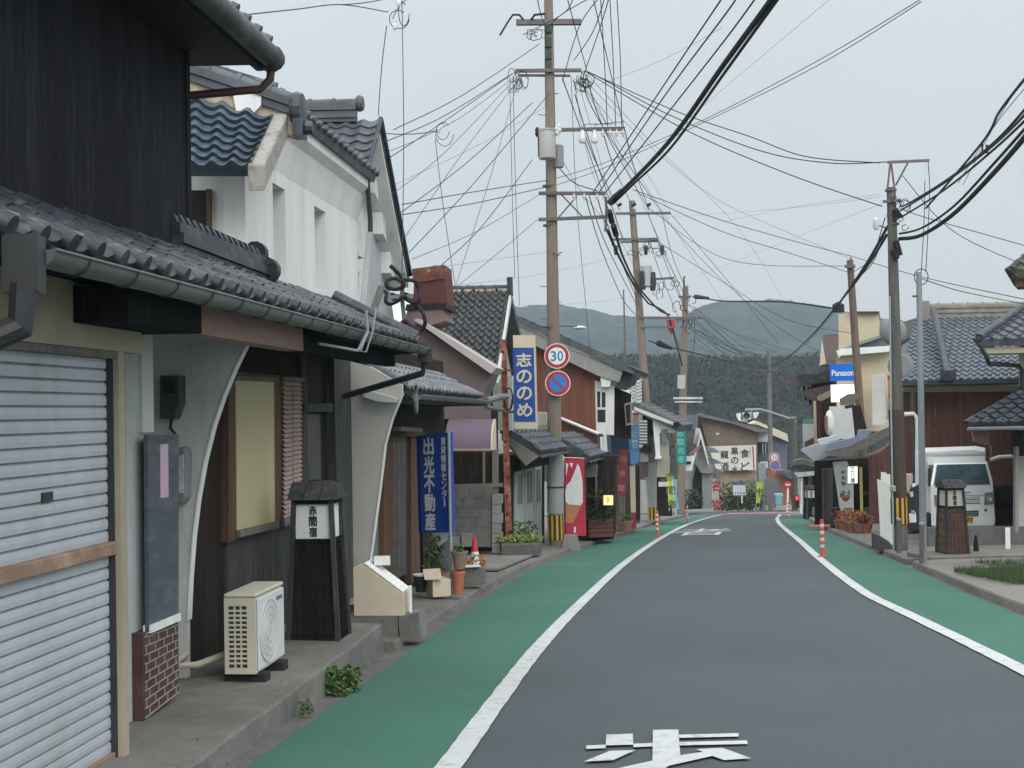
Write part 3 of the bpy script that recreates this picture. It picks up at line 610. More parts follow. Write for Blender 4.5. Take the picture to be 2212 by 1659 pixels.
# lantern stand
def andon(name, label, loc, rz, s, msign, mbody, group, H0=.8, roof_w=.225):
    t = thing(name, label, 'lantern stand', loc, group); R = Matrix.Rotation(rz, 3, 'Z'); L_ = V(loc)
    P = lambda x, y, z: L_ + R @ V((x * s, y * s, z * s))
    def bx(mb, x0, x1, y0, y1, z0, z1, tx=0): return mb.hexa([P(x0 - tx, y0 - tx, z0), P(x1 + tx, y0 - tx, z0), P(x1 + tx, y1 + tx, z0), P(x0 - tx, y1 + tx, z0)], [P(x0, y0, z1), P(x1, y0, z1), P(x1, y1, z1), P(x0, y1, z1)])
    w = .17
    mb = MB(); bx(mb, -w, w, -w, w, 0, H0, .055); mb_ = mb.build('tapered_base', mbody, t)
    mb = MB()
    for sx in (-1, 1):
        for sy in (-1, 1): mb = MB(); mb.hexa([P(sx * (w + .055) + a, sy * (w + .055) + c, 0) for a, c in ((-.02, -.02), (.02, -.02), (.02, .02), (-.02, .02))], [P(sx * w + a, sy * w + c, H0 + .37) for a, c in ((-.02, -.02), (.02, -.02), (.02, .02), (-.02, .02))]); mb.build('corner_post', wood_weathered, t)
    mb = MB()
    for k in range(6):
        z = H0 * (k + .5) / 6; e_ = w + .055 * (1 - z / H0) + .006
        for a, c in (((-e_, -e_), (e_, -e_)), ((e_, -e_), (e_, e_)), ((-e_, e_), (e_, e_)), ((-e_, -e_), (-e_, e_))): mb.tube([P(a[0], a[1], z), P(c[0], c[1], z)], .008 * s, 4)
    for k in range(1, 5):
        x = -w + 2 * w * k / 5
        for q0, q1 in (((x * 1.28, -w - .06), (x, -w - .004)), ((w + .06, x * 1.28), (w + .004, x))): mb.tube([P(q0[0], q0[1], 0), P(q1[0], q1[1], H0)], .008 * s, 4)
    mb.build('lattice', mbody, mb_)
    mb = MB(); bx(mb, -w + .01, w - .01, -w + .01, w - .01, H0 + .03, H0 + .34); sg = mb.build('sign_box', msign, t)
    mb = vtext('赤間宿', P(0, -w + .008, H0 + .185), R @ V((1, 0, 0)), V((0, 0, 1)), .085 * s, .095 * s, .002, .8, .04); mb.build('lettering', ink, sg)
    mb = MB(); bx(mb, -w - .02, w + .02, -w - .02, w + .02, H0, H0 + .03); mb.build('sign_rail', wood_black, t); mb = MB(); bx(mb, -w - .02, w + .02, -w - .02, w + .02, H0 + .34, H0 + .38); mb.build('sign_rail', wood_black, t)
    mb = MB()
    for k in range(3):
        x0, x1 = -roof_w + 2 * roof_w * k / 3 + .004, -roof_w + 2 * roof_w * (k + 1) / 3 - .004
        mb.hexa([P(x0, -w - .06, H0 + .38), P(x1, -w - .06, H0 + .38), P(x1, w + .06, H0 + .38), P(x0, w + .06, H0 + .38)], [P(x0, -.05, H0 + .53), P(x1, -.05, H0 + .53), P(x1, .05, H0 + .53), P(x0, .05, H0 + .53)])
    for z in (.42, .47): mb.prism([P(-roof_w - .01, -w - .06 + (z - .38) * 1.5, H0 + z), P(roof_w + .01, -w - .06 + (z - .38) * 1.5, H0 + z), P(roof_w + .01, -w - .045 + (z - .38) * 1.5, H0 + z), P(-roof_w - .01, -w - .045 + (z - .38) * 1.5, H0 + z)], (0, 0, .012))
    mb.build('plank_roof', wood_weathered, t)
    return t
Yan = 10.95; pa = at(682, 1405, Yan); pa.z = zB(Yan) + .0
andon('lantern_stand', 'black wooden lantern stand with a white lettered box, beside the air conditioner', (pa.x, Yan + .22, pa.z), -.1, .93, paper, wood_black, 'roadside lantern stands', .88)
# second wing wall and cream box
WP2 = PP(14.3); WP2.p = V(LF(14.3, 0, 0))
ww = thing('curved_wing_wall', 'pale grey plaster wing wall flaring outwards to the eave, left of the blue sign', 'wing wall', WP2.hit(760, 1290))
b = MB(); slab(b, WP2, [(731, 775), (800, 792), (868, 832), (868, 850), (845, 905), (830, 960), (818, 1060), (806, 1150), (795, 1230), (786, 1300), (740, 1310)], .09); wq = b.build('panel', mat('warm_grey_plaster', (.43, .43, .4), .85, .07, 3, c2=(.35, .35, .33), c2scale=1.2), ww)
b = MB(); q = hits(WP2, [(868, 850), (845, 905), (830, 960), (818, 1060), (806, 1150), (795, 1230), (786, 1300)])
for i in range(len(q) - 1): b.prism([q[i] + V((.003, -.012, 0)), q[i + 1] + V((.003, -.012, 0)), q[i + 1] + V((.014, -.012, 0)), q[i] + V((.014, -.012, 0))], (.008, .11, 0))  # same paler strip, painting this wing's edge as lit
b.build('painted_lit_edge', plaster, wq)
b = MB(); slab(b, WP2, [(782, 838), (862, 862), (858, 870), (822, 868), (790, 858)], -.1); b.build('bracket', plaster_grey, ww)
b = MB(); bl_ = V(LF(12.75, 0, 0)); SPn = PP(12.75); SPn.p = V(bl_)
sb = thing('cream_step_box', 'cream wedge shaped box with a stepped white sloping top on the kerb', 'box', SPn.hit(815, 1330))
slab(b, SPn, [(763, 1226), (787, 1222), (870, 1284), (872, 1330), (765, 1330)], .36); b.build('body', cream_pale, sb)
b = MB(); q = hits(SPn, [(787, 1220), (871, 1283)]); dd = q[1] - q[0]
for k in range(9): a_ = q[0] + dd * (k / 9) + V((0, .02, .006)); b.prism([a_, a_ + dd * .1, a_ + dd * .1 + d * .33, a_ + d * .33], (0, 0, .012))
b.build('white_treads', white_pl, sb)
b = MB(); q = SPn.hit(815, 1222); b.box(q + V((.02, .26, .02)), (.16, .14, .08), .1); b.build('intercom', white_pl, sb, bevel=.005)
b = MB(); q = SPn.hit(872, 1330); b.box(q + V((.06, .12, .14)), (.025, .07, .26), .1); tag(b.build('white_plate', white_pl), 'small white upright plate on the stone beside the cream box', 'plate')
b = MB(); slab(b, SPn, [(757, 1331), (860, 1331), (862, 1385), (752, 1392)], .5, .03); slab(b, SPn, [(862, 1331), (905, 1322), (912, 1378), (866, 1386)], .35, .04); tag(b.build('concrete_plinth', concrete), 'stained concrete plinth under the cream wedge shaped box', 'plinth')
# weeds
rnd = random.Random(11); b = MB(); q = gnd(735, 1500); shrub(b, q + V((.0, .1, .0)), .14, .17, 650, .026, rnd); shrub(b, q + V((-.1, .25, .05)), .07, .08, 160, .02, rnd); tag(b.build('weed_clump', leaf_m), 'green weed clump growing at the foot of the kerb', 'weed')
b = MB(); q = gnd(662, 1545); shrub(b, q, .05, .1, 110, .016, rnd); tag(b.build('small_weed', leaf_m), 'tiny weed tuft in the kerb joint nearer the camera', 'weed')
# ---------------------------------------------------------------- white storehouse behind the near house
cK = 4.2; KS = SP(cK)
yc = KS.hit(530, 450).y; yf = KS.hit(773, 555).y; zk = KS.hit(700, 300).z
KF = lambda Y, o, z: V((-cK + .11 * Y + o, Y, z))
def kbox(mb, Y0, Y1, o0, o1, z0, z1, KF=KF): return mb.hexa([KF(Y0, o0, z0), KF(Y0, o1, z0), KF(Y1, o1, z0), KF(Y1, o0, z0)], [KF(Y0, o0, z1), KF(Y0, o1, z1), KF(Y1, o1, z1), KF(Y1, o0, z1)])
K = thing('white_storehouse', 'white plastered storehouse with two tall slot windows and blue-grey tiled roofs', 'storehouse', KF(yc + 2, -1.5, -.5))
zt_ = KS.hit(610, 262).z
s1a, s1b, s2a, s2b = KS.hit(590, 480).y, KS.hit(617, 480).y, KS.hit(680, 520).y, KS.hit(704, 520).y
st1, sb1, st2, sb2 = KS.hit(592, 396).z, KS.hit(594, 602).z, KS.hit(682, 446).z, KS.hit(690, 626).z
b = MB(); T_ = .24
kbox(b, yc, s1a, -T_, 0, -.8, zt_); kbox(b, s1b, s2a, -T_, 0, -.8, zt_); kbox(b, s2b, yf, -T_, 0, -.8, zt_)
kbox(b, s1a, s1b, -T_, 0, st1, zt_); kbox(b, s1a, s1b, -T_, 0, -.8, sb1); kbox(b, s2a, s2b, -T_, 0, st2, zt_); kbox(b, s2a, s2b, -T_, 0, -.8, sb2)
kbox(b, yc, yf, -3.6, -T_ - .003, -.8, zt_)
kw = b.build('wall', plaster, K)
for a_, c_, t_, u_ in ((s1a, s1b, st1, sb1), (s2a, s2b, st2, sb2)):
    b = MB(); kbox(b, a_, c_, -T_, -T_ + .02, u_, t_); w_ = b.build('slot_window', plaster_grey, K); b = MB(); kbox(b, a_ + .002, a_ + .03, -T_ + .02, -.03, u_, t_); b.build('painted_shade_strip', black_m, w_)  # black strip paints the shade at the slot's near edge
GP = PP(yc - .001, 0)
# coved eave along the street and the roof over it
b = MB(); prof = [(0, -.62), (.05, -.42), (.1, -.25), (.19, -.16), (.2, 0), (-.1, 0)]
i0 = [KF(yc - .05, o, zt_ + z) for o, z in prof]; i1 = [KF(yf + .02, o, zt_ + z) for o, z in prof]; b.hexa(i0, i1); b.build('coved_eave', plaster, K)
b = MB(); e0, e1 = KF(yc + .1, .27, zt_ + .03), KF(yf + .05, .27, zt_ + .03); sl_ = (GP.hit(375, 152).z - GP.hit(636, 238).z) / (GP.hit(636, 238).x - GP.hit(375, 152).x); t0, t1 = KF(yc + .1, -2.6, zt_ + .03 + 3.06 * sl_ - .1), KF(yf + .05, -2.6, zt_ + .03 + 3.06 * sl_ - .1)
tile_roof(b, e0, e1, t0, t1, .27, .25, .05, .035, 6, .09, .05); b.build('main_roof', tile_m, K, True)
# camera side: gable wall with pent roof
b = MB(); slab(b, GP, [(380, 412), (454, 412), (454, 540), (380, 540)], -.03); w_ = b.build('side_window', black_m, K)
b = MB(); slab(b, GP, [(448, 410), (458, 410), (459, 540), (449, 540)], -.06); b.build('jamb', wood_brown, w_)
b = MB(); E0, E1 = at(372, 366, yc - .78), at(545, 366, yc - .7); E0.z = E1.z; T0, T1 = GP.hit(375, 200), GP.hit(592, 258)
tile_roof(b, E0, E1, T0, T1, .3, .21, .065, .05, 14, .08, nc=8, nw=4); pr = b.build('pent_roof', mat('roof_tile_blue', (.055, .08, .11), .5, .25, 3, c2=(.1, .125, .15), c2scale=2.5, big=.15), K, True)
b = MB(); p0, p1 = at(553, 385, yc - .80), at(606, 268, yc + .02); w_ = V((.085, 0, 0)); h_ = V((0, 0, .13))
b.hexa([p0 - w_ - h_, p0 + w_ - h_, p1 + w_ - h_, p1 - w_ - h_], [p0 - w_ + h_, p0 + w_ + h_, p1 + w_ + h_, p1 - w_ + h_]); b.build('verge_parapet', plaster_stain, pr, bevel=.02)
# verge band above the pent roof with a tiled ridge
a_, c_ = GP.hit(375, 152), GP.hit(636, 238); b = MB(); up = V((0, 0, 1)); dn = -.34
b.prism([a_ + up * dn, c_ + up * (dn * .8), c_ + up * .0, a_ + up * .0], (0.0, .2, 0)); b.build('verge_band', noshi, K)
b = MB(); ridge(b, a_ + V((0, .08, -.06)), c_ + V((0, .08, -.06)), .26, .16, .085, .34); vr = b.build('verge_ridge', tile_m, K, True)
b = MB(); q = c_ + V((.02, .08, -.02)); b.lathe([(.17, -.05), (.19, 0), (.17, .06), (.05, .07)], q + V((0, 0, .04)), 14, V((1, -.1, 0))); b.box(q + V((.02, 0, -.16)), (.1, .34, .16)); b.lathe([(.07, -.05), (.08, .0), (.06, .06)], q + V((.1, -.02, -.15)), 10, V((1, -.1, 0))); b.build('ridge_end_tile', tile_dark, vr)
# far end wing and downpipe
FP_ = PP(yf); FP_.p = KF(yf, 0, 0)
b = MB(); slab(b, FP_, [(722, 385), (755, 405), (768, 470), (777, 553), (760, 556), (738, 470)], .3, .02); b.build('end_bracket', plaster_grey, K)
b = MB(); b.tube([FP_.hit(783, 352) + V((.05, -.1, 0)), FP_.hit(788, 400) + V((.05, -.1, 0)), FP_.hit(797, 476) + V((.02, 0, 0)), FP_.hit(797, 500) + V((.02, 0, 0))], .035, 8); b.build('downpipe', metal_dark, K)
# ---------------------------------------------------------------- second white house, gable to the street
c2_ = 4.75; KS2 = SP(c2_); KF2 = lambda Y, o, z: V((-c2_ - .5 + .11 * Y + o, Y, z)); KSW = SP(c2_ + .5)
ap = KS2.hit(820, 262); ft = KS2.hit(884, 600); rise = ap.z - ft.z; run = ft.y - ap.y
K2 = thing('white_gabled_house', 'white house with a steep tiled gable facing the street behind the storehouse', 'house', KF2(ap.y, -2, -.8))
b = MB(); y0, y1 = ap.y - run - .1, ft.y + .1
pts = [KF2(y0 + .5, 0, -1.2), KF2(y1 - .5, 0, -1.2), KF2(y1 - .5, 0, ft.z + .3), KF2(ap.y, 0, ap.z - .2), KF2(y0 + .5, 0, ft.z + .3)]
b.prism(pts, V((-4.4, .5, 0))); b.build('wall', plaster, K2)
OV = .5
for sgn in (-1, 1):
    b = MB(); yy = ap.y + sgn * run
    A = [KF2(ap.y, OV, ap.z), KF2(yy, OV, ft.z), KF2(yy, -4.6, ft.z), KF2(ap.y, -4.6, ap.z)]
    tile_roof(b, A[1], A[2], A[0], A[3], .29, .24, .05, .035, 6, .06); r_ = b.build('tiled_roof', tile_m, K2, True)
    b = MB(); b.prism([KF2(ap.y, OV - .02, ap.z - .07), KF2(yy, OV - .02, ft.z - .07), KF2(yy, -.1, ft.z - .07), KF2(ap.y, -.1, ap.z - .07)], (0, 0, -.12)); b.build('plaster_soffit', plaster, r_)
    b = MB(); b.tube([KF2(yy, OV + .02, ft.z + .05), KF2(ap.y, OV + .02, ap.z + .05)], .045, 8); b.build('verge_tiles', tile_dark, r_, True)
for k in range(3):
    t = (.3, .56, .82)[k]; b = MB(); yq = ap.y + run * t; b.prism([KF2(yq - .22, 0, ap.z - rise * t - .42), KF2(yq + .12, 0, ap.z - rise * t - .52), KF2(yq + .12, 0, ap.z - rise * t - .2), KF2(yq - .22, 0, ap.z - rise * t - .02)], (.28, -.03, 0)); b.build('corbel', plaster, K2)
b = MB(); ridge(b, KF2(ap.y, .1, ap.z - .02), KF2(ap.y, -4.5, ap.z - .02), .28, .34, .09, .4); b.lathe([(.13, -.05), (.15, 0), (.12, .06)], KF2(ap.y, .16, ap.z + .32), 12, V((1, -.1, 0))); b.build('ridge', tile_grey, K2, True)
for x0, x1, t_, u_ in ((756, 771, 586, 690), (812, 822, 602, 690)):
    b = MB(); slab(b, KSW, [(x0, t_), (x1, t_ + 4), (x1, u_), (x0, u_)], -.03); w_ = b.build('window', mat('dull_window', (.11, .12, .12), .4, .2, 4), K2)
    b = MB(); slab(b, KSW, [(x0 - 2, t_ - 5), (x1 + 2, t_), (x1 + 2, t_ + 5), (x0 - 2, t_)], -.06); b.build('sill', plaster_grey, w_)
b = MB(); slab(b, KSW, [(792, 500), (812, 505), (840, 690), (775, 690)], -.1, .005); b.build('corrugated_panel', mat('zinc_sheet', (.4, .43, .44), .6, .12, 12, stretch=(1, 6, .1), big=.1), K2)
b = MB(); b.box(KSW.hit(812, 465) + V((.1, 0, 0)), (.1, .1, .5)); b.build('meter_cover', metal_grey, K2)
mast = thing('cable_mast', 'short leaning service mast hung with looped black cables above the tiled eave', 'cable mast', at(880, 700, 19.5))
b = MB(); b.tube([at(878, 735, 19.4), at(868, 640, 19.4), at(872, 590, 19.4)], .032, 8); b.build('pole', galv, mast)
def loop(name, pts, r, Y, par, m=rubber): b = MB(); b.tube(smooth([(x, y, Y + (k % 3) * .05) for k, (x, y) in enumerate(pts)], 5), r, 6); return b.build(name, m, par, True)
loop('cable', [(843, 574), (855, 585), (868, 600), (872, 615), (868, 622), (850, 625), (835, 618), (838, 605), (855, 602), (868, 610)], .03, 19.3, mast)
loop('cable', [(873, 605), (895, 607), (905, 625), (907, 645), (897, 655), (880, 648), (873, 640), (860, 650), (842, 657), (833, 650), (835, 635), (828, 628)], .03, 19.2, mast)
loop('cable', [(873, 640), (885, 650), (905, 665), (915, 680), (918, 700), (906, 714), (890, 708), (878, 695), (868, 697)], .033, 19.3, mast)
mast2 = thing('leaning_bracket', 'short weathered pipe leaning on the tiled roof before the white gable', 'pipe', at(800, 685, 18.6)); b = MB(); b.tube([at(800, 690, 18.4), at(824, 620, 18.6)], .05, 8); b.build('pipe', wood_grey, mast2)
# ---------------------------------------------------------------- low tiled house with the door behind the blue sign
L2 = thing('low_tiled_house', 'low dark timber house with a shallow tiled eave behind the blue vertical sign', 'house', LF(17.5, -2, -.8))
EY0, EY1 = 15.0, 21.0
e0 = at(878, 842, EY0); e1 = at(1036, 868, EY1); e1.z = e0.z - .03
uu = V((-.994, .11, 0)); t0 = at(736, 764, 15.05); t1 = e1 + (t0 - e0) + V((0, 0, -.02))
b = MB(); tile_roof(b, e0, e1, t0, t1, .27, .24, .045, .03, 6, .09, .045); r2 = b.build('tiled_roof', mat('roof_tile_wet', (.08, .092, .105), .42, .3, 4, spec=.5, c2=(.17, .19, .2), c2scale=6), L2, True)
b = MB(); b.tube([e0 + V((0, -.02, .05)), t0 + V((0, -.02, .05))], .055, 8); b.build('verge_tiles', tile_dark, r2, True)
b = MB(); b.prism([e0 + V((0, -.03, -.05)), t0 + V((0, -.03, -.05)), t0 + V((0, -.03, -.16)), e0 + V((0, -.03, -.13))], (0.0, .06, 0)); b.build('barge_board', wood_black, r2)
b = MB(); gutter(b, e0 + V((.09, .3, -.06)), e1 + V((.09, .3, -.06)), .06); g2 = b.build('gutter', galv, L2, True)
b = MB(); b.tube([e1 + V((.1, .3, -.06)), e1 + V((.3, .9, .0)), e1 + V((.42, 1.7, .02))], .055, 8); b.tube([e1 + V((.1, .3, -.16)), e1 + V((.34, 1.5, -.2))], .04, 6); b.build('outlet_pipe', galv, g2)
b = MB(); b.tube([e0 + V((.12, -.2 + math.sin(t) * .1, -.1 + math.cos(t) * .16)) for t in [k * .5 for k in range(11)]], .022, 6); b.build('coiled_pipe', galv, g2)
o2 = -.62; P2 = SP(2.873 - o2)
b = MB(); b.fbox(14.55, 21.6, o2 - .2, o2, -1.2, 2.6); b.build('timber_front', wood_dark, L2)
b = MB(); slab(b, P2, [(776, 960), (812, 960), (812, 1270), (776, 1300)], .05, .03); b.build('pale_panel', mat('blue_grey_paint', (.15, .17, .18), .7, .2, 4), L2)
for x0, x1 in ((816, 837), (876, 897)): b = MB(); slab(b, P2, [(x0, 930), (x1, 935), (x1, 1240), (x0, 1262)], .12, .08); b.build('post', wood_brown, L2)
b = MB(); slab(b, P2, [(839, 938), (874, 940), (874, 1240), (839, 1255)], .05, .03); dr_ = b.build('door', mat('grey_brown_door', (.085, .075, .065), .6, .25, 5), L2)
for k in range(3):
    for j in range(5):
        b = MB(); x0 = 842 + k * 10.5; y0 = 955 + j * 56; slab(b, P2, [(x0, y0), (x0 + 7, y0 + 1), (x0 + 7, y0 + 46), (x0, y0 + 47)], .01, .035); b.build('pane', mat('door_pane', (.06, .062, .06), .3, .3, 3), dr_)
b = MB(); slab(b, P2, [(812, 928), (898, 934), (898, 945), (812, 940)], .2, .12); b.build('lintel', wood_brown, L2)
b = MB(); slab(b, P2, [(815, 922), (866, 926), (866, 934), (815, 932)], .1, .3); b.build('white_ledge', wood_grey, L2)
b = MB(); b.fbox(14.6, 21.4, o2 - .2, .1, 1.86, 1.92); b.build('soffit', wood_black, L2)
# ---------------------------------------------------------------- blue sign and the small things around it
def board_sign(name, label, cat, P, thick, mface, group=None):
    t = thing(name, label, cat, (P[0] + P[2]) / 2, group); n_ = (P[1] - P[0]).cross(P[3] - P[0]).normalized()
    if n_.y > 0: n_ = -n_
    b = MB(); b.prism([p for p in P], -n_ * thick); b.build('panel', mface, t); return t, n_
Y_ = 16.9
P = [at(904, 1152, Y_ + .5), at(978, 1150, Y_), at(970, 940, Y_), at(899, 942, Y_ + .5)]
P[2] = P[1] + P[3] - P[0]
bs, n_ = board_sign('estate_agent_sign', 'deep blue vertical sign with white lettering on two posts', 'sign', P, .04, sign_blue)
r_ = (P[1] - P[0]).normalized(); u_ = (P[3] - P[0]).normalized(); c_ = (P[0] + P[2]) / 2; wd = (P[1] - P[0]).length; ht = (P[3] - P[0]).length
def on(u, v): return P[0] + (P[1] - P[0]) * u + (P[3] - P[0]) * v
let = MAT_L = mat('sign_letter_white', (.62, .66, .7), .6, .03, 3)
tm = vtext('出光不動産', on(.37, .5), r_, u_, ht * .172, ht * .192, .006, .92, .04); tm.build('lettering', let, bs)
tm = vtext('賃貸情報センタ|', on(.8, .61), r_, u_, ht * .08, ht * .088, .006, .95, .03); tm.build('small_lettering', let, bs)
for a_, h_ in ((P[1] + (P[1] - P[0]) * .03, 1290), ):
    b = MB(); base = at(976, 1290, Y_); b.tube([base, V((base.x, base.y, P[2].z + .02))], .02, 8); b.build('post', metal_grey, bs)
b = MB(); base = at(912, 1272, Y_ + .48); b.tube([base, V((base.x, base.y, P[3].z))], .02, 8); b.build('post', wood_black, bs)
b = MB(); q = [at(934, 1190, Y_ + .4), at(966, 1168, Y_ + .2), at(970, 1150, Y_ + .2), at(934, 1152, Y_ + .4)]; b.prism(q, (0, .02, 0)); b.build('lower_board', white_pl, bs)
b = MB(); q = [at(934, 1235, Y_ + .45), at(970, 1235, Y_ + .25), at(970, 1168, Y_ + .25), at(934, 1190, Y_ + .45)]; b.prism(q, (0, .02, 0)); b.build('stand_panel', metal_grey, bs)
def pot(name, label, px, py, Y, r, h, m, plant=None, group=None, pr=.2, ph=.25, pn=120, ls=.05, seed=1):
    p = at(px, py, Y); t = thing(name, label, 'plant pot', p, group)
    b = MB(); b.lathe([(r * .72, 0), (r * .98, h * .86), (r * 1.08, h * .87), (r * 1.08, h), (r * .95, h), (r * .9, h * .93), (.01, h * .93)], p, 16); b.build('pot', m, t, False)
    if plant: b = MB(); shrub(b, p + V((0, 0, h * .9)), pr, ph, pn, ls, random.Random(seed)); b.build('plant', plant, t)
    return t
pot('flower_pot', 'tall orange terracotta pot under a brown pot beside the sign post', 990, 1284, 16.7, .085, .3, terracotta)
pot('flower_pot', 'grey brown pot standing in the tall orange pot', 993, 1228, 16.7, .1, .22, mat('brown_pot', (.2, .14, .115), .8, .2, 6), leaf_m, None, .08, .12, 30, .04, 2)
pot('flower_pot', 'pot of green and orange flowers behind the blue sign post', 946, 1252, 17.3, .12, .16, terracotta, leaf_m, None, .17, .42, 170, .06, 3)
t = thing('cardboard_box', 'cream open box on the pavement left of the sign post', 'box', at(948, 1292, 16.6)); b = MB(); p = at(946, 1290, 16.6); b.box(p + V((0, .15, .11)), (.24, .3, .22), .35); b.build('box', cream_pale, t, bevel=.01); b = MB(); b.prism([p + V((-.16, -.03, .22)), p + V((.06, -.1, .23)), p + V((.02, .2, .33)), p + V((-.2, .22, .32))], (0, 0, .008)); b.build('flap', cream_pale, t)
t = thing('dark_bucket', 'dark bucket with a white rim beside the cream box', 'bucket', at(915, 1276, 16.9)); b = MB(); b.lathe([(.08, 0), (.11, .2), (.115, .22), (.1, .22), (.09, .1), (.01, .1)], at(912, 1278, 16.9), 14); b.build('bucket', metal_dark, t); b = MB(); b.lathe([(.116, .0), (.12, .02), (.1, .022)], at(912, 1278, 16.9) + V((0, 0, .205)), 14); b.build('rim', white_pl, t)
t = thing('stone_planter', 'small grey stone trough with orange flowers and a white tray', 'planter', at(1020, 1262, 18.3)); p = at(1024, 1262, 18.3); b = MB(); b.box(p + V((0, .1, .12)), (.3, .3, .24), .1); b.build('trough', concrete, t, bevel=.01); b = MB(); b.box(p + V((-.03, -.06, .26)), (.24, .14, .02), .2); b.build('tray', white_pl, t); b = MB(); shrub(b, p + V((0, .1, .24)), .16, .14, 70, .04, random.Random(5)); b.build('flowers', mat('orange_flower', (.4, .16, .04), .7, .5, 20, c2=(.07, .1, .03), c2scale=15), t)
def cone(label, px, py, Y, h, group=None):
    p = at(px, py, Y); t = thing('traffic_cone', label, 'traffic cone', p, group); b = MB(); b.box(p + V((0, 0, .015)), (h * .55, h * .55, .03), .3); b.build('foot', rubber, t); b = MB(); b.lathe([(h * .2, .03), (h * .13, h * .5)], p, 14); b.build('lower_sleeve', white_pl, t); b = MB(); b.lathe([(h * .131, h * .5), (h * .055, h), (.01, h)], p, 14); b.build('red_cone', mat('cone_red', (.5, .05, .05), .6, .12, 4), t); return t
cone('red traffic cone with a white lower half beside the block wall', 1026, 1222, 20.6, .44)
# ---------------------------------------------------------------- mauve shed with awning, block wall
M_ = thing('mauve_shed', 'mauve brown clad building with a sloping white verge and a rusty stack on top', 'shed', at(960, 1000, 25))
MP = PP(24.5)
b = MB(); slab(b, MP, [(840, 690), (905, 704), (1064, 806), (1046, 850), (1046, 905), (840, 905)], 1.0); b.build('wall', mauve, M_)
b = MB(); slab(b, MP, [(898, 692), (908, 690), (1076, 795), (1064, 808)], 1.3, .25); b.build('verge_board', mat('pale_verge', (.42, .38, .37), .7, .1, 4), M_)
b = MB(); slab(b, MP, [(878, 655), (948, 655), (956, 690), (908, 706), (868, 706), (866, 690)], 1.1, -.3); b.build('parapet', mat('dusty_mauve', (.19, .135, .13), .8, .2, 4), M_)
b = MB(); slab(b, MP, [(884, 580), (895, 577), (930, 567), (950, 570), (952, 588), (958, 660), (882, 660)], .9, -.5); st_ = b.build('rusty_stack', mat('rusty_red_sheet', (.1, .035, .032), .8, .2, 3, c2=(.2, .08, .04), c2scale=2.2, c2pos=(.58, .66)), M_)
b = MB(); slab(b, MP, [(880, 575), (951, 566), (951, 596), (925, 600), (905, 604), (882, 604)], .93, -.47); b.build('rusted_cap', mat('orange_rust', (.13, .06, .04), .9, .6, 5, c2=(.24, .24, .23), c2scale=4, c2pos=(.55, .6)), st_)
b = MB(); slab(b, MP, [(872, 655), (958, 652), (960, 664), (870, 668)], 1.2, -.25); b.build('dark_band', black_m, st_)
AP = PP(26.2); AP_ = AP; AP = PP(24.3); aw = thing('purple_awning', 'rounded purple awning over the dark opening above the block wall', 'awning', AP.hit(1020, 940))
q0, q1 = AP.hit(972, 905), AP.hit(1068, 905); hA = q0.z - AP.hit(972, 970).z; b = MB(); R0, R1 = [], []
for k in range(9):
    t = math.pi / 2 * k / 8; off = AP.n * (math.sin(t) * .62) + V((0, 0, -hA * (1 - math.cos(t)))); R0.append(q0 + off); R1.append(q1 + off)
b.grid([R0, R1]); b.grid([[p - AP.n * .02 - V((0, 0, .02)) for p in R0], [p - AP.n * .02 - V((0, 0, .02)) for p in R1]]); b.build('fabric', purple_m, aw, True)
b = MB(); b.prism(R1 + [V((q1.x, q1.y, R1[-1].z))], (.03, 0, 0)); b.build('end_panel', cream_pale, aw)
b = MB(); b.tube([R0[-1], R1[-1]], .025, 6); b.build('front_rail', mat('dusty_rail', (.26, .2, .16), .7, .1, 5), aw)
b = MB(); slab(b, AP_, [(955, 880), (1064, 880), (1064, 1180), (955, 1180)], .6, -.3); 
tag(b.build('dark_shed', wood_dark), 'dark open shed behind the block wall and purple awning', 'shed')
AP = AP_
sf = thing('shed_frame', 'grey timber frame with a top rail standing over the block wall', 'frame', AP.hit(1020, 1050))
for x0, x1, y1 in ((1041, 1046, 1052), (1062, 1075, 1180)): b = MB(); slab(b, AP, [(x0, 970), (x1, 970), (x1, y1), (x0, y1)], .08, -.1); b.build('post', wood_grey, sf)
b = MB(); slab(b, AP, [(975, 1047), (1085, 1044), (1085, 1052), (975, 1054)], .1, -.05); b.build('rail', wood_grey, sf)
bw = thing('block_wall', 'stained grey concrete block wall under the purple awning', 'wall', AP.hit(1020, 1170))
blk = mat('stained_blocks', (.15, .15, .14), .95, .25, 3, bump=.3, c2=(.07, .075, .068), c2scale=1., big=.3)
b = MB(); slab(b, AP, [(960, 1054), (1063, 1052), (1063, 1182), (960, 1182)], .15); b.build('wall', blk, bw)
b = MB()
for j in range(6):
    for k in range(4):
        w_ = 27; x0 = 962 + k * w_ + (13 if j % 2 else 0); y0 = 1056 + j * 21
        if x0 + w_ - 1.5 < 1063: slab(b, AP, [(x0, y0), (x0 + w_ - 1.5, y0), (x0 + w_ - 1.5, y0 + 19.5), (x0, y0 + 19.5)], .01, .012)
b.build('block_courses', blk, bw)
b = MB()
for k in range(6): y0 = 1068 + k * 21; slab(b, AP, [(1064, y0), (1084 - (k % 2) * 3, y0), (1084 - (k % 2) * 3, y0 + 20), (1064, y0 + 20)], .3, .06)
b.build('pillar', mat('pale_blocks', (.24, .24, .22), .9, .2, 4, big=.2), bw)
for k, (x, y) in enumerate(((985, 1188), (1008, 1180))):
    b = MB(); b.box(at(x, y, 24) + V((0, 0, .12)), (.16 + .05 * k, .16, .22), .2 * k); tag(b.build('loose_block', concrete), ('small' if k == 0 else 'taller') + ' loose concrete block lying before the block wall', 'block')
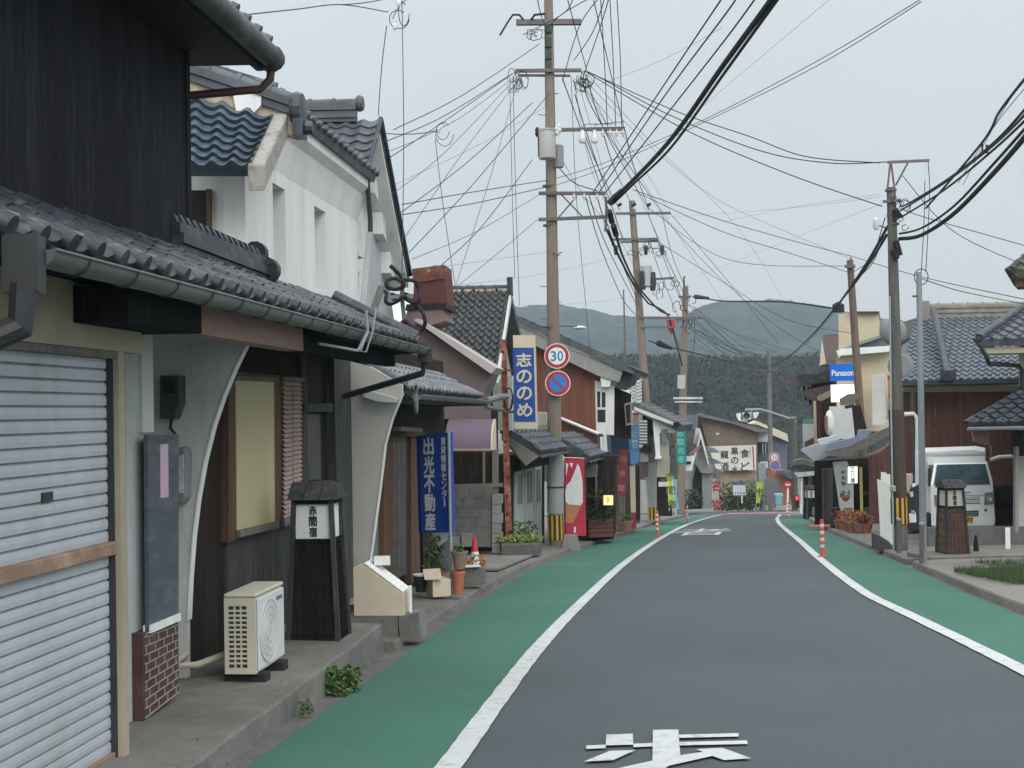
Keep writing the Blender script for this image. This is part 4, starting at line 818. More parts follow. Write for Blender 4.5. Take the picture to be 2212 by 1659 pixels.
# ---------------------------------------------------------------- grey tiled house behind, shop with glass doors
N_ = thing('grey_tiled_house', 'house with a broad grey tiled roof facing down the street behind the lettered blue sign', 'house', at(1060, 1000, 30))
e0, e1, t0, t1 = at(880, 815, 26.5), at(1070, 806, 26.5), at(925, 634, 30.5), at(1098, 630, 30.5); e0.z = e1.z; t0.z = t1.z
b = MB(); tile_roof(b, e0, e1, t0, t1, .3, .27, .09, .08, 8, .1, .05, nw=11, nc=13); rn = b.build('tiled_roof', tile_grey, N_, True)
b = MB(); ridge(b, t0 + V((0, .06, -.02)), t1 + V((.02, .06, -.02)), .26, .12, .07, .3); b.build('ridge', tile_dark, rn, True)
b = MB()
for k in range(7): q = t0 + (t1 - t0) * ((k + .5) / 7); b.box(q + V((0, -.11, .03)), (.2, .05, .07))
b.build('ridge_mortar', noshi, rn)
b = MB(); b.box(t1 + V((.04, .05, .12)), (.14, .25, .42)); b.build('ridge_end_tile', tile_dark, rn)
b = MB(); b.prism([t1 + V((.02, 0, -.05)), e1 + V((.02, 0, -.05)), e1 + V((.02, 0, -.2)), t1 + V((.02, 0, -.24))], (.05, 0, 0)); b.build('verge_board', plaster, rn)
b = MB(); b.prism([e1 + V((-.25, .5, -.1)), t1 + V((-.25, 0, -.15)), t1 + V((-.25 + .3, 3.4, -1.9)), t1 + V((-.0, 3.5, -5.2)), e1 + V((-.25, .5, -3.4))], V((-4.5, .3, 0))); b.build('wall', plaster, N_)
b = MB(); f0 = t1 + V((.05, 0, 0)); f1 = t1 + V((.55, 4.0, -2.0)); bk = V((-4.6, .3, 0)); tile_roof(b, f1, f1 + bk, f0, f0 + bk, .3, .27, .06, .04, 5, .1); b.build('far_roof', tile_grey, N_, True)
SH = SPP(at(1106, 1180, 28.6), .22)
b = MB(); slab(b, SH, [(1094, 985), (1176, 975), (1176, 1176), (1094, 1190)], 3.); b.build('shop_front', wood_dark, N_)
gd = None
for x0, x1 in ((1110, 1127), (1130, 1148), (1151, 1166)):
    b = MB(); f = lambda x: 1181 - (x - 1110) * .1
    slab(b, SH, [(x0, 1020 - (x0 - 1110) * .25), (x1, 1020 - (x1 - 1110) * .25), (x1, f(x1)), (x0, f(x0))], .05, .05); gd = b.build('sliding_door', mat('aluminium', (.36, .39, .385), .4, .08, 5), N_)
    for ya, yb in ((1026, 1090), (1104, 1168)):
        b = MB(); slab(b, SH, [(x0 + 3, ya - (x0 - 1110) * .25), (x1 - 3, ya - (x1 - 1110) * .25), (x1 - 3, yb - (x1 - 1110) * .12), (x0 + 3, yb - (x0 - 1110) * .12)], .01, .06); b.build('pane', glass_pale if ya > 1100 else mat('grey_glass', (.2, .24, .24), .25, .2, 2), gd)
e0, e1 = at(1166, 979, 27.8), at(1219, 967, 30.2); e1.z = e0.z; t0, t1 = at(1083, 926, 28.4), at(1180, 930, 30.9); t1.z = t0.z
b = MB(); tile_roof(b, e0, e1, t0, t1, .27, .25, .06, .045, 6, .09, .045); sk = b.build('skirt_roof', tile_m, N_, True)
b = MB(); b.prism([e0 + V((-.02, -.06, -.06)), t0 + V((0, -.06, -.06)), t0 + V((0, -.06, -.24)), e0 + V((-.3, -.06, -.26))], (0, .05, 0)); b.build('barge_board', wood_grey, sk)
b = MB(); gutter(b, e0 + V((.06, 0, -.05)), e1 + V((.06, 0, -.05)), .05); b.build('gutter', galv, sk, True)
b = MB(); b.prism([e0 + V((-.35, .1, -.12)), e1 + V((-.35, .1, -.12)), e1 + V((-.35, .1, -.34)), e0 + V((-.35, .1, -.34))], (-.06, 0, 0)); b.build('eave_beam', wood_dark, sk)
wl_ = at(1098, 850, 27.2)
b = MB(); slab(b, PP(28.2), [(1030, 806), (1064, 806), (1064, 900), (1030, 900)], .6, 0); b.build('dark_gable', wood_dark, N_)
b = MB(); slab(b, PP(28.2), [(1066, 822), (1108, 812), (1108, 930), (1066, 930)], .2, .1); b.build('white_infill', plaster, N_)
# planter, rusty pole with signboard
pl = thing('bed_planter', 'low dark stone planter full of yellow-green leaves before the glass doors', 'planter', at(1110, 1205, 25.8)); p0 = at(1083, 1203, 25.8); p1 = at(1163, 1206, 25.8); d_ = (p1 - p0); d_.z = 0
b = MB(); b.prism([p0, p0 + d_, p0 + d_ + V((.1, .9, 0)), p0 + V((.1, .9, 0))], (0, 0, .24)); b.build('trough', mat('dark_stone', (.1, .1, .095), .9, .25, 6), pl, bevel=.015)
b = MB(); rnd = random.Random(9)
for k in range(9): shrub(b, p0 + d_ * ((k + .3) / 9.6) + V((.05, .35, .22)), .17, .16, 60, .05, rnd)
b.build('leaves', leaf_light, pl); b = MB()
for k in range(5): shrub(b, p0 + d_ * (.3 + k * .12) + V((.06, .6, .22)), .12, .42, 40, .05, rnd)
b.build('tall_stems', leaf_m, pl)
rp_ = thing('rusty_post', 'tall rusty steel channel post standing beside the lettered blue sign', 'post', at(1100, 1175, 27.5))
b = MB(); a_, c_ = at(1100, 1190, 27.5), at(1087, 733, 27.5); b.prism([a_ + V((-.065, 0, 0)), a_ + V((.065, 0, 0)), c_ + V((.065, 0, 0)), c_ + V((-.065, 0, 0))], (0, .08, 0)); b.build('post', rust_m, rp_)
for k in range(11): q = c_ + (a_ - c_) * (.06 + .085 * k); b = MB(); b.box(q + V(((-.02, .03, -.01)[k % 3], -.005, 0)), (.05, .012, .07)); b.build('bolt_plate', mat('dark_rust', (.07, .025, .02), .9, .3, 8), rp_)
sg = thing('lettered_sign', 'blue vertical signboard with pale lettering and cream ends on the rusty post', 'signboard', at(1134, 825, 27.4))
P4 = PP(27.3); R_, U_ = V((1, -.11, 0)).normalized(), V((0, 0, 1))
b = MB(); slab(b, P4, [(1108, 724), (1155, 724), (1160, 926), (1111, 926)], .22); body = b.build('box', cream_pale, sg)
b = MB(); slab(b, P4, [(1108, 751), (1153, 751), (1157, 911), (1111, 911)], .01, .006); b.build('blue_panel', mat('sign_blue_light', (.012, .065, .27), .45, .06, 3), sg)
cA, cB = P4.hit(1131, 757), P4.hit(1134, 906); hh_ = (cA - cB).length
vtext('志ののめ', (cA + cB) / 2 + P4.n * .008, R_, (cA - cB), hh_ * .185, hh_ * .242, .004, 1.15, .03).build('lettering', mat('sign_letter_cream', (.55, .5, .38), .6, .08, 5), sg)
b = MB(); b.box(at(1098, 800, 27.45), (.2, .05, .05)); b.build('bracket', rust_m, sg); b = MB(); b.box(at(1102, 890, 27.45), (.2, .05, .05)); b.build('bracket', rust_m, sg)
co_ = thing('cable_coil', 'coil of thin black cable hanging on the rusty post', 'cable', at(1100, 868, 27.3)); b = MB(); b.tube([at(1097 + 9 * math.cos(t) + t * .3, 862 + 24 * math.sin(t), 27.2) for t in [k * .42 for k in range(26)]], .016, 5); b.build('coil', rubber, co_)
# neighbouring air conditioner on the wall behind the sign
wa = thing('wall_air_conditioner', 'pale air conditioner unit on the white wall behind the lettered sign', 'air conditioner', at(1170, 900, 31)); b = MB(); slab(b, PP(31), [(1160, 890), (1180, 890), (1180, 933), (1160, 933)], .3); b.build('body', ac_m, wa, bevel=.02); b = MB(); slab(b, PP(31), [(1155, 934), (1184, 934), (1184, 938), (1155, 938)], .4, .1); b.build('bracket', white_pl, wa)
# ---------------------------------------------------------------- rust red house
O_ = thing('rust_red_house', 'house with rust red boarded gable wall and long tiled roof behind the utility pole', 'house', at(1250, 1000, 36))
OP = PP(36.)
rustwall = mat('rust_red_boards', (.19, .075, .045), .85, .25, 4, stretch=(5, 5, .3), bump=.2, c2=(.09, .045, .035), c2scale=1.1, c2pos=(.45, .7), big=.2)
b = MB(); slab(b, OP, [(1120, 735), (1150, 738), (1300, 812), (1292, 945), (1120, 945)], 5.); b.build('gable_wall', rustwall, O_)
b = MB(); slab(b, OP, [(1118, 700), (1345, 806), (1338, 826), (1292, 812), (1118, 728)], .12, .35); b.build('verge_board', mat('grey_verge', (.26, .255, .24), .8, .15, 5), O_)
q0, q1 = OP.hit(1118, 690), OP.hit(1372, 802); b = MB(); bk = V((.9, 5.5, 0)); fr_ = OP.n * .42
tile_roof(b, q1 + fr_, q1 + bk, q0 + fr_, q0 + bk, .28, .27, .06, .04, 6, .1, .045); b.build('tiled_roof', tile_grey, O_, True)
b = MB(); slab(b, OP, [(1297, 806), (1322, 818), (1318, 836), (1300, 836)], .2, .3); b.build('verge_bracket', plaster, O_)
OS = SPP(OP.hit(1286, 900), .19)
b = MB(); slab(b, OP, [(1285, 822), (1327, 834), (1326, 940), (1288, 936)], .2, .04); ow = b.build('white_wall', plaster, O_)
b = MB(); slab(b, OP, [(1290, 845), (1308, 848), (1308, 912), (1291, 912)], .02, .05); b.build('window', glass_dark, ow); b = MB(); slab(b, OP, [(1289, 880), (1309, 880), (1309, 885), (1289, 885)], .03, .07); slab(b, OP, [(1297, 846), (1300, 846), (1300, 880), (1297, 880)], .03, .075); b.build('window_bars', plaster_grey, ow)
b = MB(); slab(b, OP, [(1326, 836), (1362, 850), (1362, 950), (1326, 945)], .3, -.6); b.build('dark_bay', wood_dark, O_)
b = MB(); slab(b, OP, [(1345, 800), (1378, 812), (1370, 830), (1350, 842), (1330, 838)], 1.5, .1); b.build('eave_end', tile_dark, O_)
b = MB(); slab(b, OP, [(1348, 872), (1364, 868), (1366, 916), (1352, 920)], .4, -.1); wf_ = b.build('shop_shutter_box', mat('brown_grey_frame', (.25, .22, .19), .7, .1, 4), O_); b = MB(); slab(b, OP, [(1351, 876), (1361, 873), (1362, 912), (1354, 915)], .02, -.08); b.build('panel', black_m, wf_)
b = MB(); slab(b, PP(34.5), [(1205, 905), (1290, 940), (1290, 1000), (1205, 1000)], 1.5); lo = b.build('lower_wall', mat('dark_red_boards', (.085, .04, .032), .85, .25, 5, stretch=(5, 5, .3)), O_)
b = MB(); b.tube([PP(34.4).hit(1210, 903), PP(34.4).hit(1293, 937)], .04, 6); b.build('white_gutter', white_pl, lo)
for x, y in ((1296, 972), (1303, 965)): b = MB(); slab(b, PP(34.2), [(x, y - 28), (x + 6, y - 28), (x + 9, y + 10), (x + 2, y + 10)], .15); b.build('white_bracket', plaster, lo)
e0, e1, t0, t1 = at(1272, 992, 31.5), at(1312, 978, 34.5), at(1185, 940, 32.2), at(1262, 945, 35.3); e1.z = e0.z; t1.z = t0.z
b = MB(); tile_roof(b, e0, e1, t0, t1, .27, .3, .07, .05, 6, .1, .045); s_ = b.build('skirt_roof', tile_m, O_, True)
b = MB(); gutter(b, e0 + V((.05, 0, -.04)), e1 + V((.05, 0, -.04)), .05); b.build('gutter', galv, s_, True)
b = MB(); b.prism([e0 + V((-.05, -.05, -.08)), t0 + V((0, -.05, -.08)), t0 + V((0, -.05, -.2)), e0 + V((-.05, -.05, -.2))], (0, .05, 0)); b.build('barge_board', wood_brown, s_)
b = MB(); slab(b, PP(33.5), [(1205, 985), (1330, 985), (1325, 1165), (1205, 1165)], 2.); b.build('dark_shop_front', wood_dark, O_)
for x in (1262, 1285): b = MB(); slab(b, PP(33.4), [(x, 995), (x + 4, 995), (x + 6, 1150), (x + 2, 1150)], .1); b.build('post', wood_grey, O_)
b = MB(); slab(b, PP(32.6), [(1262, 1002), (1290, 1004), (1288, 1030), (1262, 1032)], .5); b.build('hanging_cloth', mat('dim_cloth', (.12, .13, .13), .9, .2, 5), O_)
# utility poles -----------------------------------------------------------------
conc_pole = mat('weathered_concrete_pole', (.2, .165, .135), .85, .18, 4, stretch=(6, 6, .25), c2=(.14, .115, .095), c2scale=2, c2pos=(.5, .72), big=.12)
steel_arm = mat('crossarm_steel', (.12, .105, .105), .6, .25, 5)
dark_pole = mat('sooty_pole', (.085, .085, .08), .8, .3, 5, stretch=(5, 5, .3), c2=(.16, .15, .14), c2scale=3, big=.2)
wrap_m = mat('grey_pole_wrap', (.26, .275, .275), .55, .06, 4, big=.08)
black_stripe = mat('stripe_black', (.02, .02, .02), .6, .2, 5); yellow_stripe = mat('stripe_yellow', (.5, .29, .03), .6, .12, 5)
insul = mat('white_insulator', (.62, .62, .6), .3, .05, 4)
def pole(name, label, base, top, Y, r0, r1, m, loc=None, Yt=None, group=None):
    a_, c_ = at(*base, Y), at(*top, Yt or Y); t = thing(name, label, 'utility pole', a_, group); b = MB(); b.tube([a_ - V((0, 0, .1)), a_ + (c_ - a_) * .33, a_ + (c_ - a_) * .66, c_], r0, 18, r1); b.build('shaft', m, t, True); return t
def arm(t, x0, y0, x1, y1, Y, w=.075, m=None, name='crossarm'):
    p, q = at(x0, y0, Y), at(x1, y1, Y); b = MB(); b.prism([p + V((0, 0, -w / 2)), q + V((0, 0, -w / 2)), q + V((0, 0, w / 2)), p + V((0, 0, w / 2))], (0, w, 0)); return b.build(name, m or steel_arm, t)
def ins(t, x, y, Y, s=1., up=1): p = at(x, y, Y); b = MB(); b.lathe([(.012, -.1 * s * up), (.02, -.03 * s * up), (.055 * s, -.02 * s * up), (.06 * s, .03 * s * up), (.035 * s, .05 * s * up), (.05 * s, .07 * s * up), (.03 * s, .12 * s * up)], p, 10); return b.build('insulator', insul, t, True)
def bandr(t, x, y, Y, r, h=.05, m=None, name='band'): b = MB(); b.lathe([(r, -h / 2), (r + .012, -h / 2), (r + .012, h / 2), (r, h / 2)], at(x, y, Y), 16); return b.build(name, m or steel_arm, t)
def hazard(t, x, y0, y1, Y, r):
    c0, c1 = at(x, y1, Y), at(x, y0, Y); b = MB(); n = 40
    for k in range(n):
        b.cur = 0 if k % 4 < 2 else 1; a0, a1 = 2 * math.pi * k / n, 2 * math.pi * (k + 1) / n
        P = lambda a, z, r_: V((c0.x + math.cos(a) * r_, c0.y + math.sin(a) * r_, z)); b.face([P(a0, c0.z, r), P(a1, c0.z, r), P(a1, c1.z, r), P(a0, c1.z, r)])
        b.face([P(a0, c0.z, r), P(a1, c0.z, r), P(a1, c0.z, r - .02), P(a0, c0.z, r - .02)]); b.face([P(a0, c1.z, r), P(a1, c1.z, r), P(a1, c1.z, r - .02), P(a0, c1.z, r - .02)])
    return b.build('hazard_band', [black_stripe, yellow_stripe], t)
YP = 30.5
p1 = pole('utility_pole', 'tall weathered concrete pole carrying a transformer and two round traffic signs', (1202, 1188), (1184, -60), YP, .172, .10, conc_pole)
b = MB(); a_, c_ = at(1200, 1109, YP), at(1199, 975, YP); b.tube([a_, c_], .192, 20); b.build('grey_sleeve', wrap_m, p1, True); bandr(p1, 1200, 1052, YP, .194, .03, black_stripe)
hazard(p1, 1201, 1112, 1166, YP, .186)
arm(p1, 1115, 47, 1256, 46, YP - .2, .12); arm(p1, 1113, 152, 1256, 151, YP - .2); arm(p1, 1120, 162, 1232, 163, YP + .15, .05)
arm(p1, 1200, 280, 1350, 277, YP - .2); arm(p1, 1164, 417, 1309, 417, YP - .2); arm(p1, 1163, 474, 1308, 468, YP - .2)
for (x0, y0, x1, y1) in ((1212, 420, 1262, 472), (1246, 424, 1206, 470)): b = MB(); b.tube([at(x0, y0, YP - .16), at(x1, y1, YP - .16)], .018, 5); b.build('brace', steel_arm, p1)
for x, y in ((1186, 402), (1187, 487), (1190, 706)): bandr(p1, x, y, YP, .142, .04)
for x in (1258, 1284):
    b = MB(); b.lathe([(.03, .1), (.05, .02), (.075, -.06), (.09, -.16), (.07, -.2), (.02, -.2)], at(x, 290, YP - .25), 12); b.build('fuse_cutout', insul, p1, True)
    b = MB(); b.tube([at(x, 284, YP - .25), at(x + 2, 270, YP - .25), at(x + 10, 268, YP - .25), at(x + 65, 268 - (x - 1258) * .2, YP - .3)], .01, 4); b.build('jumper', rubber, p1)
for x in (1302, 1318, 1332, 1346): ins(p1, x, 286, YP - .2, .8, -1)
for x in (1240, 1262, 1290): ins(p1, x, 424, YP - .25, .7, -1)
tr = MB(); c_ = at(1182, 343, YP - .38); hT = at(1182, 278, YP - .38).z - c_.z; tr.lathe([(.19, 0), (.2, .03), (.2, hT * .9), (.215, hT * .92), (.215, hT * .97), (.1, hT)], c_, 20); tro = tr.build('transformer', mat('transformer_grey', (.43, .42, .42), .45, .06, 4, c2=(.33, .31, .3), c2scale=2), p1, True)
for k, (x, y) in enumerate(((1161, 288), (1203, 286), (1208, 280))): b = MB(); b.lathe([(.03, -.08), (.06, -.02), (.045, .04), (.06, .08), (.02, .14)], at(x, y, YP - .4), 10); b.build('bushing', rubber if k == 0 else insul, tro, True)
b = MB(); c_ = at(1207, 362, YP - .1); b.lathe([(.11, 0), (.12, .03), (.12, .5), (.08, .53)], c_, 14); b.build('rear_tank', metal_grey, tro, True)
b = MB(); b.box(at(1166, 318, YP - .4), (.09, .12, .45)); b.build('cooling_fin', metal_dark, tro)
for k in range(4): b = MB(); y = (60, 92, 118, 142)[k]; b.box(at(1184, y, YP - .13), (.16, .12, .22)); b.build('connector_box', mat('green_black_gear', (.03, .045, .04), .5, .4, 12), p1)
for k in range(7):
    x, y = (1184, 1187, 1189, 1190, 1191, 1184, 1185)[k], (330, 552, 620, 655, 690, 205, 250)[k]; sx = 1 if k % 2 else -1; b = MB(); q = at(x, y, YP); b.tube([q, q + V((.24 * sx, -.05, .02))], .012, 4); b.build('step_bolt', steel_arm, p1)
b = MB(); b.tube([at(1195, 545, YP - .14), at(1207, 552, YP - .2), at(1208, 546, YP - .2), at(1214, 546, YP - .2)], .015, 5); b.build('hook', steel_arm, p1)
rnd = random.Random(21)       # looped service cables under the arm
def cloop(t, x, y, Y, rx, ry, r=.009): b = MB(); ph = rnd.uniform(0, 6); b.tube([at(x + rx * math.cos(ph + a), y + ry * math.sin(ph + a) + 2 * math.sin(3 * a), Y + .1 * math.sin(a)) for a in [k * .45 for k in range(13)]], r, 4); b.build('cable_loop', rubber, t)
for k in range(10): cloop(p1, rnd.uniform(1252, 1268), rnd.uniform(166, 190), YP - .3, rnd.uniform(5, 20), rnd.uniform(6, 18))
for k in range(7): cloop(p1, rnd.uniform(1105, 1135), rnd.uniform(168, 192), YP - .3, rnd.uniform(4, 12), rnd.uniform(8, 22))
for k in range(5): cloop(p1, rnd.uniform(1135, 1168), rnd.uniform(62, 80), YP - .3, rnd.uniform(4, 13), rnd.uniform(6, 14))
b = MB(); b.tube([at(1080, 76, YP - .4), at(1098, 46, YP - .3), at(1108, 32, YP - .3), at(1122, 32, YP - .2), at(1130, 42, YP - .2)], .025, 6); b.build('lightning_arrester', rubber, p1)
b = MB(); b.tube([at(1148, 42, YP - .2), at(1155, 32, YP - .3), at(1176, 30, YP - .1)], .03, 6); b.build('lead', rubber, p1)
# splice closures on the arm end
b = MB(); b.tube([at(1315, 440, YP - .5), at(1330, 425, YP - .5), at(1345, 412, YP - .5)], .075, 10); b.build('splice_closure', rubber, p1, True)
b = MB(); b.tube([at(1309, 425, YP - .2), at(1310, 470, YP - .2), at(1307, 500, YP - .2)], .03, 6); b.build('cable_support', steel_arm, p1)
for (x0, y0, x1, y1) in ((1316, 456, 1322, 480), (1325, 487, 1331, 508)): b = MB(); b.tube([at(x0, y0, YP + .5), at(x1, y1, YP + .8)], .07, 10); b.build('splice_closure', rubber, p1, True)
# traffic signs
red_s = mat('sign_red', (.36, .025, .04), .5, .08, 4); blue_s = mat('sign_bright_blue', (.02, .17, .5), .5, .06, 4); numeral = mat('sign_numeral_blue', (.02, .16, .36), .5, .05, 4)
def round_sign(name, label, x, y, Y, r, kind):
    t = thing(name, label, 'traffic sign', at(x, y, Y)); ax = V((0, -1, 0)); c_ = at(x, y, Y)
    b = MB(); b.lathe([(r, -.02), (r, 0), (.001, .001)], c_, 40, ax); b.build('disc', white_pl, t)
    b = MB(); b.lathe([(r * .94, .001), (r * .94, .004), (.001, .0045)], c_, 40, ax); b.build('red_ring', red_s, t)
    b = MB(); b.lathe([(r * .68, .004), (r * .68, .008), (.001, .0085)], c_, 40, ax); b.build('centre', white_pl if kind == 30 else blue_s, t)
    if kind == 30: text_mb([('3', c_ + V((-r * .27, -.012, 0)), (1, 0, 0), (0, 0, 1), r * .42, r * .78)], .002, .03).build('numeral', numeral, t); text_mb([('0', c_ + V((r * .27, -.012, 0)), (1, 0, 0), (0, 0, 1), r * .42, r * .78)], .002, .03).build('numeral', numeral, t)
    else: b = MB(); b.box(c_ + V((0, -.011, 0)), (r * 1.4, .006, r * .15), R=Matrix.Rotation(math.radians(45), 3, 'Y')); b.build('red_bar', red_s, t)
    b = MB(); b.tube([c_ + V((-.02, .02, 0)), c_ + V((-.06, .3, 0))], .02, 6); b.build('bracket', metal_grey, t)
    return t
round_sign('speed_limit_sign', 'round red-ringed sign reading 30 high on the transformer pole', 1203, 769, YP - .3, .29, 30)
round_sign('no_parking_sign', 'round blue no-parking sign with red ring and bar below the 30 sign', 1205, 828, YP - .3, .29, 0)
sl_ = thing('street_lamp', 'small white oval lamp on the tall pole above the speed sign', 'lamp', at(1252, 707, 33)); b = MB(); c_ = at(1253, 708, 33); b.lathe([(.02, .05), (.12, .03), (.17, 0), (.12, -.04), (.02, -.06)], c_, 14); b.build('shade', white_pl, sl_, True); b = MB(); b.tube([c_ + V((-.1, -.3, .02)), at(1195, 703, YP + .15)], .02, 5); b.build('bracket', steel_arm, sl_)
# concrete block at the pole foot, soft cream banner
t_ = MB(); c_ = at(1232, 1190, 29.8); t_.hexa([c_ + V((-.22, -.2, 0)), c_ + V((.24, -.2, 0)), c_ + V((.24, .25, 0)), c_ + V((-.22, .25, 0))], [c_ + V((-.14, -.12, .36)), c_ + V((.16, -.12, .36)), c_ + V((.16, .17, .36)), c_ + V((-.14, .17, .36))]); tag(t_.build('concrete_weight', concrete_pale, None, bevel=.01), 'pale concrete weight at the foot of the hazard striped pole', 'weight')
ib = thing('ice_cream_banner', 'red hanging banner with a white soft ice cream cone beside the utility pole', 'banner', at(1242, 1160, 31.2)); BPn = PP(31.2)
bm_red = mat('banner_red', (.42, .03, .06), .7, .1, 3)
def warp(mb, pl, pts, out): mb.prism([p + pl.n * (out + .03 * math.sin(p.z * 3 + p.x * 4)) for p in hits(pl, pts)], -pl.n * .006)
b = MB()
for k in range(12):
    y0, y1 = 990 + 166 * k / 12, 990 + 166 * (k + 1) / 12; xa = lambda y: 1219 + (y - 990) * .02; xb = lambda y: 1262 + (y - 990) * .025
    warp(b, BPn, [(xa(y0), y0), (xb(y0), y0 + 2), (xb(y1), y1 + 2), (xa(y1), y1)], 0)
b.build('cloth', bm_red, ib)
b = MB(); warp(b, BPn, [(1248, 1001), (1253, 1010), (1258, 1035), (1259, 1060), (1259, 1085), (1255, 1092), (1230, 1090), (1222, 1084), (1221, 1062), (1224, 1048), (1232, 1040), (1240, 1022)], .02); b.build('ice_cream', white_pl, ib)
b = MB(); warp(b, BPn, [(1222, 1086), (1256, 1093), (1250, 1105), (1238, 1130), (1222, 1130)], .012); b.build('cone', mat('cone_biscuit', (.4, .18, .08), .7, .1, 6), ib)
for pts in ([(1230, 1000), (1238, 1000), (1235, 1012)], [(1222, 1000), (1228, 1002), (1223, 1030)], [(1240, 1138), (1244, 1138), (1244, 1150), (1240, 1150)]): b = MB(); warp(b, BPn, pts, .014); b.build('white_mark', white_pl, ib)
b = MB(); b.tube([at(1218, 1190, 31.3), at(1217, 985, 31.3)], .014, 6); b.tube([at(1217, 988, 31.3), at(1262, 990, 31.3)], .01, 5); b.build('pole', white_pl, ib)
gb = MB(); slab(gb, PP(31.6), [(1183, 1068), (1191, 1066), (1191, 1125), (1184, 1128)], .08); tag(gb.build('green_notice', mat('lit_green_panel', (.2, .5, .15), .6, .1, 4)), 'small bright green panel behind the utility pole', 'panel')
# lit lantern, plants, figure
ll = thing('lit_lantern_box', 'small glowing warm lantern box with black lettering hung before the dark shop', 'lantern', at(1314, 1080, 32.5)); PL_ = PP(32.5)
b = MB(); slab(b, PL_, [(1304, 1070), (1324, 1070), (1324, 1091), (1304, 1091)], .16); b.build('paper_box', lamp_warm, ll)
b = MB(); slab(b, PL_, [(1301, 1066), (1327, 1066), (1327, 1069.5), (1301, 1069.5)], .2, .02); b.build('frame_top', wood_black, ll); b = MB(); slab(b, PL_, [(1301, 1091), (1327, 1091), (1327, 1094), (1301, 1094)], .2, .02); b.build('frame_foot', wood_black, ll)
for x in (1301, 1325): b = MB(); slab(b, PL_, [(x, 1069), (x + 2.5, 1069), (x + 2.5, 1092), (x, 1092)], .2, .015); b.build('frame_side', wood_brown, ll)
vtext('志の', PL_.hit(1313.5, 1080) + PL_.n * .004, R_, U_, .06, .075, .002).build('lettering', ink, ll)
b = MB(); b.tube([PL_.hit(1314, 1066), PL_.hit(1314, 1020) + V((0, .2, 0))], .01, 4); b.build('hanger', rubber, ll)
pb_ = thing('wooden_planter', 'red brown slatted planter box with dark leafy shrub beside the banner', 'planter', at(1295, 1162, 33)); c_ = at(1296, 1162, 33)
for k in range(4): b = MB(); b.box(c_ + V((0, .2, .07 + k * .115)), (.62, .45, .1), .15); b.build('slat_row', mat('planter_red', (.11, .045, .035), .8, .25, 6), pb_)
b = MB(); shrub(b, c_ + V((0, .2, .45)), .38, .75, 420, .07, random.Random(31)); b.build('shrub', mat('dark_leaf', (.035, .06, .03), .75, .5, 9), pb_)
pot('flower_pot', 'stacked brown flower pots under the red vertical sign', 1352, 1148, 38, .2, .3, mat('pot_brown2', (.22, .13, .09), .8, .2, 6), leaf_m, None, .2, .25, 60, .06, 8)
# ================================================================ left side further down and the end of the street
def ZD(x, y): return (1323 + x * .1953, 810 + y * .1953)        # detail grid -> picture grid
grey_clad = mat('grey_green_cladding', (.2, .215, .2), .8, .12, 4, big=.15); tanwall = mat('tan_wall', (.3, .25, .185), .85, .12, 3, big=.15, c2=(.2, .175, .14), c2scale=1, c2pos=(.5, .75)); brown_gable = mat('brown_gable_boards', (.18, .14, .1), .85, .15, 3, big=.15)
slate_m = mat('slate_blue_cladding', (.11, .13, .16), .75, .12, 3); teal_m = mat('teal_sign', (.012, .24, .2), .5, .06, 4); lime_m = mat('lime_cloth', (.36, .5, .03), .7, .08, 4); cyan_m = mat('cyan_cloth', (.12, .4, .55), .7, .08, 4)
skyblue_m = mat('sky_blue_panel', (.1, .24, .42), .5, .08, 4); navy_m = mat('navy_panel', (.012, .09, .26), .5, .08, 4); dimred = mat('dim_red_panel', (.21, .035, .045), .6, .12, 4); letter_dim = mat('pale_letter', (.5, .5, .48), .6, .08, 4)
def flat(name, Y, pts, dep, m, par=None, out=0., zoom=True, mm=.11): b = MB(); p = PP(Y); slab(b, p, [ZD(*q) if zoom else q for q in pts], dep, out); return b.build(name, m, par)
# corner shop with blue box sign
cs = thing('corner_shop', 'beige fronted shop with brown posts beyond the lit lantern', 'shop', at(1345, 1140, 40))
flat('wall', 40.2, [(10, 560), (130, 560), (130, 1700), (10, 1700)], 3, mat('beige_column', (.33, .29, .22), .85, .12, 4), cs)
flat('cornice', 40.2, [(0, 560), (135, 560), (135, 625), (0, 625)], 3.1, cream_pale, cs, .08)
flat('grey_column', 40.1, [(70, 1340), (130, 1340), (130, 1690), (70, 1690)], .3, wood_grey, cs, .1)
flat('cream_post', 39.8, [(190, 1000), (250, 1000), (258, 1520), (205, 1520)], .3, cream_pale, cs); flat('post_foot', 39.8, [(203, 1520), (260, 1520), (262, 1700), (205, 1700)], .32, dimred, cs, .01); flat('dark_post', 39.9, [(250, 1000), (300, 1000), (305, 1600), (260, 1600)], .3, wood_dark, cs)
flat('tan_post', 40.4, [(225, 430), (290, 430), (290, 600), (225, 600)], .4, mat('tan_post', (.34, .25, .17), .8, .1, 4), cs); flat('post_cap', 40.4, [(222, 420), (292, 420), (292, 440), (222, 440)], .42, dimred, cs, .01)
flat('back_wall', 41.2, [(120, 900), (300, 900), (300, 1640), (120, 1640)], 2, mat('dusky_brown', (.08, .065, .06), .8, .2, 4), cs)
bb = thing('blue_box_sign', 'sky blue box sign with a dark blue side and pale panel over the corner shop', 'sign', at(1365, 960, 39))
b = MB(); p_ = PP(39); fr_ = hits(p_, [ZD(*q) for q in ((165, 560), (290, 550), (300, 960), (240, 1005), (195, 985))]); b.prism(fr_, (-.45, .9, 0)); b.build('box', navy_m, bb)
flat('face', 39, [(170, 565), (286, 555), (296, 955), (240, 998), (200, 980)], .02, skyblue_m, bb, .012); flat('pale_panel', 39, [(213, 640), (278, 634), (282, 815), (216, 822)], .01, mat('pale_blue_panel', (.42, .52, .6), .6, .15, 12), bb, .022)
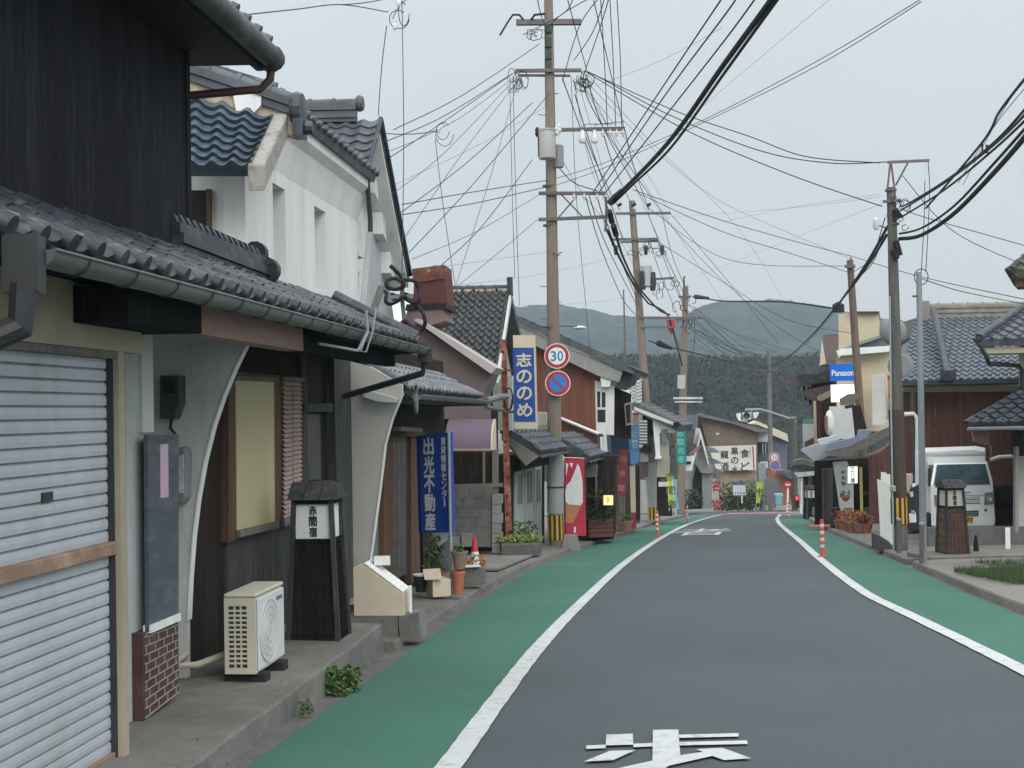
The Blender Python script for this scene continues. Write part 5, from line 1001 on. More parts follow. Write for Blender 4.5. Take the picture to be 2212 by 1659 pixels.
vtext('酒店', p_.hit(*ZD(247, 730)) + p_.n * .03, R_, U_, .22, .26).build('lettering', skyblue_m, bb)
rs = thing('red_vertical_sign', 'long dim red vertical sign with pale lettering on the corner shop', 'sign', at(1345, 1020, 38)); p_ = PP(38)
flat('panel', 38, [(78, 825), (176, 825), (140, 1345), (45, 1345)], .12, dimred, rs)
vtext('ら赤間', p_.hit(*ZD(110, 1090)) + p_.n * .008, R_, p_.hit(*ZD(130, 825)) - p_.hit(*ZD(92, 1345)), .17, .42, .003).build('lettering', mat('dull_pink_letter', (.42, .2, .2), .7, .1, 5), rs)
lv = thing('striped_shutter', 'pale and dark striped louvre panel beside the blue box sign', 'shutter', at(1388, 935, 42)); flat('back', 42, [(293, 500), (385, 500), (388, 770), (296, 770)], .2, slate_m, lv)
for k in range(8): y = 505 + k * 33; flat('slat', 42, [(296, y), (382, y), (384, y + 17), (298, y + 17)], .08, plaster, lv, .06)
gh = thing('tiled_white_house', 'white building with a wavy pale tiled roof behind the rust red house', 'house', at(1375, 870, 52))
flat('wall', 52, [(95, 150), (170, 150), (230, 330), (330, 380), (330, 800), (95, 800)], 3, plaster, gh)
e0, e1, t0, t1 = at(*ZD(150, 340), 52), at(*ZD(320, 365), 52), at(*ZD(150, 60), 54), at(*ZD(318, 60), 54); b = MB(); tile_roof(b, e0, e1, t0, t1, .35, .3, .08, .06, 6, .1); b.build('tiled_roof', mat('silver_tile', (.3, .31, .31), .6, .15, 4), gh, True)
ws = thing('white_shed_shop', 'low white shop with a grey sloping tiled roof behind the second utility pole', 'shop', at(1430, 1000, 50))
flat('white_wall', 50, [(440, 460), (520, 500), (700, 575), (700, 640), (520, 640), (530, 900), (480, 900)], 3, plaster, ws); flat('beige_wall', 50.1, [(495, 640), (640, 640), (632, 1130), (490, 1130)], 2.5, mat('beige_olive', (.3, .3, .24), .85, .1, 4), ws)
flat('window', 50, [(535, 600), (610, 600), (605, 760), (545, 760)], .02, mat('dim_glass', (.16, .17, .17), .3, .2, 4), ws, .02); flat('fascia', 49.8, [(470, 905), (545, 900), (545, 925), (470, 930)], .3, plaster, ws, .1)
flat('dark_front', 50.3, [(490, 1125), (660, 1125), (660, 1560), (490, 1560)], 2, wood_dark, ws); flat('counter', 49.6, [(510, 1190), (620, 1190), (620, 1235), (510, 1235)], .5, plaster_grey, ws); flat('red_stripe', 49.6, [(525, 1150), (612, 1150), (612, 1175), (525, 1175)], .1, dimred, ws)
b = MB(); q0, q1 = at(*ZD(200, 320), 50), at(*ZD(745, 575), 49.6); bk = V((1.2, 5, .0)); fw = V((0, -.5, 0)); tile_roof(b, q1 + fw, q1 + bk, q0 + fw, q0 + bk, .3, .3, .06, .05, 5, .2); b.build('tiled_roof', tile_grey, ws, True)
flat('verge', 49.6, [(240, 350), (740, 545), (735, 580), (440, 470), (240, 385)], .1, mat('pale_verge2', (.5, .5, .48), .7, .08, 4), ws, .05); flat('eave_box', 49.4, [(670, 530), (735, 515), (755, 560), (720, 580), (680, 575)], .4, wood_black, ws, .1)
flat('drain_pipe', 49.3, [(600, 640), (612, 660), (640, 720), (640, 900), (628, 900), (628, 730), (600, 670)], .05, metal_dark, ws)
# second pole
Y2 = 54
p2 = pole('utility_pole', 'brown concrete pole leaning slightly left beside the striped awning, second along the street', (1413, 1122), (1365, 434), Y2, .2, .13, conc_pole)
b = MB(); b.tube([at(1412, 1095, Y2), at(1404, 1000, Y2)], .235, 16); b.build('grey_sleeve', wrap_m, p2, True); hazard(p2, 1413, 1095, 1124, Y2, .25)
b = MB(); b.tube([at(1406, 940, Y2), at(1398, 870, Y2)], .23, 12); b.build('dark_sleeve', sooty if False else dark_pole, p2, True)
arm(p2, 1330, 461, 1449, 460, Y2 - .2, .1); arm(p2, 1318, 517, 1422, 516, Y2 - .2, .1); arm(p2, 1340, 523, 1420, 521, Y2 + .2, .07); arm(p2, 1400, 604, 1456, 600, Y2 - .2, .09); arm(p2, 1380, 686, 1522, 687, Y2 - .2, .1); arm(p2, 1385, 707, 1455, 707, Y2 - .2, .07)
for x in (1337, 1368, 1400): ins(p2, x + 2, 451, Y2 - .2, 1.3); b = MB(); b.tube([at(x, 440, Y2 - .2), at(x + 3, 445, Y2 - .2)], .1, 8); b.build('pin_cap', rubber, p2)
b = MB(); b.lathe([(.2, 0), (.24, .04), (.24, .85), (.15, .92)], at(1397, 620, Y2 - .4), 14); b.build('transformer', mat('transformer_grey2', (.36, .37, .38), .5, .1, 4), p2, True)
for x, y in ((1389, 610), (1410, 612)): b = MB(); b.lathe([(.1, -.3), (.15, 0), (.12, .45)], at(x, y, Y2 - .5), 10); b.build('side_tank', metal_dark, p2, True)
for x in (1330, 1395, 1430): b = MB(); b.lathe([(.06, -.3), (.1, 0), (.06, .1)], at(x, 535, Y2 - .3), 8); b.build('hanging_gear', metal_dark, p2, True)
for k in range(9): cloop(p2, rnd.uniform(1318, 1440), rnd.uniform(528, 548), Y2 - .3, rnd.uniform(4, 14), rnd.uniform(4, 10), .014)
for k in range(5): cloop(p2, rnd.uniform(1415, 1470), rnd.uniform(612, 645), Y2 - .3, rnd.uniform(5, 14), rnd.uniform(6, 14), .014)
bs_ = MB(); slab(bs_, PP(53), [ZD(300, 880), ZD(392, 880), ZD(396, 960), ZD(304, 960)], .25); tag(bs_.build('white_lamp_box', plaster), 'pale box sign under a small brown hood against the second pole', 'sign')
fl = thing('roofed_notice', 'small brown tiled hood over a board beside the second pole', 'notice board', at(1390, 1010, 53)); flat('hood', 52.8, [(296, 850), (330, 780), (420, 790), (446, 840), (420, 860)], .6, tile_dark, fl, .1); flat('board', 53, [(300, 960), (398, 960), (398, 1130), (304, 1130)], .1, mat('dusty_brown_board', (.17, .12, .11), .8, .15, 4), fl)
# teal sign and flags
ts = thing('teal_vertical_sign', 'teal vertical sign with pale lettering above the flags', 'sign', at(1470, 965, 58)); p_ = PP(58)
flat('panel', 58, [(700, 595), (808, 595), (818, 990), (712, 990)], .25, teal_m, ts); vtext('赤間名産', p_.hit(*ZD(752, 790)) + p_.n * .01, R_, U_, .28, .37, .004, 1.).build('lettering', mat('pale_teal_letter', (.2, .5, .44), .6, .08, 4), ts)
flat('white_top', 58, [(700, 480), (803, 480), (805, 585), (705, 590)], .2, plaster, ts); flat('red_mark', 58, [(745, 545), (775, 535), (770, 575), (750, 578)], .01, red_s, ts, .01); flat('rusty_post', 58.1, [(672, 600), (700, 600), (735, 1080), (715, 1080)], .1, rust_m, ts, .06)
def nobori(name, label, Y, pts, m, txt, tm, cell, pitch, gcol=None):
    t = thing(name, label, 'banner', PP(Y).hit(*ZD(*pts[2]))); flat('cloth', Y, pts, .02, m, t); p_ = PP(Y)
    c_ = sum((p_.hit(*ZD(*q)) for q in pts), V((0, 0, 0))) / 4; up_ = (p_.hit(*ZD(*pts[0])) - p_.hit(*ZD(*pts[3])))
    if txt: vtext(txt, c_ + p_.n * .008, R_, up_, cell, pitch, .003).build('lettering', tm, t)
    a_, e_ = p_.hit(*ZD(pts[0][0] - 3, pts[0][1] - 5)), p_.hit(*ZD(pts[3][0] - 3, pts[3][1] + 60)); b = MB(); b.tube([a_, e_], .015, 5); b.build('pole', white_pl, t); return t
nobori('flag_banner', 'lime green flag banner with dark lettering below the teal sign', 48.6, [(613, 1120), (652, 1112), (680, 1435), (632, 1440)], lime_m, '赤間宿', mat('olive_letter', (.1, .13, .02), .7, .1, 5), .3, .5)
nobori('flag_banner', 'narrow cyan flag banner behind the lime green one', 49, [(655, 1115), (680, 1115), (738, 1485), (708, 1490)], cyan_m, '', None, 0, 0)
nobori('flag_banner', 'pink and white flag banner with red lettering before the grey gabled shop', 80, [(1112, 1212), (1172, 1206), (1185, 1450), (1116, 1452)], mat('pink_cloth', (.5, .42, .41), .7, .06, 4), '名物', red_s, .6, 1.1)
nobori('flag_banner', 'leaning lime green flag banner by the tan building corner', 92, [(1610, 1186), (1668, 1186), (1630, 1420), (1588, 1414)], lime_m, '市', mat('olive_letter', (.1, .13, .02)), .6, .8)
# grey gabled shop
gs = thing('grey_gabled_shop', 'grey shop with a white edged steep gable and dark doorway', 'shop', at(1515, 1100, 78))
flat('white_front', 79, [(780, 900), (905, 1040), (885, 1440), (780, 1440)], 4, mat('dim_white', (.36, .37, .37), .8, .1, 3), gs); flat('dark_doorway', 78.6, [(935, 1010), (990, 1010), (988, 1482), (878, 1482), (890, 1150)], 1., black_m, gs); flat('grey_wall', 78.4, [(990, 1060), (1120, 1060), (1090, 1480), (992, 1480)], 3, grey_clad, gs)
flat('gable', 78, [(968, 640), (1068, 985), (1120, 1010), (1110, 1075), (1060, 1090), (980, 1082), (930, 1000)], 3, grey_clad, gs); flat('verge', 77.6, [(962, 690), (968, 600), (982, 640), (1070, 990), (1058, 990), (975, 690), (890, 1000), (880, 980)], .4, plaster, gs, .1); flat('upper_panel', 79.5, [(925, 590), (968, 590), (965, 760), (900, 760)], 1, mat('pale_zinc', (.42, .44, .45), .6, .08, 4), gs)
flat('slate_panel', 82, [(805, 440), (945, 440), (945, 600), (805, 600)], 2, slate_m, gs); flat('canopy_sign', 77.5, [(780, 910), (915, 890), (880, 1060), (790, 1060)], .4, plaster, gs); flat('canopy_mark', 77.4, [(820, 955), (872, 955), (868, 985), (820, 985)], .05, black_m, gs, .0); flat('dark_vent', 79, [(828, 655), (895, 655), (880, 745), (822, 745)], .4, mat('dusk_panel', (.09, .085, .095), .7, .1, 4), gs, .1)
flat('pink_trim', 77.4, [(840, 880), (960, 770), (985, 790), (880, 890)], .2, mat('faded_pink', (.3, .12, .13), .7, .2, 4), gs)
for k, (y, w) in enumerate(((800, 1190), (920, 1215), (1020, 1240))): flat('awning_flap', 79 + k * .4, [(1040, y - 10), (1130, y + 10), (w, y + 50), (w - 20, y + 62), (1070, y + 62)], .6, mat('grey_blue_cloth', (.17, .19, .22), .8, .15, 4), gs)
bins = MB()
for k in range(3): pass
t = thing('plant_tubs', 'dark shrubs in tubs before the grey gabled shop', 'plant', at(*ZD(835, 1480), 77)); b = MB(); shrub(b, at(*ZD(835, 1480), 77) + V((0, 0, .2)), .9, .9, 200, .14, random.Random(4)); b.build('leaves', mat('dark_leaf'  , (.035, .06, .03)), t); b = MB(); b.lathe([(.3, 0), (.4, .3), (.01, .3)], at(*ZD(835, 1482), 77), 12); b.build('tub', metal_dark, t)
# tan building with the long white sign at the end of the street
tb = thing('tan_end_building', 'tan building closing the street, brown gable above a long white sign', 'building', at(1590, 1100, 97))
flat('gable', 97, [(955, 460), (1300, 540), (1570, 625), (1595, 650), (1600, 780), (1040, 792), (985, 620)], 6, brown_gable, tb); flat('lower_wall', 97.1, [(1040, 780), (1600, 775), (1600, 1440), (1190, 1440), (1180, 1060), (1040, 1000)], 6, tanwall, tb)
flat('roof', 96.6, [(950, 440), (1000, 430), (1740, 615), (1735, 640), (1590, 628), (1300, 530), (968, 462)], 7, mat('dull_grey_roof', (.13, .125, .12), .8, .2, 3), tb, .25); flat('dark_verge', 96.5, [(930, 580), (955, 440), (972, 470), (1005, 620), (1060, 800), (1035, 790), (985, 640), (955, 600)], .4, black_m, tb, .2)
flat('vent', 97, [(1520, 1150), (1575, 1150), (1575, 1200), (1520, 1200)], .02, mat('dim_tan', (.17, .14, .1), .8, .1, 4), tb, .03); flat('window_light', 97, [(1145, 640), (1180, 640), (1178, 660), (1145, 660)], .05, plaster, tb, .05)
wsn = thing('long_white_sign', 'large white signboard with black brush lettering and a red stripe on the tan building', 'signboard', at(1590, 990, 96.4)); p_ = PP(96.6)
flat('panel', 96.6, [(1060, 790), (1588, 775), (1588, 1052), (1150, 1056)], .15, mat('sign_white', (.6, .58, .53), .6, .04, 4), wsn); flat('red_stripe', 96.6, [(1545, 790), (1560, 790), (1572, 1045), (1560, 1048)], .02, red_s, wsn, .02)
for tx, (x, y), c, pt in (('食ど', (1466, 940), .62, .95), ('黒の水', (1352, 945), .5, .66), ('龍酒', (1240, 945), .55, .85)): vtext(tx, p_.hit(*ZD(x, y)) + p_.n * .012, R_, U_, c, pt, .004, 1., .03).build('lettering', mat('faded_ink', (.07, .06, .055), .8, .3, 9), wsn)
flat('small_print', 96.6, [(1518, 800), (1526, 800), (1526, 915), (1518, 915)], .01, mat('pale_red_print', (.5, .3, .28), .7, .3, 30), wsn, .02)
nb = thing('street_notice_board', 'white notice board with a blue header on two legs before the tan wall', 'notice board', at(1597, 1100, 88)); flat('board', 88, [(1330, 1185), (1470, 1185), (1478, 1330), (1338, 1330)], .1, mat('notice_white', (.52, .54, .56), .6, .06, 6), nb); flat('header', 88, [(1328, 1180), (1470, 1180), (1472, 1215), (1330, 1215)], .1, mat('header_blue', (.07, .1, .2), .6, .1, 5), nb, .02)
for k in range(4): x = 1350 + k * 32; flat('small_print', 88, [(x, 1296), (x + 16, 1296), (x + 16, 1318), (x, 1318)], .01, mat('print_grey', (.2, .22, .27), .7, .2, 9), nb, .01)
for x in (1388, 1425): flat('leg', 88, [(x, 1330), (x + 14, 1330), (x + 14, 1500 - (x - 1388) * 2.2), (x, 1500 - (x - 1388) * 2.2)], .1, white_pl if x > 1400 else wood_brown, nb)
hd = MB(); rnd = random.Random(14)
for k in range(16): shrub(hd, at(*ZD(1225 + k * 24, 1478 - (k % 3) * 4), 91) + V((0, 0, -.1)), .7, .9 + (k % 4) * .35, 70, .16, rnd)
tag(hd.build('hedge', mat('hedge_green', (.05, .075, .03), .8, .5, 2)), 'low untidy green hedge along the foot of the tan building', 'hedge')
# traffic signal, far signs, poles
sg_ = thing('traffic_signal', 'white housed traffic signal hanging from a long arm over the junction', 'traffic light', at(1616, 898, 84)); p_ = PP(84)
flat('housing', 84, [(1440, 415), (1530, 412), (1530, 495), (1445, 498)], .3, mat('signal_white', (.6, .62, .62), .5, .05, 4), sg_); b = MB(); b.lathe([(.2, 0), (.22, .05), (.17, .03), (.01, .01)], p_.hit(*ZD(1484, 452)) + p_.n * .02, 18, p_.n); b.build('lens', glass_dark, sg_)
flat('left_hood', 84, [(1372, 428), (1410, 420), (1425, 425), (1422, 500), (1495, 500), (1490, 522), (1400, 505), (1375, 460)], .3, plaster, sg_, -.1); flat('right_hood', 84, [(1555, 415), (1622, 408), (1615, 440), (1590, 480), (1565, 478)], .3, plaster, sg_, -.1)
b = MB(); b.tube([p_.hit(*ZD(*q)) + V((0, .3, 0)) for q in ((1480, 385), (1640, 378), (1720, 400), (2000, 490), (2045, 520))], .07, 6); b.build('arm', metal_grey, sg_); b = MB(); b.tube([p_.hit(*ZD(1548, 490)) + V((0, .2, 0)), p_.hit(*ZD(1548, 380)) + V((0, .3, 0))], .05, 6); b.build('hanger', metal_grey, sg_)
b = MB(); b.tube([p_.hit(*ZD(2010, 470)) + V((0, .3, 0)), at(1718, 1105, 84.3)], .2, 12); b.build('column', mat('olive_concrete', (.12, .115, .1), .8, .15, 4), sg_, True)
def small_sign(label, x, y, Y, kind, base):
    t = round_sign('speed_limit_sign' if kind == 30 else 'no_parking_sign', label, x, y, Y, .34, kind); b = MB(); b.tube([at(x, y - 5, Y + .08), at(x, base, Y + .08)], .04, 6); b.build('post', metal_grey, t)
small_sign('far small round 30 sign before the slate blue building', 1673, 988, 88, 30, 1096); small_sign('far small round no-parking sign below the far 30 sign', 1675, 1005, 87.6, 0, 1098)
np_ = thing('no_entry_sign', 'small round red sign on a white post at the junction', 'traffic sign', at(1702, 1047, 72)); b = MB(); b.lathe([(.2, -.02), (.2, 0), (.01, .001)], at(1702, 1047, 72), 20, V((0, -1, 0))); b.build('disc', mat('bright_red', (.5, .04, .03), .5, .08, 4), np_); b = MB(); b.box(at(1702, 1047, 71.97), (.26, .01, .07)); b.build('bar', white_pl, np_); b = MB(); b.tube([at(1702, 1053, 72.05), at(1701, 1106, 72.05)], .05, 6); b.build('post', white_pl, np_)
pc = pole('utility_pole', 'thin grey pole rising from the junction in front of the dark wooded hill', (1666, 1104), (1661, 758), 90, .2, .13, mat('grey_pole', (.15, .145, .14), .8, .2, 4)); arm(pc, 1640, 800, 1680, 800, 89.8, .1)
pg = pole('utility_pole', 'short pale grey post by the corner of the tan building', (1651, 1100), (1645, 1000), 91, .3, .26, mat('pale_grey_post', (.3, .31, .31), .8, .1, 4))
p3 = pole('utility_pole', 'third brown pole along the street, a pale box near its middle', (1470, 1105), (1481, 618), 76, .25, .16, conc_pole); flat('pale_box', 75.6, [(722, 0), (808, 0), (800, 150), (720, 148)], .5, mat('box_pale', (.4, .42, .42), .6, .1, 4), p3)
arm(p3, 1455, 838 + 22, 1518, 838 + 22, 75.7, .12, plaster_grey); arm(p3, 1458, 868, 1517, 868, 75.7, .08, plaster_grey); arm(p3, 1466, 641, 1492, 641, 75.8, .12); arm(p3, 1455, 690, 1498, 690, 75.8, .12); b = MB(); b.tube([at(1479, 650, 75.8), at(1477, 600, 75.8), at(1480, 597, 75.8)], .06, 6); b.build('top_spike', steel_arm, p3)
for k in range(6): cloop(p3, rnd.uniform(1448, 1500), rnd.uniform(645, 730), 75.5, rnd.uniform(3, 10), rnd.uniform(5, 16), .025)
tp = thing('thin_mast', 'very thin dark mast standing between the poles against the hills', 'mast', at(1348, 900, 60)); b = MB(); b.tube([at(1350, 900, 60), at(1349, 700, 60), at(1347, 625, 60)], .05, 6, .03); b.build('mast', steel_arm, tp)
rc = thing('red_cable_marker', 'small red pennant shaped marker hanging from the cables by the second pole', 'marker', at(1450, 705, 66)); b = MB(); c_ = at(1450, 722, 66); b.lathe([(.02, 0), (.22, .4), (.2, .7), (.03, .8)], c_, 8); b.build('marker', red_s, rc)
# slate buildings on the right of the junction
sb_ = thing('slate_blue_building', 'slate blue clad building with a curved cream roof edge at the junction', 'building', at(1690, 1000, 99)); flat('wall', 99, [(1600, 640), (1930, 690), (1930, 1440), (1600, 1440)], 5, slate_m, sb_); flat('cream_roof', 98.7, [(1530, 540), (1600, 510), (1740, 570), (1930, 650), (1945, 740), (1900, 720), (1780, 670), (1720, 600), (1600, 550)], 4, cream_pale, sb_, .2)
flat('grey_bay', 97.8, [(1600, 640), (1715, 640), (1730, 740), (1605, 740)], .8, plaster_grey, sb_); flat('dark_windows', 97.8, [(1618, 760), (1725, 760), (1725, 870), (1620, 870)], .3, black_m, sb_); flat('balcony', 97.5, [(1640, 960), (1750, 960), (1745, 1030), (1640, 1030)], .6, plaster_grey, sb_); 
for x in (1660, 1690): flat('mullion', 97.8, [(x, 760), (x + 8, 760), (x + 8, 870), (x, 870)], .02, plaster_grey, sb_, .03)
ow_ = thing('orange_wall_house', 'low house with an orange wall and weathered tiled roof by the junction', 'house', at(1695, 1050, 86)); flat('wall', 86, [(1760, 1050), (1990, 1160), (1990, 1440), (1760, 1440)], 3, mat('muted_orange', (.3, .12, .075), .8, .15, 4), ow_); flat('roof', 85.6, [(1830, 1060), (1900, 1050), (2110, 1110), (2110, 1140), (1960, 1150)], 2, tile_grey, ow_, .2); flat('dark_base', 85.8, [(1700, 1150), (1850, 1150), (1850, 1440), (1700, 1440)], 1, mat('dusk_grey', (.13, .13, .125), .8, .2, 3), ow_)
cb = thing('cyan_bin', 'pale cyan bin standing by the orange wall', 'bin', at(*ZD(1840, 1440), 84)); flat('body', 84, [(1803, 1325), (1880, 1325), (1875, 1435), (1815, 1435)], .7, mat('cyan_plastic', (.14, .34, .38), .5, .1, 4), cb); flat('lid', 84, [(1800, 1315), (1884, 1315), (1884, 1335), (1800, 1335)], .75, mat('cyan_lid', (.25, .45, .5), .5, .1, 4), cb, .02)
ps = thing('pedestrian_signal', 'dark signal post with a glowing red light at the junction', 'traffic light', at(1722, 1100, 70)); flat('housing', 70, [(2020, 1335), (2068, 1335), (2068, 1475), (2024, 1475)], .3, black_m, ps); flat('red_light', 70, [(2026, 1342), (2056, 1342), (2056, 1384), (2026, 1384)], .02, mat('lit_red', (1., .04, .05), .5, .02, 3, emit=1.4), ps, .02); b = MB(); b.tube([at(1729, 1040, 70.2), at(1731, 1112, 70.2)], .05, 6); b.build('post', white_pl, ps)
# delineators
dm = mat('delineator_orange', (.45, .075, .045), .5, .08, 4); wr = mat('reflective_white', (.6, .58, .55), .4, .05, 4)
dl0 = None
for k, (x, y, Y, lab) in enumerate(((1420, 1158, 35.6, 'thin orange and white post on the left road edge line, nearer of two'), (1485, 1128, 51, 'thin orange post further along the left road edge line'), (1777, 1203, 24.7, 'orange and white post with a wide cap on the right edge line'), (1666 + 38, 1124, 57, 'slim faded orange post at the far end of the right edge line'))):
    p = gnd(x, y)
    if dl0 is None:
        dl0 = t = thing('road_delineator', lab, 'delineator post', p, 'orange delineator posts'); b = MB(); b.lathe([(.055, 0), (.05, .02), (.04, .04), (.038, .7), (.03, .72)], p, 14); b.build('post', dm, t, True); b = MB(); b.lathe([(.1, 0), (.1, .02), (.05, .03)], p, 14); b.build('base', dm, t)
        for z in (.18, .31, .44, .57): b = MB(); b.lathe([(.04, z), (.041, z + .01), (.041, z + .05), (.039, z + .06)], p, 14); b.build('white_ring', wr, t)
    else:
        t = dup(dl0, p, 0, lab)
        if k == 2: b = MB(); b.lathe([(.05, .0), (.075, .02), (.075, .05), (.02, .06)], p + V((0, 0, .71)), 14); o = b.build('cap', dm, t)
# ================================================================ right hand side
def Z6(x, y): return (1620 + x * .2676, 648 + y * .2676)
def Z7(x, y): return (1728 + x * .2187, 918 + y * .2187)
def Z8(x, y): return (1663 + x * .4256, 783 + y * .4256)
PR = lambda Y: PP(Y, 0)
def flr(name, Y, pts, dep, m, par=None, out=0., z=6):
    b = MB(); f = Z6 if z == 6 else Z7 if z == 7 else Z8 if z == 8 else (lambda x, y: (x, y)); q_ = [p + V((0, -out, 0)) for p in hits(PR(Y), [f(*q) for q in pts])]; mx_ = sum(p.x for p in q_) / len(q_) / Y; b.prism(q_, V((mx_ + .02, 1, 0)) * dep); return b.build(name, m, par)
R_ = V((1, 0, 0))
brownclad = mat('brown_tin_wall', (.105, .052, .042), .8, .35, 4, stretch=(4, 4, .25), c2=(.2, .085, .055), c2scale=1.4, c2pos=(.5, .72), big=.25, bump=.1)
tile_blue = mat('blue_grey_tile', (.1, .125, .15), .5, .22, 3, c2=(.16, .19, .215), c2scale=5, big=.15)
# red brown house with the big tiled roof
h1 = thing('brown_tiled_house', 'red brown tin walled house with a wide blue-grey tiled roof behind the van', 'house', at(2080, 1130, 33))
flr('wall', 33, [(1225, 735), (2190, 735), (2190, 1860), (1225, 1860)], 4, brownclad, h1); flr('side_wall', 41.8, [(500, 480), (640, 400), (640, 860), (505, 860)], 3, brownclad, h1, 0, 8)
flr('eave_band', 32.9, [(1222, 690), (2150, 690), (2150, 738), (1222, 745)], .3, cream, h1, .15)
e0, e1, t0, t1 = at(1940, 826, 32.2), at(2230, 822, 32.2), at(1978, 690, 36.5), at(2240, 676, 36.5); e1.z = e0.z; t1.z = t0.z
b = MB(); tile_roof(b, e0, e1, t0, t1, .3, .27, .06, .05, 8, .1, .05, nw=17, nc=16); r1 = b.build('tiled_roof', tile_blue, h1, True)
b = MB(); ridge(b, t0 + V((.3, .1, -.04)), t1 + V((1, .1, -.04)), .3, .4, .09, .4); b.box(t0 + V((.25, .05, .2)), (.2, .4, .6)); b.build('ridge', mat('lichen_ridge', (.2, .19, .165), .8, .25, 4, c2=(.3, .27, .22), c2scale=3), r1, True)
b = MB(); q0, q1 = at(2014, 668, 36.0), at(2046, 822, 32.1); b.tube([q0 + V((0, -.1, .0)), q1 + V((0, -.1, .06))], .09, 8); b.box(q1 + V((0, -.1, .12)), (.3, .25, .25)); b.build('descending_ridge', tile_dark, r1, True)
b = MB(); gutter(b, e0 + V((0, -.08, -.06)), e1 + V((0, -.08, -.06)), .06); b.build('gutter', metal_dark, r1, True)
for x, xb in ((1490, 1496), (1690, 1698)): flr('batten', 33, [(x, 790), (x + 8, 790), (xb + 8, 1200), (xb, 1200)], .02, rust_m, h1, .015)
b = MB(); b.tube([PR(32.2).hit(*Z6(*q)) for q in ((1245, 922), (1320, 918), (1345, 950), (1352, 1060), (1350, 1230), (1352, 1700))], .05, 8); b.build('white_downpipe', plaster, h1, True)
b = MB(); b.tube([PR(32.3).hit(*Z6(*q)) for q in ((1310, 740), (1316, 1000), (1330, 1400), (1335, 1650))], .06, 8); b.build('dark_downpipe', mat('green_grey_pipe', (.05, .055, .05), .6, .2, 5), h1, True)
flr('black_gate', 31.6, [(1912, 600), (2150, 600), (2212, 640), (2215, 985), (1912, 985)], .1, mat('black_gate', (.025, .027, .03), .7, .2, 4, stretch=(1, 1, 5)), h1, 0, 7)
for y in (650, 720, 790, 860, 930): flr('gate_rail', 31.6, [(1915, y), (2190, y + 4), (2190, y + 10), (1915, y + 6)], .02, black_m, h1, .02, 7)
b = MB(); b.tube([PR(31).hit(*Z7(*q)) for q in ((1880, 345), (1960, 318), (2190, 302), (2175, 400), (2165, 700))], .045, 8); b.build('white_pipe', plaster, h1, True)
flr('timber_prop', 31.5, [(1872, 205), (1892, 205), (1898, 300), (1880, 305)], .1, mat('orange_timber', (.3, .16, .08), .8, .15, 5), h1, 0, 7)
# near right house
h0 = thing('hipped_roof_house', 'white walled house at the right edge with dark tiled hipped roofs', 'house', at(2200, 1100, 27))
RK = V((3.2, 2.2, 0))
e0 = at(2110, 737, 26.6); e1 = e0 + V((3.6, -.3, .0)); 
def hip(e0, e1, eb, top, m, nm):
    b = MB(); tile_roof(b, e0, e1, top, top + V((3, 0, 0)), .28, .27, .06, .05, 6, .1, .045); tile_roof(b, eb, e0, top + V((1.15, 3, 0)), top, .28, .27, .06, .05, 6, .1, .045); return b.build(nm, m, h0, True)
cor = at(2112, 738, 26.4); top = at(2235, 655, 28.4); hip(cor, cor + V((4, -.1, 0)), cor + V((1.55, 4, 0)), top, mat('roof_tile_soft', (.08, .092, .105), .55, .25, 4, c2=(.14, .155, .17), c2scale=5), 'upper_roof')
b = MB(); b.tube([cor + V((.02, -.02, .08)), top + V((0, 0, .1))], .08, 8); b.build('hip_ridge', tile_dark, h0, True)
b = MB(); b.prism([cor + V((.05, .1, -.12)), cor + V((4, 0, -.12)), cor + V((4, .9, -.12)), cor + V((.5, .9, -.12))], (0, 0, -.12)); b.build('soffit', cream, h0)
b = MB(); b.tube([at(2120, 752, 26.4), at(2132, 772, 26.4), at(2136, 785, 26.5), at(2200, 790, 27.2), at(2208, 798, 27.2), at(2207, 900, 27.2)], .045, 8); b.build('drain_pipe', metal_dark, h0, True)
b = MB(); b.prism(hits(PR(27.3), [(2201, 740), (2400, 740), (2400, 1140), (2201, 1140)]), V((2.3, 5, 0))); b.build('wall', mat('pale_wall', (.5, .49, .45), .85, .06, 4), h0)
cor2 = at(2090, 918, 25.4); top2 = at(2222, 838, 26.6); hip(cor2, cor2 + V((3.5, -.1, 0)), cor2 + V((1.1, 3.0, 0)), top2, tile_dark, 'porch_roof')
b = MB(); gutter(b, cor2 + V((-.03, -.08, -.05)), cor2 + V((3.5, -.18, -.05)), .06); b.build('porch_gutter', metal_grey, h0, True)
b = MB(); slab(b, PR(26), [(2100, 928), (2140, 932), (2136, 962), (2105, 955)], .1); b.build('pink_panel', mat('dusty_pink', (.22, .14, .14), .8, .1, 4), h0); b = MB(); slab(b, PR(26.5), [(2205, 930), (2300, 930), (2300, 985), (2205, 985)], .5); b.build('dark_porch', black_m, h0)
b = MB(); slab(b, PR(26.2), [(2194, 965), (2201, 965), (2201, 1150), (2193, 1150)], .12); b.build('porch_post', mat('post_grey', (.2, .2, .19), .8, .1, 4), h0)
# concrete wall and posts
cw = MB(); c0, c1 = at(2005, 1140, 26.6), at(2300, 1138, 26.6); cw.prism([V((c0.x, c0.y, gz(26.6))), V((c1.x, c1.y, gz(26.6))), c1, c0], (0, .2, 0)); tag(cw.build('retaining_wall', mat('dark_concrete_wall', (.12, .125, .12), .9, .2, 4, c2=(.07, .07, .065), c2scale=1.5, big=.2)), 'low stained concrete wall in front of the parked white van', 'wall')
wp = thing('white_post', 'short white square post against the concrete wall', 'post', at(2177, 1200, 25)); flr('post', 25, [(2028, 1020), (2075, 1020), (2080, 1290), (2032, 1290)], .12, plaster, wp, 0, 7)
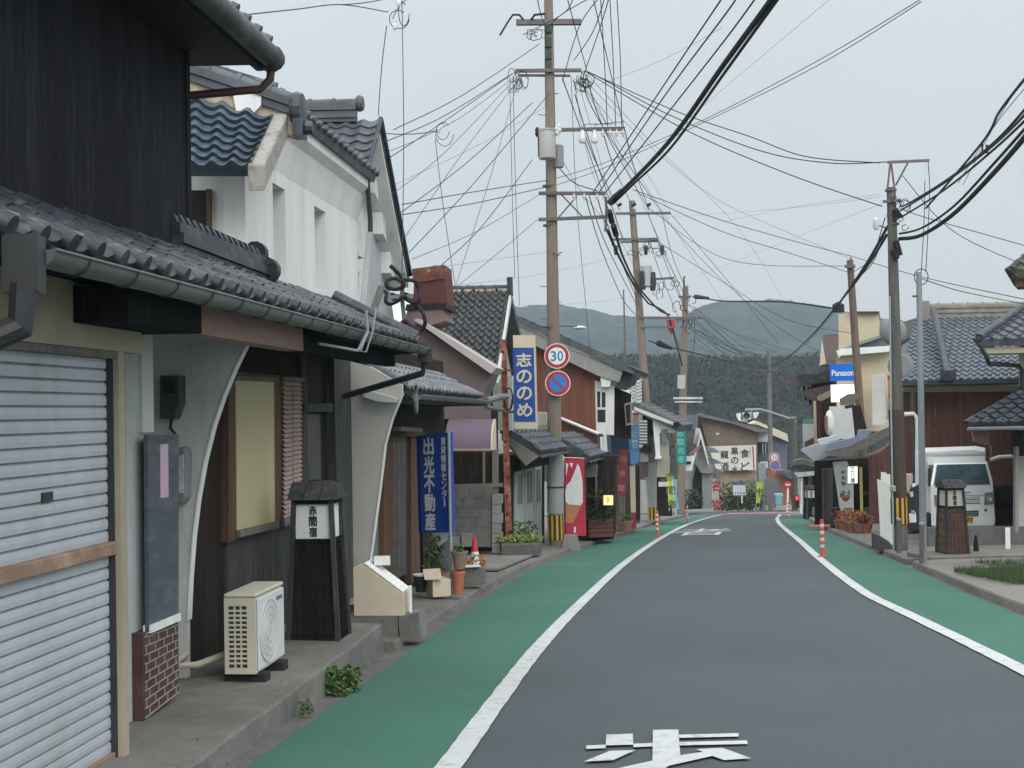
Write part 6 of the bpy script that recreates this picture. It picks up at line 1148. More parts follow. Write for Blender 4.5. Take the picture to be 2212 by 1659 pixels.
# box truck ---------------------------------------------------------------------
TY = 28.6; tr_ = thing('white_box_van', 'small white box truck parked facing the street behind the concrete wall', 'truck', at(2075, 1150, TY))
van_w = mat('van_white', (.84, .86, .87), .35, .03, 2, spec=.5, big=.05); P_ = PR(TY)
SK = V((.36, 1, 0)); PB_ = PR(TY + .42)
lo_ = [P_.hit(*Z7(*q)) for q in ((1298, 1005), (1290, 600), (1905, 594), (1930, 950), (1922, 1000))]
b = MB(); b.prism(lo_, SK * 1.5); cab = b.build('cab', van_w, tr_, bevel=.03)
r0 = [P_.hit(*Z7(1290, 600)), P_.hit(*Z7(1905, 594))]; r1_ = [PB_.hit(*Z7(1325, 384)), PB_.hit(*Z7(1848, 374))]
b = MB(); b.hexa([r0[0], r0[1], r0[1] + SK * 1.5, r0[0] + SK * 1.5], [r1_[0], r1_[1], r1_[1] + SK * 1.05, r1_[0] + SK * 1.05]); b.build('cab_roof', van_w, cab, bevel=.02)
def ws_(u, v): return (r0[0] * (1 - u) + r0[1] * u) * (1 - v) + (r1_[0] * (1 - u) + r1_[1] * u) * v + V((0, -.012, .006))
b = MB(); b.prism([ws_(.045, .02), ws_(.955, .03), ws_(.955, .93), ws_(.05, .93)], (0, -.012, .008)); b.build('windscreen', mat('windscreen_glass', (.045, .075, .085), .08, .25, .8, spec=.7, c2=(.1, .15, .16), c2scale=.7), cab)
for t_ in ((1335, 412, 1362, 425), (1795, 395, 1820, 412)): flr('sticker', TY + .35, [(t_[0], t_[1]), (t_[2], t_[1]), (t_[2], t_[3]), (t_[0], t_[3])], .01, sticker_m, cab, 0, 7)
b = MB(); b.tube([P_.hit(*Z7(1600, 575)) + V((0, .07, 0)), P_.hit(*Z7(1860, 548)) + V((0, .08, 0))], .012, 5); b.build('wiper', rubber, cab)
b = MB(); b.prism(hits(PR(TY + .75), [Z7(1150, 262), Z7(1720, 242), Z7(1830, 262), Z7(1832, 395), Z7(1835, 960), Z7(1160, 960)]), SK * 2.4); bx_ = b.build('cargo_box', mat('van_box_white', (.7, .71, .7), .5, .04, 2, big=.06), tr_, bevel=.02)
flr('box_front_lip', TY + .74, [(1240, 268), (1830, 262), (1832, 285), (1245, 290)], .05, plaster, bx_, .02, 7); flr('roof_front', TY + .62, [(1255, 320), (1825, 310), (1828, 380), (1260, 395)], .1, van_w, bx_, .01, 7)
lamp_m = mat('headlamp', (.2, .19, .165), .15, .25, 12, spec=.6)
for q in ([(1322, 692), (1415, 688), (1415, 808), (1330, 802)], [(1820, 672), (1900, 660), (1912, 782), (1815, 790)]):
    hl = flr('headlight', TY, q, .05, lamp_m, tr_, .03, 7); cx_ = sum(p[0] for p in q) / 4; cy_ = sum(p[1] for p in q) / 4; b = MB(); b.lathe([(.065, 0), (.07, .01), (.03, .004), (.01, .002)], P_.hit(*Z7(cx_, cy_)) + V((0, -.032, 0)), 14, V((0, -1, 0))); b.build('lamp_reflector', mat('chrome', (.5, .5, .5), .2, .05, 3, metal=.8), hl)
for k in range(4): y = 712 + k * 20; flr('grille_bar', TY, [(1612, y), (1775, y - 4), (1775, y + 4), (1612, y + 8)], .02, metal_dark if k % 2 else mat('grille_grey', (.3, .33, .37), .4, .1, 4), tr_, .012, 7)
flr('bonnet_lip', TY, [(1600, 690), (1830, 690), (1830, 696), (1600, 697)], .01, mat('panel_gap', (.2, .21, .22), .6, .1, 4), tr_, .008, 7); flr('bonnet_badge', TY, [(1618, 660), (1690, 658), (1690, 672), (1618, 675)], .01, mat('badge_grey', (.33, .35, .4), .4, .2, 20), tr_, .008, 7)
flr('lower_intake', TY, [(1612, 850), (1762, 842), (1762, 900), (1612, 908)], .02, metal_dark, tr_, .012, 7)
for y in (862, 882): flr('intake_bar', TY, [(1620, y), (1752, y - 4), (1752, y + 6), (1620, y + 10)], .01, mat('intake_blue', (.1, .26, .38), .4, .1, 4), tr_, .022, 7)
pl_ = flr('number_plate', TY, [(1615, 900), (1705, 896), (1705, 966), (1615, 970)], .02, mat('plate_yellow', (.6, .34, .02), .5, .06, 4), tr_, .03, 7); text_mb([('·97', P_.hit(*Z7(1660, 938)) + V((0, -.034, 0)), (1, 0, 0), (0, 0, 1), .2, .09)], .003, .02).build('plate_digits', mat('plate_ink', (.15, .08, .02), .6, .1, 5), pl_)
b = MB(); b.lathe([(.03, 0), (.03, .01), (.01, .012)], P_.hit(*Z7(1832, 840)) + V((0, -.012, 0)), 12, V((0, -1, 0))); b.build('tow_cover', metal_dark, tr_)
flr('bumper', TY, [(1300, 962), (1925, 948), (1920, 1010), (1305, 1020)], .2, metal_dark, tr_, -.03, 7); flr('side_window', TY + .3, [(1262, 430), (1290, 425), (1285, 600), (1262, 605)], .5, glass_dark, tr_, .02, 7)
for x in (1330, 1870): b = MB(); b.lathe([(.26, -.08), (.28, -.05), (.28, .05), (.26, .08)], P_.hit(*Z7(x, 1000)) + V((0, .55, -.02)), 18, V((1, 0, 0))); w_ = b.build('wheel', rubber, tr_)
mr2 = thing('wing_mirror_scooter', 'dark parked scooter with pale cover half hidden behind the pole', 'scooter', at(1975, 1140, 27.5)); flr('cover', 27.5, [(1050, 490), (1110, 490), (1115, 560), (1070, 680), (1055, 650)], .4, mat('scooter_tan', (.4, .34, .27), .6, .1, 4), mr2, 0, 7); flr('body', 27.6, [(1080, 640), (1180, 590), (1200, 760), (1190, 1030), (1080, 1030)], .4, metal_dark, mr2, 0, 7); flr('mirror', 27.4, [(1108, 580), (1145, 572), (1140, 605), (1110, 615)], .05, white_pl, mr2, 0, 7); flr('white_panel', 27.3, [(1078, 880), (1145, 870), (1150, 960), (1085, 965)], .1, plaster, mr2, 0, 7); flr('blue_tag', 27.3, [(1100, 845), (1135, 845), (1135, 880), (1100, 880)], .05, cyan_m, mr2, 0, 7); flr('headlight', 27.4, [(1080, 665), (1115, 655), (1122, 705), (1095, 715)], .1, mat('lamp_glass', (.5, .5, .48), .2, .1, 4), mr2, 0, 7)
# white board fence
wf = thing('white_panel_fence', 'tall white panel fence with scalloped top beside the wooden pole', 'fence', at(1910, 1190, 27)); flr('panel', 26.6, [(800, 465), (850, 472), (860, 488), (925, 490), (945, 1190), (790, 1100)], .06, mat('fence_white', (.6, .61, .59), .6, .05, 4), wf, 0, 7); flr('front_panel', 26.3, [(762, 535), (790, 548), (915, 590), (940, 1190), (905, 1190), (880, 1150), (795, 1095)], .06, mat('fence_white', (.6, .61, .59)), wf, 0, 7)
for x in (830, 870): flr('panel_joint', 26.3, [(x, 572), (x + 3, 573), (x + 22, 1140), (x + 19, 1138)], .01, plaster_grey, wf, .006, 7)
fb = MB(); slab(fb, PR(26), [Z7(790, 1095), Z7(880, 1150), Z7(905, 1185), Z7(945, 1195), Z7(945, 1265), Z7(790, 1245)], .6); tag(fb.build('stone_footing', mat('dark_rough_stone', (.07, .07, .065), .95, .3, 5, bump=.4)), 'rough dark stone footing under the white panel fence', 'footing')
# poles
YR = 25.4
pr_ = pole('utility_pole', 'dark wooden looking pole with hazard stripes near the right kerb', (1946, 1192), (1925, 405), YR, .135, .085, dark_pole)
hazard(pr_, 1943, 1075, 1131, YR, .16); b = MB(); b.tube([at(1942, 1078, YR), at(1936, 885, YR)], .15, 16, .145); b.build('brown_sleeve', mat('brown_sleeve', (.06, .045, .038), .8, .25, 5, stretch=(5, 5, .3)), pr_, True)
b = MB(); b.tube([at(1930, 1190, YR - .15), at(1925, 900, YR - .15), at(1922, 640, YR - .15)], .015, 5); b.build('earth_cable', mat('teal_cable', (.25, .36, .36), .6, .1, 5), pr_)
arm(pr_, 1858 + 60, 350, 2008, 346, YR, .05); b = MB(); b.tube([at(1917, 408, YR), at(1923, 352, YR)], .02, 5); b.build('apex_frame', steel_arm, pr_); b = MB(); b.tube([at(1932, 408, YR), at(1925, 352, YR)], .02, 5); b.build('apex_frame', steel_arm, pr_); b = MB(); b.tube([at(1935, 400, YR), at(1962, 350, YR)], .02, 5); b.build('arm_brace', steel_arm, pr_)
for x, y in ((1924, 411), (1926, 434), (1928, 465), (1930, 484)): bandr(pr_, x, y, YR, .1, .04)
arm(pr_, 1908, 435, 1948, 433, YR - .12, .05); b = MB(); b.lathe([(.03, 0), (.06, .05), (.06, .2), (.02, .24)], at(1893, 497, YR - .2), 12); b.build('white_can', insul, pr_, True); b = MB(); b.tube([at(1893, 485, YR - .2), at(1912, 492, YR - .1)], .015, 5); b.build('can_bracket', steel_arm, pr_)
for (x0, y0, x1, y1) in ((1932, 452, 1945, 470), (1935, 520, 1944, 552), (1928, 540, 1938, 560)): b = MB(); b.tube([at(x0, y0, YR - .15), at(x1, y1, YR - .15)], .06, 8); b.build('splice_closure', rubber, pr_, True)
for k in range(7): cloop(pr_, rnd.uniform(1930, 1965), rnd.uniform(420, 500), YR - .2, rnd.uniform(3, 12), rnd.uniform(4, 14), .008)
b = MB(); b.lathe([(.05, 0), (.06, .02), (.06, .1), (.03, .12)], at(1929, 1062, YR - .15), 10); b.build('cream_clamp', cream, pr_)
gp = pole('steel_pole', 'thin galvanised steel pole beside the hazard striped pole', (1995, 1216), (1985, 588), 21.8, .06, .045, mat('galvanised_pole', (.22, .25, .265), .5, .12, 4)); gp['category'] = 'pole'
b = MB(); b.box(at(1978, 640, 21.8), (.1, .06, .03)); b.build('bracket', steel_arm, gp); b = MB(); b.tube([at(1990 + 15 * math.cos(t), 598 + 17 * math.sin(t), 21.8) for t in [k * .4 for k in range(17)]], .008, 5); b.build('cable_loop', rubber, gp)
mrr = thing('traffic_mirror', 'pale grey disc of a traffic mirror seen behind the hazard striped pole', 'traffic mirror', at(1930, 716, 25.8)); b = MB(); b.lathe([(.03, .1), (.2, .06), (.265, 0), (.27, -.03), (.01, -.04)], at(1930, 716, 25.9), 28, V((0, -1, .1))); b.build('disc', mat('mirror_back', (.2, .215, .22), .5, .05, 4), mrr, True); b = MB(); b.tube([at(1932, 725, 26.1), at(1934, 790, 26.0)], .025, 6); b.build('bracket', metal_grey, mrr)
b = MB(); b.lathe([(.26, 0), (.26, .03), (.2, .05)], at(1945, 790, 26.2), 20, V((0, -1, 0))); b.build('hood', mat('mirror_back', (.2, .215, .22)), mrr)
# andon on the right, bollards, delineator base, grass
pa = at(2066, 1206, 22.9)
andon('lantern_stand', 'brown weathered lantern stand with a white lettered box before the white van', (pa.x, 23.1, gz(23) + .12), .12, .90, mat('lantern_cream', (.5, .48, .42), .7, .06, 4), mat('brown_lattice', (.095, .06, .045), .85, .3, 6), 'roadside lantern stands', .92)
for x, y0, y1, Y, lab in ((1991, 1217, 1134, 21.4, 'slim brown grey bollard in front of the thin steel pole'), (1941, 1194, 1124, 24.6, 'short grey bollard beside the hazard striped pole')):
    t = thing('bollard', lab, 'bollard', at(x, y0, Y)); b = MB(); b.tube([at(x, y0, Y), at(x, y1, Y)], .038, 12); b.build('post', mat('bollard_grey', (.12, .11, .105), .6, .2, 5), t); b = MB(); b.lathe([(.045, 0), (.045, .03), (.02, .045)], at(x, y1, Y), 12); b.build('cap', metal_grey, t)
t = thing('dark_stake', 'short dark stake standing beside the right lantern stand', 'stake', at(2110, 1205, 23.3)); b = MB(); b.lathe([(.05, 0), (.045, .2), (.02, .36)], at(2109, 1200, 23.3), 8); b.build('stake', wood_dark, t)
gr_ = MB(); rnd = random.Random(77)
def blades(mb, x0, x1, y0, y1, h, n, s, hh=.12):
    for _ in range(n):
        x, y = rnd.uniform(x0, x1), rnd.uniform(y0, y1); z = gz(y) + hh; a = rnd.uniform(0, 6.3); l = h * rnd.uniform(.5, 1.2); d_ = V((math.cos(a), math.sin(a), 0)); mb.face([V((x, y, z)) - d_ * s, V((x, y, z)) + d_ * s, V((x, y, z + l)) + V((rnd.uniform(-.04, .04), rnd.uniform(-.04, .04), 0))])
blades(gr_, 6.25, 8.4, 16.6, 19.0, .11, 9000, .006); blades(gr_, 7.2, 9.5, 16.2, 21.0, .08, 5000, .006)
tag(gr_.build('grass', mat('grass_green', (.05, .09, .028), .8, .45, 4)), 'patch of green grass on the right pavement', 'grass', kind='stuff')
sl2 = MB(); q0 = pa + V((0, 0, 0)); sl2.box((pa.x + .0, 23.0, gz(23) + .1), (1.3, 1., .1), .1); tag(sl2.build('lantern_slab', concrete, None, bevel=.01), 'concrete slab under the right lantern stand', 'slab')
# electrical shop with signs
es = thing('cream_corner_shop', 'cream two storey shop with a box shaped rooftop room on the right', 'shop', at(1860, 1090, 52)); cs_ = mat('shop_cream', (.5, .43, .3), .8, .07, 3, big=.1)
flr('rooftop_room', 53, [(715, 118), (820, 100), (1042, 98), (1045, 390), (715, 395)], 4, cs_, es); flr('roof_edge', 52.8, [(805, 92), (1042, 92), (1042, 104), (805, 104)], 4.2, metal_dark, es, .05)
flr('upper_wall', 52, [(700, 420), (1140, 420), (1140, 1060), (700, 1060)], 5, cs_, es); flr('cornice', 51.5, [(685, 415), (720, 395), (1145, 370), (1150, 405), (1100, 420), (720, 450), (712, 470)], 1, plaster, es, .2); flr('low_roof', 52.2, [(690, 410), (880, 340), (1060, 280), (1160, 200), (1350, 140), (1350, 260), (1150, 370)], 3, mat('dark_shop_roof', (.1, .105, .11), .7, .2, 4), es, .3); flr('roof_trim', 51.9, [(690, 412), (1060, 285), (1065, 297), (700, 420)], .3, mat('teal_trim', (.2, .25, .25), .6, .1, 4), es, .3)
flr('white_wall', 51, [(640, 860), (860, 860), (860, 1120), (640, 1120)], 1.5, mat('dim_white2', (.45, .47, .47), .8, .06, 3), es); flr('shutter_box', 50.6, [(985, 600), (1080, 590), (1130, 960), (1070, 1010), (990, 1010)], .6, mat('white_box', (.45, .44, .41), .7, .08, 4), es); flr('side_strip', 50.5, [(1110, 600), (1135, 620), (1145, 950), (1120, 960)], .3, rust_m, es)
bsn = thing('blue_brand_sign', 'bright blue box sign with white lettering on the cream shop', 'sign', at(1818, 805, 46)); p_ = PR(46); flr('box', 46, [(645, 517), (880, 515), (880, 650), (645, 655)], .3, mat('bright_blue_box', (.0, .13, .6), .4, .03, 3), bsn); text_mb([('Panasonic', p_.hit(*Z6(768, 588)) + p_.n * .01, R_, U_, 215 * .2676 / F * 46, .2)], .004, .008).build('lettering', white_pl, bsn)
lsn = thing('lit_white_sign', 'glowing white box sign directly under the bright blue one', 'sign', at(1818, 848, 46)); flr('panel', 46, [(652, 685), (880, 682), (880, 820), (655, 825)], .25, lamp_white, lsn); text_mb([('はんだ', p_.hit(*Z6(742, 760)) + p_.n * .008, R_, U_, .5, .17)], .004).build('lettering', mat('faint_print', (.55, .52, .4), .7, .1, 5), lsn)
osn = thing('oval_lit_sign', 'tall oval white sign seen edge on below the lit white box', 'sign', at(1792, 915, 46)); b = MB(); c_ = at(1792, 914, 46); b.lathe([(.02, -.45), (.1, -.38), (.15, -.15), (.15, .15), (.1, .38), (.02, .45)], c_, 16); b.build('oval', mat('oval_white', (.62, .66, .63), .4, .05, 4), osn, True); b = MB(); b.box(c_ + V((-.13, -.03, 0)), (.06, .2, .5)); b.build('coloured_edge', mat('sign_edge', (.25, .08, .07), .5, .4, 9, c2=(.1, .25, .15), c2scale=6), osn)
# wooden pole in front of the shop
pw = pole('utility_pole', 'warm brown pole in front of the cream shop and blue sign', (1872, 1105), (1836, 562), 44, .16, .11, mat('brown_pole', (.13, .095, .075), .85, .2, 4, stretch=(5, 5, .3))); arm(pw, 1826, 575, 1848, 575, 43.8, .1); b = MB(); b.tube([at(1838, 565, 44), at(1838, 556, 44)], .03, 5); b.build('top_pin', steel_arm, pw)
b = MB(); b.lathe([(.2, -.15), (.2, .1), (.05, .2)], at(1811, 665, 44), 8); b.build('cable_box', rubber, pw)
hl_ = thing('hooded_lamp', 'dark angled hood lamp projecting in front of the brown pole', 'lamp', at(1835, 865, 43)); flr('hood', 43, [(720, 800), (790, 760), (900, 750), (895, 775), (850, 800), (840, 850), (730, 850)], .4, mat('lamp_hood', (.12, .115, .1), .7, .2, 4), hl_); flr('lamp', 43, [(760, 855), (840, 845), (820, 870), (770, 880)], .2, black_m, hl_); flr('strut', 43.2, [(820, 850), (890, 850), (945, 1040), (900, 1050), (905, 1130), (850, 1130)], .15, wood_dark, hl_)
# canopies, tiled eave, front of the shop
fs = thing('canopied_shop_front', 'old shop front under grey canopies with a white cloth and flower pots', 'shop', at(1820, 1130, 42))
flr('grey_canopy', 42, [(410, 1210), (515, 1168), (760, 1150), (700, 1235), (560, 1290), (515, 1300)], .8, mat('canopy_grey', (.33, .36, .39), .6, .08, 4), fs); flr('blue_canopy', 41, [(615, 1165), (860, 1105), (870, 1050), (1000, 1050), (870, 1170), (650, 1250), (615, 1235)], .8, mat('canopy_blue', (.2, .25, .33), .6, .12, 4), fs); flr('tiled_edge', 40.2, [(283, 450), (395, 425), (607, 325), (607, 372), (450, 450), (400, 480), (290, 474)], .5, mat('weathered_edge', (.17, .165, .15), .9, .3, 6), fs, 0, 8); flr('small_canopy', 42.6, [(540, 1130), (700, 1095), (720, 1130), (560, 1170)], 1.2, mat('canopy_pale', (.4, .43, .44), .6, .08, 4), fs)
flr('dark_front', 43.5, [(225, 500), (600, 480), (600, 800), (228, 830)], 2., wood_dark, fs, 0, 8); flr('timber_panel', 43, [(262, 540), (322, 540), (326, 808), (268, 815)], .3, mat('worn_panel', (.12, .1, .085), .85, .25, 5, stretch=(4, 4, .3)), fs, 0, 8); flr('board_panel', 42.4, [(322, 500), (345, 505), (362, 850), (318, 850)], .2, black_m, fs, 0, 8)
flr('post', 42.9, [(262, 540), (272, 540), (276, 812), (266, 812)], .15, wood_grey, fs, .02, 8); flr('post', 42.9, [(446, 520), (456, 520), (458, 800), (448, 800)], .15, wood_dark, fs, .02, 8); flr('shelf', 42.6, [(470, 660), (560, 655), (560, 668), (470, 672)], .5, wood_brown, fs, 0, 8); flr('pale_goods', 42.5, [(480, 740), (512, 738), (514, 790), (482, 792)], .3, mat('pale_goods', (.2, .23, .25), .7, .3, 8), fs, 0, 8)
b = MB(); b.tube([PR(40.4).hit(*Z6(*q)) for q in ((1150, 1040), (1140, 1130), (1080, 1200), (1010, 1240), (930, 1255))], .035, 6); b.build('bent_pipe', cream, fs, True)
flr('white_cloth', 41.6, [(668, 1310), (780, 1300), (835, 1400), (838, 1780), (745, 1830), (718, 1640)], .05, mat('cloth_white', (.55, .57, .56), .8, .07, 4), fs); flr('yellow_post', 41, [(882, 1350), (905, 1350), (915, 1760), (892, 1760)], .12, mat('yellow_post', (.45, .4, .14), .6, .1, 4), fs)
for q in ([(735, 1380), (765, 1375), (765, 1400), (735, 1402)], [(740, 1420), (768, 1430), (770, 1450), (745, 1450)], [(738, 1465), (775, 1470), (770, 1500), (742, 1495)]): flr('cloth_mark', 41.6, q, .01, mat('cloth_ink', (.16, .17, .17), .8, .2, 5), fs, .01)
kl = thing('lit_kanji_sign', 'white lit box sign with black brush lettering in front of the canopied shop', 'sign', at(1842, 1026, 40)); p_ = PR(40); flr('panel', 40, [(790, 1345), (868, 1342), (868, 1478), (790, 1482)], .15, lamp_white, kl); vtext('三八屋', p_.hit(*Z6(828, 1412)) + p_.n * .008, R_, U_, .14, .165, .003, 1.).build('lettering', ink, kl); flr('frame', 40, [(784, 1482), (872, 1478), (872, 1486), (784, 1490)], .2, black_m, kl, .02); flr('frame_top', 40, [(784, 1336), (872, 1333), (872, 1341), (784, 1344)], .2, black_m, kl, .02)
for lab, x, y, Y, s_ in (('hanging basket of green leaves on the white cloth', 1827, 1075, 40.5, 1), ('lower small hanging pot of dark leaves on the white cloth', 1832, 1108, 40.5, .8)):
    t = thing('hanging_basket', lab, 'plant pot', at(x, y, Y)); c_ = at(x, y + 8, Y); b = MB(); b.lathe([(.06 * s_, 0), (.15 * s_, .14 * s_), (.14 * s_, .15 * s_)], c_, 12); b.build('basket', terracotta, t); b = MB(); shrub(b, c_ + V((0, 0, .13 * s_)), .17 * s_, .2 * s_, 70, .05, random.Random(int(x))); b.build('plant', leaf_m, t)
b = MB(); slab(b, PR(38.5), [Z7(318, 825), Z7(400, 820), Z7(412, 1040), Z7(322, 1045)], .3); tag(b.build('black_standing_board', black_m), 'black standing board at the foot of the white cloth', 'board')
rnd = random.Random(50)
fm = [mat('flower_crimson', (.3, .03, .08), .7, .4, 15, c2=(.06, .08, .03), c2scale=20), mat('flower_amber', (.35, .16, .05), .7, .4, 15, c2=(.06, .09, .03), c2scale=20), mat('flower_brick', (.28, .09, .06), .7, .4, 15, c2=(.06, .08, .03), c2scale=20)]
for k, (x, y, Y, c, lab) in enumerate(((400, 1110, 37, 0, 'crimson flower pot at the kerb, leftmost of the row by the right shop'), (450, 1120, 36.5, 1, 'yellowish flower pot in the row by the right shop'), (500, 1140, 35, 2, 'brick coloured flower trough in the row by the right shop'), (545, 1140, 34.5, 1, 'amber flower pot near the end of the row by the right shop'), (600, 1120, 34, 2, 'reddish flower pot beside the raised stone edge'), (650, 1090, 34, 2, 'tall reddish flower pot furthest right in the row'), (560, 1040, 38, 1, 'amber flowers in a pot behind the row'))):
    p = at(*Z7(x, y), Y); p.z = gz(Y) + .12; t = thing('flower_pot', lab, 'plant pot', p, 'flower pots by the right shop'); b = MB(); b.lathe([(.13, 0), (.19, .22), (.2, .24), (.17, .24)], p, 12); b.build('pot', terracotta if k % 2 else mat('pot_brown2', (.22, .13, .09)), t); b = MB(); shrub(b, p + V((0, 0, .2)), .24, .3, 90, .06, rnd); b.build('flowers', fm[c], t)
# older dark houses further along the right side
wedge = mat('weathered_edge', (.17, .165, .15))
t = thing('dark_tiled_house', 'dark timber house with drooping tiled eaves left of the blue brand sign', 'house', PR(60).hit(*Z8(240, 500)))
flr('roof', 59, [(108, 82), (150, 58), (230, 62), (310, 20), (310, 95), (200, 112), (150, 112)], 3, tile_dark, t, .2, 8); flr('eave_end', 58.8, [(100, 84), (130, 72), (150, 100), (128, 118), (104, 104)], .6, mat('eave_brown', (.1, .075, .065), .85, .3, 5), t, .1, 8); flr('lower_eave', 58.5, [(140, 150), (235, 128), (320, 112), (320, 150), (240, 172), (230, 200), (165, 168)], 2, mat('eave_brown', (.1, .075, .065)), t, .1, 8)
flr('wall', 61, [(205, 100), (340, 60), (340, 500), (225, 500), (222, 300)], 3, wood_dark, t, 0, 8)
for k, (x, y) in enumerate(((165, 118), (188, 122), (208, 118))): flr('bracket', 59.2, [(x, y), (x + 14, y), (x + 26, y + 70 + k * 20), (x + 12, y + 74 + k * 20)], .2, wood_dark, t, 0, 8)
flr('upper_tower', 62, [(590, 280), (715, 275), (715, 520), (600, 525)], 3, mat('dusk_brown', (.13, .105, .1), .8, .2, 3), t); flr('pale_gable', 60.5, [(580, 330), (612, 510), (560, 530)], 1, cream_pale, t)
flr('verge', 58, [(240, 172), (305, 140), (308, 172), (262, 196), (242, 192)], .3, cream, t, 0, 8); flr('cream_post', 58, [(219, 195), (234, 195), (240, 420), (226, 425)], .25, cream_pale, t, 0, 8); flr('red_post', 58.2, [(236, 195), (270, 195), (284, 200), (284, 380), (242, 385)], .3, mat('dull_red_timber', (.12, .05, .04), .85, .3, 5), t, 0, 8); flr('dark_window', 58.1, [(262, 210), (282, 206), (282, 370), (262, 376)], .1, black_m, t, .02, 8)
flr('white_signboard', 57.5, [(165, 310), (222, 312), (224, 395), (202, 410), (168, 440)], .2, mat('dim_sign_white', (.46, .48, .47), .7, .06, 4), t, 0, 8); flr('teal_header', 57.5, [(166, 290), (220, 286), (221, 309), (166, 310)], .2, mat('teal_head', (.1, .25, .22), .7, .2, 8), t, .02, 8); flr('brown_box', 57.3, [(176, 405), (222, 380), (224, 440), (180, 440)], .4, wood_brown, t, 0, 8)
t = thing('low_eaved_house', 'low dark house with layered weathered eaves beside the junction', 'house', PR(58).hit(*Z8(190, 800)))
for k, q in enumerate(([(112, 500), (160, 488), (232, 510), (228, 528), (150, 524), (108, 516)], [(104, 528), (160, 516), (234, 535), (230, 556), (150, 548), (106, 545)], [(120, 560), (234, 552), (240, 570), (140, 582)])): flr('eave_layer', 57.2 - k * .25, q, 1.2, (wedge, tile_dark, plaster_grey)[k], t, .1, 8)
flr('wall', 58, [(170, 545), (235, 545), (240, 815), (172, 806)], 2.5, wood_dark, t, 0, 8); flr('brown_post', 57.6, [(168, 575), (184, 575), (190, 806), (172, 804)], .2, wood_brown, t, 0, 8); flr('cream_post', 57.6, [(150, 560), (156, 560), (158, 720), (152, 720)], .15, cream_pale, t, 0, 8); flr('pipe_stack', 57.5, [(190, 570), (214, 570), (212, 640), (196, 640)], .2, wood_grey, t, 0, 8); flr('stone_heap', 57.2, [(196, 775), (230, 765), (262, 790), (262, 818), (198, 815)], .6, concrete, t, 0, 8)
pa = at(1751, 1124, 54); andon('lantern_stand', 'far lantern stand with a small white box beside the low dark house', (pa.x, 54, pa.z), .1, 1., mat('lantern_cream', (.5, .48, .42)), wood_black, 'roadside lantern stands', .9)
b = MB(); b.lathe([(.2, 0), (.32, .2), (.3, .45), (.15, .5)], at(1772, 1122, 52), 12); tag(b.build('stone_basin', concrete), 'rounded stone basin near the far right lantern stand', 'basin')
om = MB(); om.lathe([(.35, 0), (.36, .02), (.05, .03)], gnd(1772, 1137, .1) + V((0, 0, .0)), 18); tag(om.build('orange_mat', dm), 'flat orange disc on the pavement behind the right orange post', 'mat')
t = thing('tiled_eave_corner', 'lichened corner of a tiled eave just entering at the right edge', 'roof', at(2200, 585, 18))
c_ = at(2186, 588, 18); b = MB(); tile_roof(b, c_, c_ + V((2.4, -.1, 0)), c_ + V((.9, 1.1, .55)), c_ + V((3.2, 1.0, .55)), .26, .24, .05, .04, 8, .09, .05); tile_roof(b, c_ + V((.95, 2.2, 0)), c_, c_ + V((1.6, 2.4, .55)), c_ + V((.9, 1.1, .55)), .26, .24, .05, .04, 8, .09, .05); b.build('tiled_roof', mat('lichen_tile', (.06, .065, .055), .7, .35, 6, c2=(.14, .13, .06), c2scale=9), t, True)
b = MB(); b.prism([c_ + V((.08, .1, -.1)), c_ + V((2.4, 0, -.1)), c_ + V((2.4, .6, -.1)), c_ + V((.3, .6, -.1))], (0, 0, -.09)); b.build('soffit', wood_brown, t)
b = MB(); b.prism([c_ + V((.75, .7, -.1)), c_ + V((2.4, .6, -.1)), c_ + V((2.4, 2.6, -.1)), c_ + V((1.3, 2.6, -.1))], V((0, 0, -2.9))); b.build('wall', mat('pale_wall', (.5, .49, .45)), t)
# ================================================================ overhead wires
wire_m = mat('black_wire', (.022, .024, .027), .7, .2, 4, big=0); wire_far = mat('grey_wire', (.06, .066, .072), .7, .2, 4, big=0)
def wires(label, group, r, m, *spans):
    for s in spans:
        b = MB(); b.tube(smooth(s), r, 5 if r < .02 else 8); tag(b.build('overhead_wire', m, None, True), label, 'wire', group if len(spans) > 1 else None)
A = 30.3
wires('thin service wire hanging from the sky to the white gabled house', 'service drops to the white houses', .007, wire_m,
      [(500, 35, 12.5), (640, 20, 15), (738, 10, 17), (838, 26, 19)], [(738, 10, 17), (860, -10, 19)], [(868, -10, 21), (872, 300, 21), (868, 592, 20.5)], [(835, 56, 20), (824, 150, 21), (817, 250, 22)], [(848, 40, 20), (862, 15, 20), (885, -8, 20)])
for k, (x, y, rx, ry, Y) in enumerate(((864, 42, 20, 20, 20), (874, 30, 10, 26, 20), (962, 290, 18, 26, 26), (958, 284, 12, 18, 26))):
    b = MB(); b.tube([at(x + rx * math.cos(t) - t, y + ry * math.sin(t), Y) for t in [j * .5 for j in range(12)]], .007, 5); tag(b.build('wire_loop', wire_m), ('looped slack wire high above the white storehouse', 'looped slack wire near the middle house roof')[k // 2], 'wire', ('slack loops above the storehouse', 'slack loops by the middle roof')[k // 2])
for k, (x, y, Y) in enumerate(((862, 8, 20), (853, 58, 20), (948, 282, 26))): b = MB(); b.lathe([(.02, -.05), (.035, -.02), (.035, .02), (.02, .05)], at(x, y, Y), 8); tag(b.build('wire_insulator', insul), ('topmost small pale insulator on the wires above the storehouse', 'small pale insulator where the wire turns down to the white house', 'small pale insulator on the wires left of the tall pole')[k], 'insulator')
